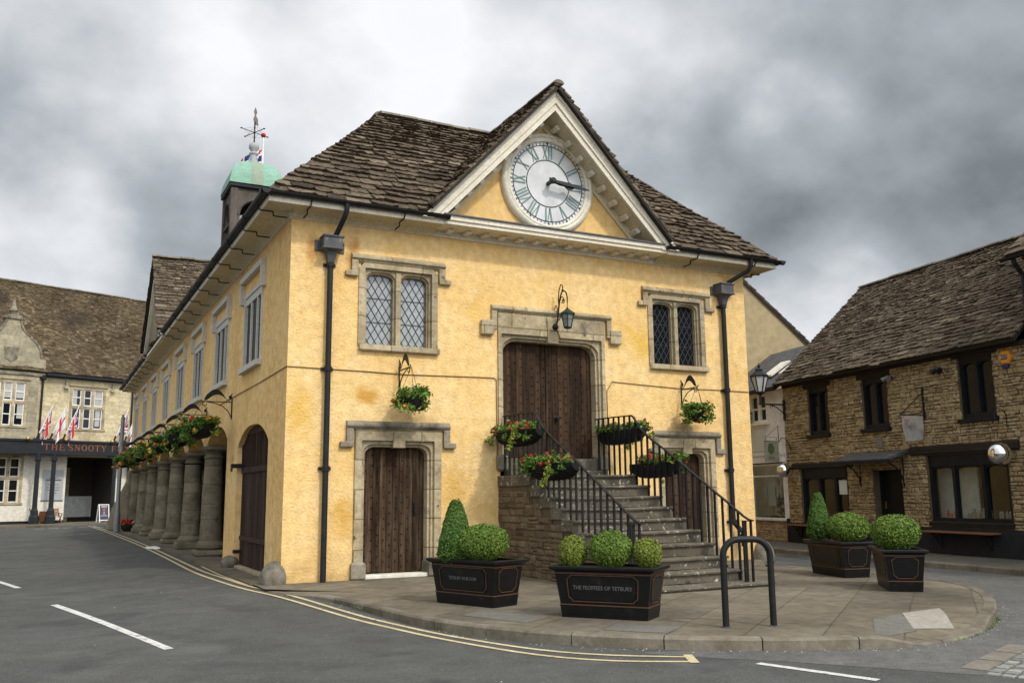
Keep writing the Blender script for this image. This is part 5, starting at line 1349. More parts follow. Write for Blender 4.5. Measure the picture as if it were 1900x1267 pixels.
# ------------------------------------------------------------------ lantern over the main door
t = thing('wall_lantern', 'green metal lantern on a scrolled iron bracket above the main door', 'lantern', (5.98, 0, 5.15))
mb = MB()
mb.ball((-.06, -.09, .12), .075, 10); mb.tube([(-.06, 0, .12), (-.06, -.1, .12)], .04, 8)
mb.tube([(-.06, -.10, .12), (-.03, -.14, .25), (-.01, -.16, .5), (0, -.2, .72), (.0, -.28, .86), (0, -.38, .9), (0, -.48, .84), (0, -.53, .72), (0, -.53, .58)], [.02, .02, .02, .018, .017, .016, .016, .015, .012], 7)
mb.tube([(0, -.16, .55), (0, -.14, .75), (0, -.18, .95), (0, -.26, 1.06), (0, -.33, 1.02), (0, -.34, .93), (0, -.29, .90)], .012, 6)
mb.tube([(0, -.30+.07*math.cos(a), .70+.07*math.sin(a)) for a in [k*.5 for k in range(11)]], .010, 5); mb.tube([(0, -.36+.05*math.cos(a), .66+.05*math.sin(a)) for a in [k*.5 for k in range(11)]], .010, 5)
mb.tube([(-.03, -.08+.05*math.cos(a), .52+.09*math.sin(a)) for a in [k*.5 for k in range(12)]], .010, 5); mb.tube([(-.03, -.20+.06*math.cos(a), .33+.08*math.sin(a)) for a in [k*.5 for k in range(11)]], .010, 5); mb.tube([(-.05, -.10, .1), (-.02, -.16, -.05), (0, -.2, -.16), (0, -.26, -.16)], .010, 5)
mb.tube([(0, -.53, .58), (0, -.53, .46)], .008, 5); part('scroll_bracket', mb, 'black_iron', t)
def lantern(parent, c, s, body, glass, n=6, cap=True, h=.40):
    mb = MB(); mb.lathe([(.03*s, .46*s), (.05*s, .42*s), (.16*s, .34*s), (.25*s, .28*s), (.25*s, .25*s), (.2*s, .25*s)], c, n); part('roof', mb, body, parent)
    g = MB(); g.lathe([(.115*s, -.12*s), (.195*s, .25*s)], c, n); part('glass', g, glass, parent)
    mb = MB()
    for k in range(n):
        a = 2*PI*k/n; u = Vector((math.cos(a), math.sin(a), 0)); mb.bar(Vector(c)+u*.12*s+Vector((0, 0, -.13*s)), Vector(c)+u*.205*s+Vector((0, 0, .26*s)), .022*s, .022*s)
        b_ = 2*PI*(k+1)/n; v = Vector((math.cos(b_), math.sin(b_), 0)); mb.bar(Vector(c)+u*.165*s+Vector((0, 0, .10*s)), Vector(c)+v*.165*s+Vector((0, 0, .10*s)), .010*s, .010*s)
    mb.lathe([(.10*s, -.17*s), (.13*s, -.15*s), (.13*s, -.115*s), (.10*s, -.115*s)], c, n); part('frame', mb, body, parent)
lantern(t, (0, -.53, .14), .74, 'lantern_green', 'lantern_glass')

# ------------------------------------------------------------------ planters and clipped box
PW, PD, TW, TD, PH = 1.17, .50, 1.45, .72, .66
def planter(label, loc, rz, txt, tsize):
    t = thing('planter', label, 'planter', loc, rz, 'black street planters')
    def lerp(z): f = z/PH; return (PW+(TW-.10-PW)*f)/2, (PD+(TD-.10-PD)*f)/2
    mb = MB(); rings = []
    for z in (0, .02, .16, .17, PH-.05): a, b = lerp(z); e = .006 if z in (.17,) else 0; rings.append([(-a+e, -b+e, z), (a-e, -b+e, z), (a-e, b-e, z), (-a+e, b-e, z)])
    mb.loft(rings); part('tub', mb, 'planter_black', t)
    mb = MB(); o = [(TW/2, TD/2), (TW/2-.012, TD/2-.012)]
    A = [(-TW/2, -TD/2), (TW/2, -TD/2), (TW/2, TD/2), (-TW/2, TD/2)]
    def ringxy(d, z): return [(math.copysign(abs(x)-d, x), math.copysign(abs(y)-d, y), z) for x, y in A]
    mb.loft([ringxy(.07, PH-.075), ringxy(.03, PH-.06), ringxy(.0, PH-.035), ringxy(.0, PH-.008), ringxy(.012, PH), ringxy(.085, PH), ringxy(.09, PH-.04)], cap=False); part('rim', mb, 'planter_black', t)
    mb = MB(); mb.quad(*ringxy(.08, PH-.035)); part('soil', mb, 'soil', t)
    mb = MB()
    for z, d in ((.165, .004), (PH-.092, .003)):
        a, b = lerp(z); mb.loft([[(-a-d, -b-d, z-.007), (a+d, -b-d, z-.007), (a+d, b+d, z-.007), (-a-d, b+d, z-.007)], [(-a-d, -b-d, z+.007), (a+d, -b-d, z+.007), (a+d, b+d, z+.007), (-a-d, b+d, z+.007)]])
    part('copper_band', mb, 'copper_line', t)
    # raised panels with notched corners
    for side in range(4):
        wide = side in (0, 2)
        (a0, b0), (a1, b1) = lerp(.20), lerp(.555)
        d0, d1 = (b0, b1) if wide else (a0, a1)
        hw0, hw1 = ((a0-.14, a1-.17) if wide else (b0-.09, b1-.10))
        zc = .375
        pts = []
        for sx, sz in ((-1, -1), (1, -1), (1, 1), (-1, 1)):
            cz = .21 if sz < 0 else .545; hw = hw0 if sz < 0 else hw1; n_ = .05
            c1 = [(sx*hw, cz-sz*n_), (sx*(hw-.02), cz-sz*(n_-.012)), (sx*(hw-n_), cz-sz*.018), (sx*(hw-n_), cz)]
            pts += c1 if sx*sz > 0 else list(reversed(c1))
        def P3(x, z, o):
            d = d0+(d1-d0)*(z-.20)/.355+o
            return {0: (x, -d, z), 2: (-x, d, z), 1: (d, x, z), 3: (-d, -x, z)}[side]
        fr = MB(); cx_ = 0; n_ = len(pts)
        for k in range(n_): fr.bar(P3(*pts[k], .006), P3(*pts[(k+1) % n_], .006), .008, .009)
        part('panel_moulding', fr, 'copper_line', t)
        fr = MB(); sh = [(x*.93, zc+(z-zc)*.86) for x, z in pts]; fr.prism([P3(x, z, .006) for x, z in sh], Vector(P3(0, zc, 0))-Vector(P3(0, zc, .0085)))
        part('panel', fr, 'planter_black', t)
        if side == 0 and txt:
            X = Vector(P3(1, zc, .0075))-Vector(P3(-1, zc, .0075)); Y = Vector(P3(0, zc+.1, .0075))-Vector(P3(0, zc-.1, .0075))
            part('lettering', text_mb(txt, tsize, plane_mtx(P3(0, zc+.01, .009), X, Y), .002, .92), 'letter_grey', t)
    return t
pl1 = planter('long black planter lettered TETBURY IN BLOOM, cone and ball of box, by the left door', (1.82, -4.72, 0), R(-69.6), 'TETBURY IN BLOOM', .068)
pl2 = planter('long black planter lettered THE FEOFFEES OF TETBURY, three box balls, before the steps', (2.73, -6.96, 0), R(-52.9), 'THE FEOFFEES OF TETBURY', .072)
pl3 = planter('black planter with a cone and a flat box ball, farthest to the right back', (9.80, -4.21, 0), R(-105.9), '', .09)
pl4 = planter('black planter seen end on with one box ball, at the right side of the paving', (8.76, -6.47, 0), R(-130), '', .09)
def bush(label, c, sq, seed, m_='box_leaf', n=5200, cone=False, size=.019):
    t = thing('box_bush', label, 'clipped bush', (c[0], c[1], c[2]-sq[2]), 0, 'clipped box bushes')
    fine = None
    if cone:
        def fine(p, d):
            z = p.z/sq[2]; z = min(max(z, -1), 1); f = (1-z)*.5; s_ = .16+.96*f**.62 if z > -.75 else 1.0*(1+z)/.25*.3+.75
            h = math.hypot(d.x, d.y) or 1; k = min(p.length/max(Vector((d.x*sq[0], d.y*sq[1], d.z*sq[2])).length, 1e-6), 1.1)
            return Vector((d.x/h*sq[0]*s_*k, d.y/h*sq[1]*s_*k, p.z))
    mb = MB()
    if cone: mb.lathe([(.02, -sq[2]), (sq[0]*.62, -sq[2]*.9), (sq[0]*.86, -sq[2]*.5), (sq[0]*.70, 0), (sq[0]*.42, sq[2]*.5), (sq[0]*.1, sq[2]*.93)], (0, 0, sq[2]), 14)
    else: mb.ball((0, 0, sq[2]), 1, 16, (sq[0]*.86, sq[1]*.86, sq[2]*.86))
    part('inner_twigs', mb, 'leaf_core', t, True)
    mb = MB(); leafball(mb, (0, 0, sq[2]), sq, int(n*1.9), size, seed, fine=fine, shell=.13, bumpy=.06 if not cone else .03); part('leaves', mb, m_, t)
    mb = MB(); mb.tube([(0, 0, -.10), (0, 0, sq[2])], .03, 6); part('stem', mb, 'bark', t)
bush('tall clipped box cone in the planter by the left lower door', (1.58, -4.50, 1.06), (.27, .27, .46), 1, 'cone_leaf', 6000, True)
bush('wide clipped box ball beside the cone in the planter by the left door', (1.91, -4.80, .885), (.37, .37, .275), 2, 'box_leaf', 6000)
bush('small yellowish box ball at the left end of the front planter', (2.38, -6.62, .83), (.185, .185, .205), 3, 'box_leaf_yellow', 3200)
bush('large middle box ball of the front planter', (2.74, -6.98, .87), (.285, .285, .24), 4, 'box_leaf', 5000)
bush('small yellowish box ball at the right end of the front planter', (3.10, -7.31, .82), (.19, .19, .19), 5, 'box_leaf_yellow', 3200)
bush('slim dark box cone in the farther planter on the right', (9.70, -3.84, 1.12), (.235, .235, .45), 6, 'cone_leaf', 4200, True, .022)
bush('flattened box ball beside the cone in the farther planter on the right', (9.86, -4.42, .91), (.40, .40, .28), 7, 'box_leaf', 5000, False, .022)
bush('round box ball alone in the end-on planter on the right', (8.77, -6.45, .91), (.385, .385, .30), 8, 'box_leaf', 5200, False, .022)

# ------------------------------------------------------------------ bicycle hoop
t = thing('bicycle_hoop', 'black tubular bicycle hoop standing on the paving in front of the steps', 'bike stand', (3.655, -8.60, 0), math.atan2(-.22, .55))
hw, hh, rr = .295, 1.03, .20
pts = [(-hw, 0, -.05), (-hw, 0, .4), (-hw, 0, hh-rr)]+[(-hw+rr-rr*math.cos(a), 0, hh-rr+rr*math.sin(a)) for a in [PI/2*k/8 for k in range(1, 9)]]
pts += [(hw-rr+rr*math.sin(a), 0, hh-rr+rr*math.cos(a)) for a in [PI/2*k/8 for k in range(0, 9)]]+[(hw, 0, .4), (hw, 0, -.05)]
mb = MB(); mb.tube(pts, .040, 14); part('tube', mb, 'black_iron', t, True)
mb = MB(); mb.box(-hw+.02, -hw+.06, -.012, .012, .70, .73); mb.box(hw-.06, hw-.02, -.012, .012, .70, .73); part('lugs', mb, 'black_iron', t)
mb = MB()
for s in (-1, 1): mb.lathe([(.055, .001), (.055, .008), (.03, .012)], (s*hw, 0, 0), 12)
part('ground_collars', mb, 'lead_grey', t)
# ------------------------------------------------------------------ the inn across the square (left background)
PUBL = Vector((-4.43, 49.55, 0)); PUBR = R(22)
pub = thing('inn', 'cream stone inn with steep slate roof and curved gable at the far left', 'inn', PUBL, PUBR)
def Q(name, mb, m, parent=pub, smooth=False, label=None): return part(name, mb, m, parent, smooth, False, label)
mb = MB(); yw = 1.2
wall_holes(mb, -9, 12, 4.4, 9.9, [(2.30, 4.76, 6.30, 9.18), (-2.95, -.50, 6.30, 9.30)], yw, .25)
mb.quad((-9, yw, 4.4), (-9, 12, 4.4), (-9, 12, 9.9), (-9, yw, 9.9)); mb.quad((12, yw, 0), (12, 12, 0), (12, 12, 9.9), (12, yw, 9.9)); mb.quad((-9, 12, 0), (12, 12, 0), (12, 12, 9.9), (-9, 12, 9.9))
Q('upper_wall', mb, 'pub_ashlar')
mb = MB(); wall_holes(mb, -9, 12, 0, 4.4, [(-2.95, -.65, 1.36, 4.2), (2.42, 5.75, 0, 4.39)], yw+.02, .3)
Q('ground_wall', mb, 'cream_wall')
mb = MB(); mb.box(-9, 2.42, yw-.02, yw+.019, 0, .18); Q('plinth', mb, 'shop_black')
mb = MB(); mb.quad((2.42, 4.6, 0), (5.75, 4.6, 0), (5.75, 4.6, 4.39), (2.42, 4.6, 4.39)); mb.quad((2.42, 1.52, 0), (2.42, 4.6, 0), (2.42, 4.6, 4.39), (2.42, 1.52, 4.39)); mb.quad((5.75, 1.52, 0), (5.75, 4.6, 0), (5.75, 4.6, 4.39), (5.75, 1.52, 4.39)); mb.quad((2.42, 1.52, 4.38), (5.75, 1.52, 4.38), (5.75, 4.6, 4.38), (2.42, 4.6, 4.38))
Q('entry_recess', mb, 'interior_brown')
mb = MB(); mb.box(3.75, 5.7, 4.4, 4.59, .3, 1.75); Q('recess_dado', mb, 'interior_white')
mb = MB(); arch_frame(mb, (2.5, 4.05, 3.75), (2.68, 3.75, 3.5), 0, 4.42, .17, .5, .7, 6); Q('arched_doorway', mb, 'pub_gable_stone')
mb = MB(); mb.box(2.68, 3.75, 4.5, 4.55, 0, 3.5); Q('inner_door', mb, 'interior_dark')
# projecting gable bay with ogee outline
gc = -1.72
rp_ = [(1.87, 4.4), (1.87, 9.6), (2.22, 9.75), (2.22, 10.75), (1.85, 10.85), (1.83, 10.95), (1.78, 11.3), (1.66, 11.6), (1.48, 11.85), (1.28, 12.02), (1.12, 12.1), (1.12, 12.22), (.92, 12.32), (.72, 12.5), (.55, 12.75), (.44, 13.0), (.40, 13.3)]
poly = [(gc+x, z) for x, z in rp_]+[(gc-x, z) for x, z in reversed(rp_)]
mb = MB(); y0, y1 = 1.02, 1.45
# front face as strips so the window opening stays open
def bay_front(y):
    m3 = MB(); wall_holes(m3, gc-1.87, gc+1.87, 4.4, 9.6, [(-2.95, -.50, 6.30, 9.30)], y, .3); mb.add(m3.v, m3.f)
    for (a, b), (c, d) in zip(rp_[1:], rp_[2:]):
        if d > b: mb.quad((gc-a, y, b), (gc+a, y, b), (gc+c, y, d), (gc-c, y, d))
bay_front(y0)
for sgn in (1, -1):
    for (a, b), (c, d) in zip(rp_, rp_[1:]): mb.quad((gc+sgn*a, y0, b), (gc+sgn*a, y1 if b > 9.5 else 1.2, b), (gc+sgn*c, y1 if d > 9.5 else 1.2, d), (gc+sgn*c, y0, d))
bay = Q('gable', mb, 'pub_gable_stone')
mb = MB()
for sgn in (1, -1):
    P_ = [(gc+sgn*x, 1.2, z) for x, z in rp_[4:]]
    for a, b in zip(P_, P_[1:]): mb.bar(Vector(a)+Vector((sgn*.03, 0, .03)), Vector(b)+Vector((sgn*.03, 0, .03)), .13, .52, (0, 1, 0)) if False else mb.loft([[(p[0]+sgn*o, y, p[2]+.0) for o, y in ((-.02, .95), (.10, .95), (.10, 1.5), (-.02, 1.5))] for p in (a, b)])
part('coping', mb, 'weathered_stone', bay)
mb = MB(); mb.bbox(gc-.60, gc+.60, .9, 1.55, 13.28, 13.42, .03); mb.bbox(gc-.48, gc+.48, .95, 1.5, 13.42, 13.55, .03); mb.lathe([(.2, 13.55), (.22, 13.75), (.3, 13.85), (.26, 13.95), (.14, 14.2), (.05, 14.75), (.01, 14.8)], (gc, 1.22, 0), 10); part('finial', mb, 'weathered_stone', bay)
mb = MB(); mb.bbox(gc-1.95, gc+2.0, .93, 1.02, 9.62, 9.76, .02); part('string_course', mb, 'weathered_stone', bay)
mb = MB(); mb.prism([(gc-.46, .97, 11.42), (gc+.46, .97, 11.42), (gc+.50, .97, 11.46), (gc+.40, .97, 11.1), (gc+.40, .97, 10.7), (gc, .97, 10.45), (gc-.40, .97, 10.7), (gc-.40, .97, 11.1), (gc-.50, .97, 11.46)], (0, .06, 0)); part('shield', mb, 'weathered_stone', bay)
# windows
def stone_window(name, x0, x1, z0, z1, y, n, curt, label=None):
    mb = MB(); f_ = .17
    mb.box(x0, x0+f_, y-.02, y+.2, z0, z1); mb.box(x1-f_, x1, y-.02, y+.2, z0, z1); mb.box(x0+f_, x1-f_, y-.02, y+.2, z1-f_, z1); mb.box(x0-.08, x1+.08, y-.06, y+.2, z0-.12, z0)
    zt = z0+(z1-z0)*.52; mb.box(x0+f_, x1-f_, y-.018, y+.2, zt-.08, zt+.08); mb.box(x0-.1, x1+.12, y-.10, y-.021, z1+.02, z1+.12)
    wd = (x1-x0-2*f_)/n
    for k in range(1, n): mb.box(x0+f_+k*wd-.09, x0+f_+k*wd+.09, y-.016, y+.2, z0, z1-f_)
    fr = Q(name, mb, 'dressed_stone', label=label)
    sm = MB(); g = MB(); cm = MB()
    for k in range(n):
        for a, b in ((z0+.02, zt-.08), (zt+.08, z1-f_)):
            xa, xb = x0+f_+k*wd+(.09 if k else 0), x0+f_+(k+1)*wd-(.09 if k < n-1 else 0); t = .065
            sm.box(xa, xa+t, y+.05, y+.12, a, b); sm.box(xb-t, xb, y+.05, y+.12, a, b); sm.box(xa+t, xb-t, y+.05, y+.12, a, a+t); sm.box(xa+t, xb-t, y+.05, y+.12, b-t, b); m_ = (a+b)/2; sm.box(xa+t, xb-t, y+.06, y+.11, m_-.03, m_+.03)
            g.quad((xa, y+.10, a), (xb, y+.10, a), (xb, y+.10, b), (xa, y+.10, b))
            c = curt.get((k, 0 if a < zt-.2 else 1))
            if c: cm.quad((xa+t+c[0]*(xb-xa-2*t), y+.095, a+t+c[2]*(b-a-2*t)), (xa+t+c[1]*(xb-xa-2*t), y+.095, a+t+c[2]*(b-a-2*t)), (xa+t+c[1]*(xb-xa-2*t), y+.095, b-t), (xa+t+c[0]*(xb-xa-2*t), y+.095, b-t))
    part('sash', sm, 'white_paint', fr); part('pane', g, 'dark_glass', fr)
    if cm.v: part('curtain', cm, 'curtain', fr)
stone_window('upper_window', 2.30, 4.76, 6.30, 9.18, yw, 3, {(0, 1): (0, .6, 0), (2, 1): (0, 1, 0), (2, 0): (.2, .9, .1)})
stone_window('upper_window', -2.95, -.50, 6.30, 9.30, 1.02, 3, {(2, 1): (0, 1, .1), (1, 1): (0, 1, .1), (2, 0): (.3, 1, .3)})
stone_window('lower_window', -2.95, -.36, 1.36, 4.40, 1.2, 3, {})
# slate roof
rs = MB(); ul = MB(); V_ = Vector((0, 5.2, 7.0)); L_ = V_.length
po = [(0, 0), (20.6, 0), (20.6, L_), (0, L_)]
slates(rs, (-9.2, .86, 9.95), (1, 0, 0), V_, po, .20, .12, .30, .20, .035, 71, 1.0); underlay(ul, (-9.2, .86, 9.95), (1, 0, 0), V_, po)
ul.quad((-9.2, 6.1, 16.9), (11.4, 6.1, 16.9), (11.4, 12.2, 9.9), (-9.2, 12.2, 9.9)); ul.quad((11.4, 1.0, 9.9), (11.4, 12.2, 9.9), (11.4, 6.1, 16.9)); ul.quad((-9.2, 1.0, 9.9), (-9.2, 12.2, 9.9), (-9.2, 6.1, 16.9))
for sgn in (1, -1): ul.quad((gc+sgn*1.75, 1.4, 10.7), (gc, 1.4, 12.9), (gc, 3.2, 12.9), (gc+sgn*1.75, 1.6, 10.7)) 
ro = Q('roof', rs, 'far_slate'); part('roof_boarding', ul, 'roof_underlay', ro)
mb = MB(); ridge(mb, (-9.2, 6.08, 16.98), (11.4, 6.08, 16.98), .15, .6); part('ridge_stones', mb, 'ridge_stone', ro)
mb = MB(); mb.box(gc+2.25, 11.2, .72, .92, 9.72, 9.88); mb.box(gc+2.25, 11.2, .93, 1.19, 9.66, 9.78); Q('gutter', mb, 'shop_black')
mb = MB(); mb.tube([(.42, .95, 9.75), (.42, 1.08, 9.4), (.42, 1.1, 5.5)], .07, 8); mb.bbox(.27, .57, .9, 1.18, 9.45, 9.75, .02); Q('downpipe', mb, 'downpipe_iron')
mb = MB(); mb.tube([(6.66, .85, 9.75), (6.66, 1.08, 9.5), (6.66, 1.1, .2)], .07, 8); Q('downpipe', mb, 'downpipe_iron')
# iron canopy
mb = MB(); mb.box(-9, 11, -.30, 1.19, 5.30, 5.40); mb.box(-9, 11, -.25, -.15, 4.55, 5.30); mb.box(-9, 11, -.30, -.12, 4.46, 4.56); mb.box(-9, 11, -.33, -.22, 5.26, 5.36); mb.box(-9, 11, -.14, 1.18, 5.1, 5.16)
can = Q('canopy', mb, 'pub_blue')
def SL_(mb, c, ox, oz, h, wx, y=-.256, dep=.012):
    """one serif capital built from strokes"""
    def b(x0, z0, x1, z1, w_):
        A = Vector((ox+x0*wx, 0, oz+z0*h)); B = Vector((ox+x1*wx, 0, oz+z1*h)); d = (B-A).normalized(); n_ = Vector((-d.z, 0, d.x))*w_*h/2
        mb.prism([(p.x, y, p.z) for p in (A-n_, B-n_, B+n_, A+n_)], (0, -dep, 0))
    def ser(x, z): b(x-.14, z, x+.14, z, .07)
    if c == 'T': b(.5, 0, .5, 1, .16); b(.03, .96, .97, .96, .08); b(.06, .76, .06, 1, .07); b(.94, .76, .94, 1, .07); ser(.5, .035)
    if c == 'H':
        for x in (.2, .8): b(x, 0, x, 1, .15); ser(x, .035); ser(x, .965)
        b(.2, .5, .8, .5, .07)
    if c in 'EF':
        b(.22, 0, .22, 1, .16); ser(.2, .965); ser(.2, .035); b(.2, .96, .88, .96, .08); b(.2, .52, .65, .52, .07); b(.86, .78, .86, 1, .07); b(.65, .42, .65, .62, .06)
        if c == 'E': b(.2, .04, .9, .04, .08); b(.88, 0, .88, .24, .07)
    if c == 'N': b(.17, 0, .17, 1, .07); b(.83, 0, .83, 1, .07); b(.14, .97, .83, .05, .17); ser(.17, .035); ser(.83, .965); ser(.1, .965)
    if c == 'Y': b(.1, 1, .5, .46, .16); b(.9, 1, .5, .46, .08); b(.5, 0, .5, .5, .16); ser(.12, .965); ser(.88, .965); ser(.5, .035)
    if c == 'X': b(.14, 1, .86, 0, .17); b(.86, 1, .14, 0, .08); ser(.14, .965); ser(.86, .965); ser(.14, .035); ser(.86, .035)
    if c == 'O':
        n = 24
        for k in range(n):
            a0, a1 = 2*PI*k/n, 2*PI*(k+1)/n
            b(.5+.40*math.cos(a0), .5+.46*math.sin(a0), .5+.40*math.cos(a1), .5+.46*math.sin(a1), .06+.11*abs(math.cos((a0+a1)/2)))
    if c == 'S':
        pts = [(.82, .76), (.74, .90), (.55, .965), (.35, .95), (.20, .83), (.22, .68), (.40, .57), (.62, .46), (.80, .32), (.80, .16), (.65, .05), (.45, .03), (.25, .10), (.16, .26)]
        for i, (p, q_) in enumerate(zip(pts, pts[1:])): b(*p, *q_, .07+.10*math.exp(-((i-6)/2.5)**2))
mb = MB(); H_ = .42
for word, x0, x1 in (('THE', .17, 1.66), ('SNOOTY', 1.74, 4.40), ('FOX', 4.66, 6.02)):
    st_ = (x1-x0)/len(word)
    for k, c in enumerate(word): SL_(mb, c, x0+k*st_+.04, 4.72, H_, st_*.86)
part('sign_lettering', mb, 'pub_letter', can)
for x in (-.03, .98, 5.03, -4.2, 9.2):
    mb = MB(); mb.lathe([(.30, 0), (.30, .45), (.24, .55), (.22, .85), (.17, .95), (.15, 1.05), (.13, 4.0), (.20, 4.05), (.20, 4.12), (.13, 4.16), (.13, 4.46)], (x, -.2, 0), 8, rot=PI/8)
    for s in (-1, 1): mb.prism([(x+s*.1, -.23, 4.1), (x+s*.2, -.23, 4.22), (x+s*.45, -.23, 4.36), (x+s*.6, -.23, 4.46), (x+s*.1, -.23, 4.46)], (0, .06, 0))
    part('canopy_column', mb, 'pub_blue', can)
for x in (-.85, 1.55, 4.65):
    mb = MB(); mb.ball((x, -.42, 5.42), .13, 10); mb.box(x-.05, x+.05, -.42, -.28, 5.36, 5.44); part('brass_lamp', mb, 'brass', can, True)
for x in (1.97, 5.19):
    mb = MB(); mb.box(x-.04, x+.04, 1.05, 1.19, 9.05, 9.5); mb.prism([(x-.17, .92, 8.98), (x+.17, .92, 8.98), (x+.13, 1.08, 9.16), (x-.13, 1.08, 9.16)], (0, .08, .03)); Q('floodlight', mb, 'sign_beige')
mb = MB(); mb.box(.9, 2.26, yw-.015, yw+.015, 1.5, 3.5); nb = Q('notice_board', mb, 'notice_grey')
mb = MB(); mb.box(.86, 2.30, yw-.03, yw-.016, 1.44, 1.50); q = random.Random(3)
for k, (z, w_) in enumerate(((2.95, .6), (2.78, 1.0), (2.5, .7), (2.3, .9), (2.14, .8), (1.95, .5))): mb.box(1.62-w_/2, 1.62+w_/2, yw-.02, yw-.016, z, z+(.09 if k == 1 else .04))
part('notice_lines', mb, 'letter_dark', nb)
# flags on the canopy
def pubw(x, y, z): return PUBL+Matrix.Rotation(PUBR, 3, 'Z') @ Vector((x, y, z))
fl_ = [(-.22, 'union flag'), (.62, 'st george flag'), (1.45, 'union flag'), (4.86, 'union flag'), (5.62, 'st george flag')]
labs = ['leftmost union flag on a slanted pole over the inn canopy', 'red cross flag between two union flags over the inn canopy', 'third flag from the left over the inn canopy, union flag in front of the window', 'union flag half hidden behind the grey lamp post', 'red cross flag at the right end of the inn canopy']
for k, (x, kind) in enumerate(fl_):
    t = thing('flag', labs[k], 'flag', pubw(x, -.2, 5.40), PUBR, 'flags')
    A = Vector((.0, 0, .05)); B = Vector((.78, -.35, 2.35)); mb = MB(); mb.tube([A, B], [.035, .028], 6); part('pole', mb, 'white_paint', t); mb = MB(); mb.ball(B, .055, 8); part('finial', mb, 'brass', t, True)
    mb = MB(); mb.box(-.16, .16, -.10, .10, 0, .08); mb.tube([(0, 0, .05), (.12, -.05, .42)], .06, 6); part('socket', mb, 'shop_black', t)
    part('cloth', flag_mesh(A+(B-A)*.90, A+(B-A)*.34, 1.35, jack if kind == 'union flag' else george, .95 if k != 4 else 1.05, (.05, -.05, 0), seed=k), FM, t, True)

# ------------------------------------------------------------------ things in front of the inn
pv = MB(); fr_ = [pubw(x, y, 0) for x, y in ((-12, -3.4), (7.2, -3.4), (9.0, 3), (-12, 3))]
pv.add([(p.x, p.y, z) for z in (-.3, -.002) for p in fr_], [(4, 5, 6, 7), (0, 1, 5, 4), (1, 2, 6, 5), (3, 0, 4, 7)]); struct('pavement', pv, 'paving')
def chair(label, x, y, rz):
    t = thing('garden_chair', label, 'chair', pubw(x, y, 0), PUBR+rz, 'wooden chairs outside the inn')
    mb = MB()
    for k in range(5): mb.box(-.24, .24, -.24+k*.1, -.16+k*.1, .42, .445)
    part('seat', mb, 'chair_wood', t)
    mb = MB()
    for k in range(5): mb.box(-.22, .22, .26+k*.025, .285+k*.025, .50+k*.095, .575+k*.095)
    mb.bar((-.23, .22, .40), (-.23, .40, 1.0), .04, .03); mb.bar((.23, .22, .40), (.23, .40, 1.0), .04, .03); part('backrest', mb, 'chair_wood', t)
    for sx in (-1, 1):
        mb = MB(); mb.bar((sx*.25, -.28, 0), (sx*.25, .28, .62), .045, .03); part('leg', mb, 'chair_wood', t)
        mb = MB(); mb.bar((sx*.25, .30, 0), (sx*.25, -.22, .62), .045, .03); part('leg', mb, 'chair_wood', t)
        mb = MB(); mb.bar((sx*.25, -.28, .63), (sx*.25, .28, .65), .05, .03); part('armrest', mb, 'chair_wood', t)
chair('slatted wooden chair facing the road beside the dark entry of the inn', 1.62, .35, 0)
chair('slatted wooden chair standing sideways behind the left canopy column of the inn', .30, .30, R(65))
t = thing('folding_table', 'folded wooden table leaning between the two chairs outside the inn', 'table', pubw(.85, .35, 0), PUBR)
mb = MB(); mb.loft([[(-.36, -.1, .78), (.36, -.1, .78), (.36, -.06, .80), (-.36, -.06, .80)], [(-.30, .22, .10), (.30, .22, .10), (.30, .26, .12), (-.30, .26, .12)]]); part('tabletop', mb, 'chair_wood', t)
mb = MB(); mb.bar((-.3, -.08, .78), (-.3, .45, 0), .04, .03); mb.bar((.3, -.08, .78), (.3, .45, 0), .04, .03); part('legs', mb, 'chair_wood', t)
t = thing('a_board', 'white framed chalk a board standing in front of the inn entry', 'a-board', pubw(4.28, -.55, 0), PUBR)
mb = MB(); fr_ = .06
for s, nm in ((1, 'front'), (-1, 'back')):
    mb = MB()
    def pp(x, z): return Vector((x, -s*(.24-.20*z/1.2), z))
    mb.bar(pp(-.32, 0), pp(-.32, 1.2), .06, .03, (0, 1, 0)); mb.bar(pp(.32, 0), pp(.32, 1.2), .06, .03, (0, 1, 0)); mb.bar(pp(-.29, 1.17), pp(.29, 1.17), .03, .06); mb.bar(pp(-.29, .14), pp(.29, .14), .03, .06); part('frame', mb, 'white_paint', t)
    mb = MB(); a = [pp(-.29, .14), pp(.29, .14), pp(.29, 1.17), pp(-.29, 1.17)]; mb.prism(a, (0, .012*s, 0)); part('chalkboard', mb, 'board_grey', t)
mb = MB(); q = random.Random(4)
for k, (z, w_) in enumerate(((1.05, .42), (.98, .36), (.82, .10), (.66, .12), (.54, .16), (.42, .44))): mb.prism([(-w_/2, -.255+.20*z/1.2, z), (w_/2, -.255+.20*z/1.2, z), (w_/2, -.255+.2*(z+.035)/1.2, z+.035), (-w_/2, -.255+.2*(z+.035)/1.2, z+.035)], (0, .006, 0))
part('chalk_lines', mb, 'chalk_white', t)
mb = MB()
for z, w_ in ((.88, .34), (.74, .30), (.60, .34)): mb.prism([(-w_/2, -.255+.20*z/1.2, z), (w_/2, -.255+.20*z/1.2, z), (w_/2, -.255+.2*(z+.03)/1.2, z+.03), (-w_/2, -.255+.2*(z+.03)/1.2, z+.03)], (0, .006, 0))
part('chalk_lines', mb, 'chalk_red', t)
t = thing('lamp_post', 'grey galvanised post at the bend of the double yellow lines before the inn', 'post', (-.66, 32.0, -.05))
mb = MB(); mb.lathe([(.15, 0), (.15, .9), (.10, 1.0), (.09, 5.6), (.07, 5.65)], (0, 0, 0), 12); part('shaft', mb, 'galvanised', t, 40)
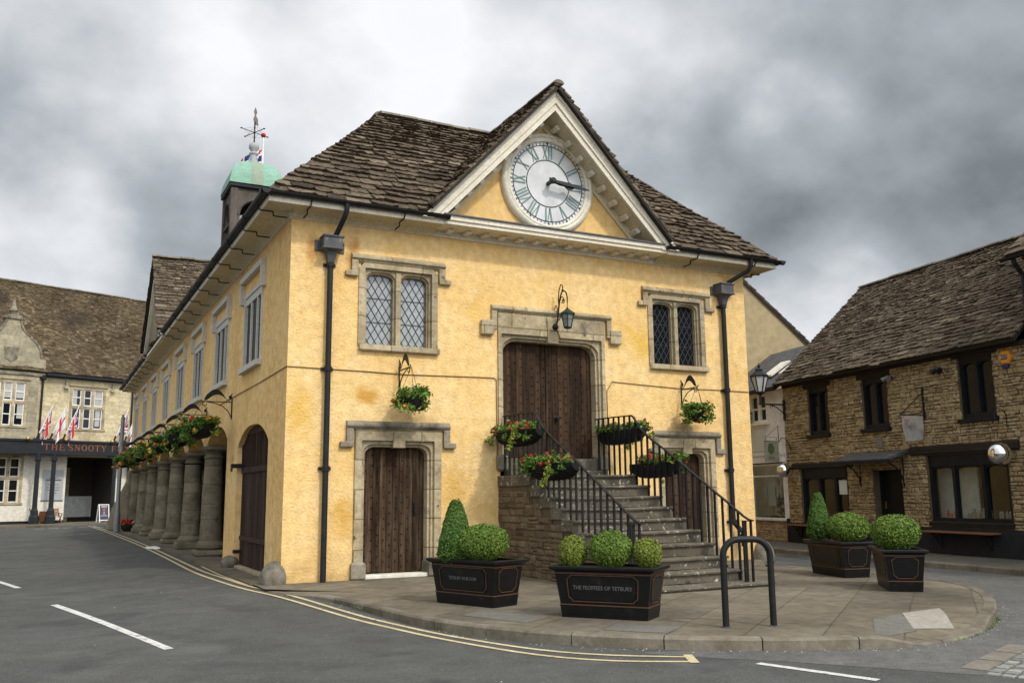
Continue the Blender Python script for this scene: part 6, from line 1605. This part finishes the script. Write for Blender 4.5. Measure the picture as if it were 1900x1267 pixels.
mb = MB(); mb.lathe([(.05, 5.6), (.05, 5.75), (.01, 5.77)], (0, 0, 0), 8); part('cap', mb, 'galvanised', t)
t = thing('flower_bowl', 'low dark bowl of deep red flowers at the far foot of the arcade', 'flower bowl', (-.18, 31.2, 0))
mb = MB(); mb.lathe([(.22, 0), (.33, .12), (.37, .30), (.35, .33), (.30, .28), (.02, .25)], (0, 0, 0), 16); part('bowl', mb, 'basket_liner', t, 40)
mb = MB(); q = random.Random(8); blooms(mb, [(q.uniform(-.28, .18), q.uniform(-.2, .2), .38+q.uniform(0, .14)) for _ in range(20)], 70, .05, q, .03); part('flowers', mb, 'red_flower', t)
mb = MB(); blooms(mb, [(q.uniform(.15, .34), q.uniform(-.2, .1), .42) for _ in range(6)], 16, .04, q, .03); part('flowers', mb, 'flag_white', t)
mb = MB(); leaves(mb, [(q.uniform(-.3, .3), q.uniform(-.25, .25), .33) for _ in range(20)], 250, .05, q, .05); part('foliage', mb, 'basket_leaf', t)
# ------------------------------------------------------------------ shops on the right; local x runs left to right in the street front, wall face at y = 0, street towards -y
SHL = Vector((16.75, -.09, 0)); SHR = R(261.5)
shop = thing('stone_shop', 'old rubble stone shop with steep slate roof and dark windows on the right', 'shop', SHL, SHR)
def S(name, mb, m, parent=shop, smooth=False, label=None): return part(name, mb, m, parent, smooth, False, label)
mb = MB()
SWN = ((-4.0, -3.0, 3.32, 4.80), (-1.47, -.43, 3.34, 4.78), (2.14, 3.22, 3.34, 4.88))
GW = ((-4.58, -2.36, .62, 2.30), (-1.24, -.12, 0, 2.16), (.84, 3.40, .80, 2.50))
wall_holes(mb, -5.28, 4.34, 0, 5.05, [*SWN, *GW], 0, .32)
mb.quad((-5.28, 0, 0), (-5.28, 7.2, 0), (-5.28, 7.2, 5.05), (-5.28, 0, 5.05)); mb.quad((-5.28, 0, 5.05), (-5.28, 7.2, 5.05), (-5.28, 3.55, 8.5)); mb.quad((-5.28, 7.2, 0), (4.34, 7.2, 0), (4.34, 7.2, 5.05), (-5.28, 7.2, 5.05))
S('wall_core', mb, 'rubble_mortar')
mb = MB(); allh = [*SWN, (-5.4, 4.4, -.1, .60), (-4.60, -2.34, .0, 2.31), (-5.0, -2.05, 2.30, 2.46), (-1.25, -.11, 0, 2.17), (.82, 3.42, .62, 2.6), (.28, 3.78, 2.52, 2.74), (-2.05, .22, 2.60, 2.68), *[(a-.17, b+.15, d-.0, d+.14) for a, b, c, d in SWN], *[(a-.05, b+.05, c-.09, c) for a, b, c, d in SWN]]
rubble(mb, (-5.28, 0, 0), (1, 0, 0), (0, 0, 1), 9.62, 5.04, None, .06, .135, .10, .31, .028, 21, .010, [(p_+5.28, q_+5.28, r_, s_) for p_, q_, r_, s_ in allh])
rubble(mb, (-5.28, 7.2, 0), (0, -1, 0), (0, 0, 1), 7.2, 5.04, None, .09, .18, .2, .5, .03, 22)
S('wall', mb, 'rubble_stone')
mb = MB(); mb.bbox(-5.30, -4.6, -.03, -.001, 0, .60, .01); mb.bbox(-4.6, -2.3, -.03, .02, 0, .58, .01); mb.bbox(-2.3, -1.25, -.03, -.001, 0, .60, .01); mb.bbox(-.12, 4.34, -.03, -.001, 0, .66, .01); S('plinth', mb, 'shop_black')
rs = MB(); ul = MB(); V_ = Vector((0, 3.85, 3.52)); L_ = V_.length; po = [(0, 0), (9.55, 0), (9.55, L_), (.0, L_)]
slates(rs, (-5.36, -.35, 5.06), (1, 0, 0), V_, po, .19, .11, .32, .20, .038, 81, 1.05, True); underlay(ul, (-5.36, -.35, 5.06), (1, 0, 0), V_, po, -.03, .06)
ul.quad((-5.36, 3.5, 8.5), (4.3, 3.5, 8.5), (4.3, 7.4, 4.95), (-5.36, 7.4, 4.95))
ro = S('roof', rs, 'roof_slate'); part('roof_boarding', ul, 'roof_underlay', ro)
mb = MB(); ridge(mb, (-5.36, 3.5, 8.64), (4.2, 3.5, 8.64), .11, .5); part('ridge_stones', mb, 'ridge_stone', ro)
mb = MB(); mb.box(-5.2, 4.34, -.10, -.001, 4.93, 5.04); S('eaves_beam', mb, 'brown_beam')
for k, (a, b, c, d) in enumerate(SWN):
    mb = MB(); f_ = .06; y = .06
    mb.box(a, a+f_, y, y+.1, c, d); mb.box(b-f_, b, y, y+.1, c, d); mb.box(a+f_, b-f_, y, y+.1, d-.14, d); mb.box(a+f_, b-f_, y, y+.1, c, c+.13); mb.box((a+b)/2-.03, (a+b)/2+.03, y-.01, y+.1, c+.13, d-.14)
    for s, xa, xb in ((0, a+f_, (a+b)/2-.03), (1, (a+b)/2+.03, b-f_)):
        m3 = MB(); arch_frame(m3, (xa, xb, d-.13), (xa+.02, xb-.02, d-.16), c+.13, y+.02, .06, .16, .10, 5); mb.add(m3.v, m3.f)
    fr = S('window', mb, 'shop_frame')
    mb = MB(); mb.bbox(a-.06, b+.06, -.10, .12, c-.10, c-.001, .01); part('sill', mb, 'shop_frame', fr)
    mb = MB(); mb.bbox(a-.18, b+.16, -.02, .3, d+.002, d+.15, .01); part('lintel', mb, 'brown_beam', fr)
    g = MB(); g.quad((a, y+.09, c), (b, y+.09, c), (b, y+.09, d), (a, y+.09, d)); part('pane', g, 'dark_glass', fr)
# shop windows with a room behind
def shopwin(x0, x1, z0, z1, bars, wallm):
    mb = MB(); y = .05; f_ = .10
    mb.box(x0, x0+f_, y, y+.12, z0, z1); mb.box(x1-f_, x1, y, y+.12, z0, z1); mb.box(x0+f_, x1-f_, y-.02, y+.12, z1-.30, z1); mb.box(x0+f_, x1-f_, y, y+.12, z0, z0+.10)
    for x in bars: mb.box(x-.05, x+.05, y-.005, y+.12, z0+.1, z1-.3)
    xs = [x0+f_]+[c for x in bars for c in (x-.05, x+.05)]+[x1-f_]
    for xa, xb in zip(xs[::2], xs[1::2]):
        m3 = MB(); arch_frame(m3, (xa, xb, z1-.29), (xa+.015, xb-.015, z1-.33), z0+.1, y+.03, .05, .25, .10, 5); mb.add(m3.v, m3.f)
    fr = S('shop_window', mb, 'shop_frame')
    g = MB(); g.quad((x0, y+.08, z0), (x1, y+.08, z0), (x1, y+.08, z1), (x0, y+.08, z1)); part('pane', g, 'shop_glass', fr)
    mb = MB(); mb.quad((x0-.3, 2.0, z0-.2), (x1+.6, 2.0, z0-.2), (x1+.6, 2.0, z1+.2), (x0-.3, 2.0, z1+.2)); mb.quad((x0-.3, .33, z0-.2), (x0-.3, 2.0, z0-.2), (x0-.3, 2.0, z1+.2), (x0-.3, .33, z1+.2)); mb.quad((x1+.6, .33, z0-.2), (x1+.6, 2, z0-.2), (x1+.6, 2, z1+.2), (x1+.6, .33, z1+.2)); mb.quad((x0-.3, .33, z1+.2), (x1+.6, .33, z1+.2), (x1+.6, 2, z1+.2), (x0-.3, 2, z1+.2))
    mb.quad((x0-.3, .33, z0+.02), (x1+.6, .33, z0+.02), (x1+.6, 2, z0+.02), (x0-.3, 2, z0+.02))
    part('shop_interior', mb, 'interior_brown', fr)
    if wallm:
        mb = MB(); mb.box(wallm[0], wallm[1], .55, .60, z0+.03, z1-.35); part('display_screen', mb, 'interior_white', fr)
    return fr
w1 = shopwin(-4.58, -2.36, .62, 2.30, (-3.75, -2.98), None)
w2 = shopwin(.84, 3.40, .80, 2.50, (1.66, 2.58), (.6, 1.9))
mb = MB(); mb.box(-2.88, -2.52, .10, .104, 1.50, 1.92); part('paper_notice', mb, 'paper', w1)
mb = MB(); mb.bbox(.28, 3.78, -.07, .3, 2.52, 2.74, .03); S('shop_lintel', mb, 'brown_beam')
mb = MB(); mb.bbox(-5.0, -2.05, -.04, .3, 2.302, 2.46, .02); S('shop_lintel', mb, 'brown_beam')
mb = MB(); mb.box(.80, 3.45, -.06, .05, .70, .795); S('shop_sill', mb, 'shop_frame')
mb = MB(); mb.box(-4.62, -2.3, -.06, .05, .585, .625); S('shop_sill', mb, 'shop_frame')
part('fascia_lettering', text_mb('LOLA', .13, plane_mtx((2.12, .027, 2.34), (1, 0, 0), (0, 0, 1)), .002), 'sign_red', w2) if False else None
# door, canopy
mb = MB(); mb.box(-1.20, -.16, .30, .36, .12, 2.14); mb.box(-1.24, -1.16, .2, .34, 0, 2.16); mb.box(-.20, -.12, .2, .34, 0, 2.16); dr = S('door', mb, 'shop_frame')
mb = MB(); mb.box(-1.06, -.28, .293, .299, .55, 1.98); part('pane', mb, 'side_glass', dr)
mb = MB(); mb.box(-1.14, -1.11, .25, .29, 1.1, 1.3); part('handle', mb, 'brass', dr)
mb = MB(); mb.bbox(-1.3, -.06, -.02, .33, .0, .12, .01); S('door_step', mb, 'shop_black')
mb = MB(); mb.loft([[(-2.05, -.70, 2.40), (.22, -.70, 2.40), (.22, -.70, 2.46), (-2.05, -.70, 2.46)], [(-2.05, -.02, 2.60), (.22, -.02, 2.60), (.22, -.02, 2.68), (-2.05, -.02, 2.68)]]); cn = S('door_canopy', mb, 'lead_grey', label='dark lead covered canopy over the shop door')
mb = MB(); mb.box(-2.05, .22, -.72, -.66, 2.33, 2.43); part('canopy_edge', mb, 'shop_frame', cn)
for x in (-1.75, -.02):
    mb = MB(); mb.tube([(x, -.03, 1.75), (x, -.06, 1.95), (x, -.25, 2.2), (x, -.55, 2.38)], .022, 6); mb.bar((x, -.02, 1.7), (x, -.02, 2.5), .03, .03); part('canopy_bracket', mb, 'black_iron', cn)
mb = MB(); mb.lathe([(.015, 0), (.015, .4)], (0, 0, 0), 6) if False else mb.bbox(-.98, -.74, -.05, -.001, 2.78, 3.06, .01); S('wall_box', mb, 'tan_stone')
# wall fittings which hang on the shop
def shw(x, y, z): return SHL+Matrix.Rotation(SHR, 3, 'Z') @ Vector((x, y, z))
t = thing('alarm_box', 'orange hexagonal alarm box lettered ADT high on the stone shop wall', 'alarm box', shw(3.66, 0, 4.70), SHR)
mb = MB(); mb.lathe([(.19, 0), (.19, .06), (.16, .09), (.001, .09)], (0, 0, 0), 6, rot=0, axis='y'); part('case', mb, 'alarm_orange', t)
mb = MB(); mb.prism([(-.09, -.092, -.055), (.09, -.092, -.055), (.09, -.092, .06), (-.09, -.092, .06)], (0, -.004, 0)); part('badge', mb, 'alarm_blue', t)
part('lettering', text_mb('ADT', .10, plane_mtx((0, -.098, .0), (1, 0, 0), (0, 0, 1)), .001), 'chalk_white', t)
mb = MB(); mb.bbox(-.09, .09, -.08, -.001, -.26, -.17, .01); part('strobe', mb, 'alarm_blue', t)
for k, (x, z, lab) in enumerate(((-.22, 4.68, 'pair of small spotlights above the hanging sign on the stone wall, left one'), (1.62, 4.66, 'small dark spotlight pair under the eaves left of the third upper window'))):
    t = thing('spotlight', lab, 'spotlight', shw(x, 0, z), SHR, 'spotlights under the shop eaves')
    mb = MB(); mb.box(-.05, .05, -.06, -.001, -.05, .05); mb.tube([(0, -.05, 0), (0, -.14, 0)], .02, 6); part('arm', mb, 'shop_frame', t)
    for s in (-1, 1): mb = MB(); mb.tube([(s*.05, -.12, .02), (s*.13, -.22, -.06)], [.05, .075], 10); part('lamp_head', mb, 'shop_frame' if k else 'galvanised', t)
t = thing('hanging_sign', 'pale weathered hanging sign with faint red lettering on the stone shop', 'hanging sign', shw(.92, 0, 3.2), SHR)
mb = MB(); mb.bar((0, -.02, .22), (0, -.02, 1.10), .07, .04); mb.bar((0, -.04, .95), (0, -.80, .36), .02, .02); mb.bar((0, -.03, .345), (0, -.82, .345), .02, .02); part('bracket', mb, 'black_iron', t)
mb = MB(); mb.prism([(-.012, -.10, .33), (-.012, -.78, .33), (-.012, -.76, -.02), (-.012, -.70, -.34), (-.012, -.16, -.30), (-.012, -.10, -.05)], (.024, 0, 0)); part('board', mb, 'sign_pale', t)
part('lettering', text_mb('Bar', .13, plane_mtx((.0135, -.62, .20), (0, 1, 0), (0, 0, 1)), .001), 'sign_red', t)
t = thing('mirror_ball', 'large silver mirror ball mounted by the right shop window', 'mirror ball', shw(3.62, -.45, 2.42), SHR, 'mirror balls'); mb = MB(); mb.ball((0, 0, 0), .265, 28); part('ball', mb, 'mirror_ball', t, True); mb = MB(); mb.tube([(0, .2, .1), (0, .44, .12)], .02, 6); part('rod', mb, 'black_iron', t)
t = thing('mirror_ball', 'smaller looking silver mirror ball at the left corner of the stone shop', 'mirror ball', shw(-4.98, -.34, 2.27), SHR, 'mirror balls'); mb = MB(); mb.ball((0, 0, 0), .235, 28); part('ball', mb, 'mirror_ball', t, True); mb = MB(); mb.tube([(0, .2, .05), (0, .33, .06)], .02, 6); part('rod', mb, 'black_iron', t)
def bench(label, x0, x1, z):
    t = thing('wall_bench', label, 'bench', shw((x0+x1)/2, 0, z), SHR, 'benches on the shop front'); h = (x1-x0)/2
    mb = MB(); mb.bbox(-h, h, -.42, -.04, -.02, .02, .006); part('seat', mb, 'bench_wood', t)
    for x in (-h+.3, h-.3): mb = MB(); mb.bar((x, -.05, -.03), (x, -.40, -.03), .03, .03); mb.tube([(x, -.05, -.38), (x, -.12, -.30), (x, -.22, -.14), (x, -.36, -.05)], .014, 5); mb.tube([(x, -.14+.05*math.cos(a), -.12+.05*math.sin(a)) for a in [k*.6 for k in range(10)]], .010, 5); mb.bar((x, -.04, -.42), (x, -.04, -.02), .03, .02); part('bracket', mb, 'black_iron', t)
bench('long narrow wooden bench on iron brackets under the right shop window', .86, 3.05, .56)
bench('short wooden bench under the left shop window behind the box cone', -4.95, -2.9, .56)
t = thing('wall_hook', 'thin curled iron hook on the stone wall above the large mirror ball', 'hook', shw(3.5, 0, 3.25), SHR)
mb = MB(); mb.bar((0, -.015, -.2), (0, -.015, .12), .03, .02); mb.tube([(0, -.02, .1), (-.0, -.12, .22), (0, -.28, .24), (0, -.38, .12), (0, -.38, .0)], .012, 6); part('hook', mb, 'black_iron', t)
# things in the window
q = random.Random(12); k = 0
for x in [1.05, 1.2, 1.32]+[1.8+i*.085 for i in range(9)]+[2.72+i*.10 for i in range(6)]:
    h = q.uniform(.10, .22); t = thing('jar', 'small jars and bottles standing on the sill inside the right shop window', 'jar', shw(x, .30+q.uniform(0, .1), .91), SHR, 'jars in the shop window')
    mb = MB(); mb.lathe([(.035, 0), (.038, h*.7), (.02, h*.85), (.02, h)], (0, 0, 0), 8); part('body', mb, 'red_flower' if x < 1.4 and x != 1.2 else q.choice(('jar_glass', 'sign_beige', 'jar_glass')), t)
    mb = MB(); mb.lathe([(.024, h), (.024, h+.02), (.001, h+.02)], (0, 0, 0), 8); part('lid', mb, 'chalk_white' if q.random() < .5 else 'board_grey', t)

# street lamp on the corner
t = thing('street_lantern', 'black street lantern on a wall arm at the corner of the stone shop', 'street lamp', shw(-5.20, 0, 4.35), SHR)
mb = MB(); mb.bbox(-.05, .05, -.06, -.001, -.45, .22, .01); mb.bar((0, -.04, .06), (0, -.98, .06), .04, .05); mb.tube([(0, -.05, -.28), (0, -.14, -.16), (0, -.34, -.02), (0, -.5, .03)], .016, 6); mb.tube([(0, -.52+.05*math.cos(a), -.02+.05*math.sin(a)) for a in [k_*.6 for k_ in range(9)]], .010, 5); mb.tube([(0, -.92, .06), (0, -.92, .42)], [.05, .035], 8); part('wall_arm', mb, 'black_iron', t)
def biglantern(t, c, s):
    mb = MB(); n = 6
    mb.lathe([(.30*s, .52*s), (.31*s, .56*s), (.20*s, .66*s), (.12*s, .72*s), (.13*s, .76*s), (.07*s, .82*s), (.03*s, .84*s), (.06*s, .89*s), (.02*s, .94*s), (.005*s, 1.0*s)], c, n); part('roof', mb, 'black_iron', t)
    g = MB(); g.lathe([(.13*s, .02*s), (.27*s, .52*s)], c, n); part('glass', g, 'street_glass', t)
    mb = MB()
    for k in range(n): a = 2*PI*k/n; u = Vector((math.cos(a), math.sin(a), 0)); mb.bar(Vector(c)+u*.13*s, Vector(c)+u*.285*s+Vector((0, 0, .53*s)), .028*s, .028*s)
    mb.lathe([(.06*s, -.08*s), (.15*s, -.02*s), (.15*s, .03*s), (.06*s, .03*s)], c, n); part('frame', mb, 'black_iron', t)
biglantern(t, (0, -.92, .44), .98)

# white rendered shop further along
wshop = thing('white_shop', 'narrow white rendered clothes shop between the yellow hall and the stone shop', 'shop', SHL, SHR)
def T(name, mb, m, parent=wshop, smooth=False): return part(name, mb, m, parent, smooth)
mb = MB(); wall_holes(mb, -11.5, -5.285, .66, 4.98, [(-7.25, -6.27, 3.92, 4.90), (-7.55, -5.56, .74, 2.52)], .05, .2); T('wall', mb, 'white_wall')
mb = MB(); mb.box(-11.5, -5.285, .04, .3, 0, .655); rubble(mb, (-9.0, .04, 0), (1, 0, 0), (0, 0, 1), 3.6, .645, None, .07, .13, .15, .4, .02, 24); T('stone_base', mb, 'rubble_stone')
mb = MB(); y = .05
a, b, c, d = -7.25, -6.27, 3.92, 4.90
mb.box(a, a+.09, y-.01, y+.1, c, d); mb.box(b-.09, b, y-.01, y+.1, c, d); mb.box(a+.09, b-.09, y-.01, y+.1, d-.09, d); mb.box(a+.09, b-.09, y-.01, y+.1, c, c+.1); mb.box((a+b)/2-.07, (a+b)/2+.07, y-.01, y+.1, c+.1, d-.09); mb.box(a+.09, b-.09, y+.02, y+.08, (c+d)/2-.03, (c+d)/2+.03); mb.box(a-.1, b+.06, y-.12, y+.05, c-.07, c-.001)
fr = T('upper_window', mb, 'cream_wall'); g = MB(); g.quad((a, y+.07, c), (b, y+.07, c), (b, y+.07, d), (a, y+.07, d)); part('pane', g, 'dark_glass', fr)
mb = MB(); mb.bbox(-7.3, -6.45, .0, .049, 2.95, 3.72, .02); T('name_panel', mb, 'grey_frame_paint')
a, b, c, d = -7.55, -5.56, .74, 2.52
mb = MB(); mb.box(a, a+.07, y, y+.1, c, d); mb.box(b-.05, b, y, y+.1, c, d); mb.box(a+.07, b-.05, y, y+.1, d-.06, d); mb.box(a+.07, b-.05, y+.02, y+.08, d-.42, d-.38); mb.bbox(a-.1, b+.06, y-.09, y+.1, c-.09, c-.001, .01)
fr = T('display_window', mb, 'white_wall'); g = MB(); g.quad((a, y+.06, c), (b, y+.06, c), (b, y+.06, d), (a, y+.06, d)); part('pane', g, 'shop_glass', fr)
mb = MB(); mb.quad((a-.5, 1.8, c-.1), (b+.27, 1.8, c-.1), (b+.27, 1.8, d+.2), (a-.5, 1.8, d+.2)); mb.quad((b+.27, .26, c-.1), (b+.27, 1.8, c-.1), (b+.27, 1.8, d+.2), (b+.27, .26, d+.2)); mb.quad((a-.5, .26, c+.0), (b+.27, .26, c+.0), (b+.27, 1.8, c+.0), (a-.5, 1.8, c+.0)); mb.quad((a-.5, .26, d+.2), (b+.27, .26, d+.2), (b+.27, 1.8, d+.2), (a-.5, 1.8, d+.2)); part('shop_interior', mb, 'interior_brown', fr)
mb = MB(); mb.box(-7.7, -5.45, -.06, .049, 2.56, 2.80); mb.box(-7.7, -5.42, -.10, .049, 2.80, 2.88); T('fascia', mb, 'white_wall')
mb = MB(); mb.box(-7.6, -5.56, .03, .049, 2.525, 2.66); T('blind_box', mb, 'shop_black')
mb = MB(); mb.bbox(-5.40, -5.285, -.05, .048, 0, .74, .01); T('corner_guard', mb, 'shop_black')
rs = MB(); V_ = Vector((0, 2.6, 1.75)); po = [(0, 0), (6.1, 0), (6.1, V_.length), (0, V_.length)]
slates(rs, (-11.5, -.28, 5.0), (1, 0, 0), V_, po, .24, .2, .36, .3, .02, 91, .5); ul = MB(); underlay(ul, (-11.5, -.28, 5.0), (1, 0, 0), V_, po); ro = T('roof', rs, 'lead_grey'); part('roof_boarding', ul, 'roof_underlay', ro)
for x in (-6.9, -5.95):
    mb = MB(); mb.loft([[(x, .35, 5.50), (x+.55, .35, 5.50), (x+.55, 1.15, 6.04), (x, 1.15, 6.04)], [(x, .33, 5.56), (x+.55, .33, 5.56), (x+.55, 1.13, 6.10), (x, 1.13, 6.10)]]); T('skylight', mb, 'cream_wall')
mb = MB(); mb.box(-11.5, -5.3, -.34, -.24, 4.93, 5.02); T('gutter', mb, 'shop_black')
for k, (x, m_) in enumerate(((-6.95, 'cloth_pale'), (-6.05, 'cloth_pale'), (-6.5, 'basket_liner'))):
    t = thing('shirt_display', ('pale shirt on a stand at the left of the white shop window', 'long pale shirt hanging at the right of the white shop window', 'dark leafy display between the two shirts in the white shop window')[k], 'clothes display', shw(x, .55, .78), SHR, 'clothes in the white shop window')
    mb = MB()
    if k < 2:
        mb.loft([[(-.22, -.05, .35), (.22, -.05, .35), (.22, .08, .35), (-.22, .08, .35)], [(-.20, -.06, .9), (.20, -.06, .9), (.20, .09, .9), (-.20, .09, .9)], [(-.27, -.05, 1.25), (.27, -.05, 1.25), (.27, .08, 1.25), (-.27, .08, 1.25)], [(-.08, -.02, 1.36), (.08, -.02, 1.36), (.08, .05, 1.36), (-.08, .05, 1.36)]])
        for s in (-1, 1): mb.tube([(s*.24, 0, 1.24), (s*.36, -.02, .95), (s*.34, -.04, .62)], [.08, .07, .05], 8)
        part('shirt', mb, m_, t, 40); mb = MB(); mb.tube([(0, 0, 0), (0, 0, 1.4)], .015, 6); mb.lathe([(.14, 0), (.14, .02), (.02, .03)], (0, 0, 0), 12); part('stand', mb, 'bench_wood', t)
    else:
        q = random.Random(2); leaves(mb, [(q.uniform(-.15, .15), q.uniform(-.1, .1), q.uniform(.1, .7)) for _ in range(20)], 220, .06, q, .05); part('leaves', mb, m_, t); mb = MB(); mb.tube([(0, 0, 0), (0, 0, .6)], .02, 6); part('stem', mb, 'bark', t)
t = thing('hanging_sign', 'beige hanging sign with a green tree on a gooseneck iron bracket', 'hanging sign', shw(-5.42, -.05, 2.90), SHR)
mb = MB(); mb.tube([(.42, .03, .02), (.42, -.03, .22), (.3, -.07, .40), (.12, -.09, .42), (.0, -.12, .30), (0, -.30, .32), (0, -.66, .33)], .014, 6); mb.bar((0, -.12, .3), (0, -.12, .85), .016, .016); mb.bar((0, -.12, .82), (0, -.62, .44), .010, .010); mb.bar((0, -.62, .33), (0, -.62, .46), .010, .010); mb.bar((0, -.20, .33), (0, -.20, .46), .010, .010); mb.bar((0, -.20, .46), (0, -.62, .46), .008, .008); part('bracket', mb, 'black_iron', t)
mb = MB(); mb.box(-.012, .012, -.68, -.14, -.34, .32); part('board', mb, 'sign_beige', t)
mb = MB(); pts = [(.0135, -.44+.13*math.sin(a)*(1 if math.sin(a) > 0 else .9), .06+.19*math.cos(a)*(1.1 if math.cos(a) > 0 else .8)) for a in [2*PI*k_/16 for k_ in range(16)]]; mb.prism(pts, (.003, 0, 0)); mb.box(.0135, .016, -.45, -.43, -.14, -.05); part('tree_emblem', mb, 'sign_green', t)
mb = MB()
for z, w_ in ((-.19, .22), (-.24, .28), (-.28, .2)): mb.box(.0135, .015, -.42-w_/2, -.42+w_/2, z, z+.018)
part('sign_lines', mb, 'board_grey', t)
q = random.Random(31); t = hanging('hanging basket of orange flowers at the window of the white shop', tuple(shw(-7.35, -.28, 4.15)), 33, (('orange_flower', 12), ('red_flower', 8)), .2, top=.3)

# plain yellow gabled house beyond
gh = thing('gabled_house', 'plain ochre plastered house with a steep gable behind the hall roof', 'house', SHL, SHR)
ap_, lw, rw = (.4, 10.24), (-2.6, 7.7), (6.2, 5.36)
mb = MB(); mb.prism([(-9.2, lw[0], 0), (-9.2, rw[0], 0), (-9.2, rw[0], rw[1]), (-9.2, ap_[0], ap_[1]), (-9.2, lw[0], lw[1])], (-8, 0, 0)); part('wall', mb, 'gable_plaster', gh)
rs = MB(); ul = MB(); V_ = Vector((0, ap_[0]-rw[0]-.1, ap_[1]-rw[1])); po = [(0, 0), (8.1, 0), (8.1, V_.length), (0, V_.length)]
slates(rs, (-17.2, rw[0]+.1, rw[1]+.05), (1, 0, 0), V_, po, .28, .22, .4, .3, .04, 95); underlay(ul, (-17.2, rw[0]+.1, rw[1]+.06), (1, 0, 0), V_, po, -.02, .07)
V_ = Vector((0, ap_[0]-lw[0]+.1, ap_[1]-lw[1])); po = [(0, 0), (8.1, 0), (8.1, V_.length), (0, V_.length)]
slates(rs, (-17.2, lw[0]-.1, lw[1]+.05), (1, 0, 0), V_, po, .28, .22, .4, .3, .04, 96); underlay(ul, (-17.2, lw[0]-.1, lw[1]+.06), (1, 0, 0), V_, po, -.02, .07)
ro = part('roof', rs, 'roof_slate', gh); part('roof_boarding', ul, 'roof_underlay', ro)
mb = MB(); mb.bar((-9.17, ap_[0], ap_[1]-.03), (-9.17, rw[0], rw[1]-.03), .06, .05); part('verge', mb, 'tan_stone', gh)
# taller neighbour at the right edge
NZ = 6.98
nb_ = thing('stone_house', 'taller stone house cut off by the right edge of the picture', 'house', SHL, SHR)
mb = MB(); mb.box(4.36, 12, 0, 8, 0, NZ); part('wall_core', mb, 'rubble_mortar', nb_)
mb = MB(); rubble(mb, (4.36, 0, 0), (1, 0, 0), (0, 0, 1), 5.0, NZ-.05, None, .09, .18, .18, .45, .03, 23); part('wall', mb, 'rubble_stone', nb_)
rs = MB(); ul = MB(); V_ = Vector((0, 4.3, 3.8)); po = [(0, 0), (7.9, 0), (7.9, V_.length), (0, V_.length)]; slates(rs, (4.15, -.3, NZ+.05), (1, 0, 0), V_, po, .24, .16, .38, .28, .04, 97); underlay(ul, (4.15, -.3, NZ+.05), (1, 0, 0), V_, po); ul.quad((4.2, 4, NZ+3.75), (12, 4, NZ+3.75), (12, 8.2, NZ-.05), (4.2, 8.2, NZ-.05)); ul.quad((4.37, 0, NZ), (4.37, 8, NZ), (4.37, 4, NZ+3.6))
ro = part('roof', rs, 'roof_slate', nb_); part('roof_boarding', ul, 'roof_underlay', ro)
mb = MB(); halfgutter(mb, (4.1, -.36, NZ-.03), (12, -.36, NZ-.03), .07); part('gutter', mb, 'black_iron', nb_)
mb = MB(); mb.tube([(4.42, -.34, NZ-.09), (4.42, -.3, NZ-.2), (4.42, -.09, NZ-.45), (4.42, -.08, .2)], .055, 8); part('downpipe', mb, 'black_iron', nb_)

for (x0, x1, z0, z1) in ((5.6, 6.7, 3.9, 5.6), (8.0, 9.1, 3.9, 5.6), (5.5, 6.9, 1.0, 2.5)):
    mb = MB(); t_ = .09; mb.box(x0, x0+t_, -.07, -.0, z0, z1); mb.box(x1-t_, x1, -.07, 0, z0, z1); mb.box(x0+t_, x1-t_, -.07, 0, z1-t_, z1); mb.box(x0+t_, x1-t_, -.07, 0, z0, z0+t_); mb.box((x0+x1)/2-.04, (x0+x1)/2+.04, -.065, 0, z0+t_, z1-t_); mb.box(x0-.08, x1+.08, -.12, 0, z0-.09, z0-.002)
    fr = part('window', mb, 'shop_frame', nb_); g = MB(); g.quad((x0, -.045, z0), (x1, -.045, z0), (x1, -.045, z1), (x0, -.045, z1)); part('pane', g, 'dark_glass', fr)
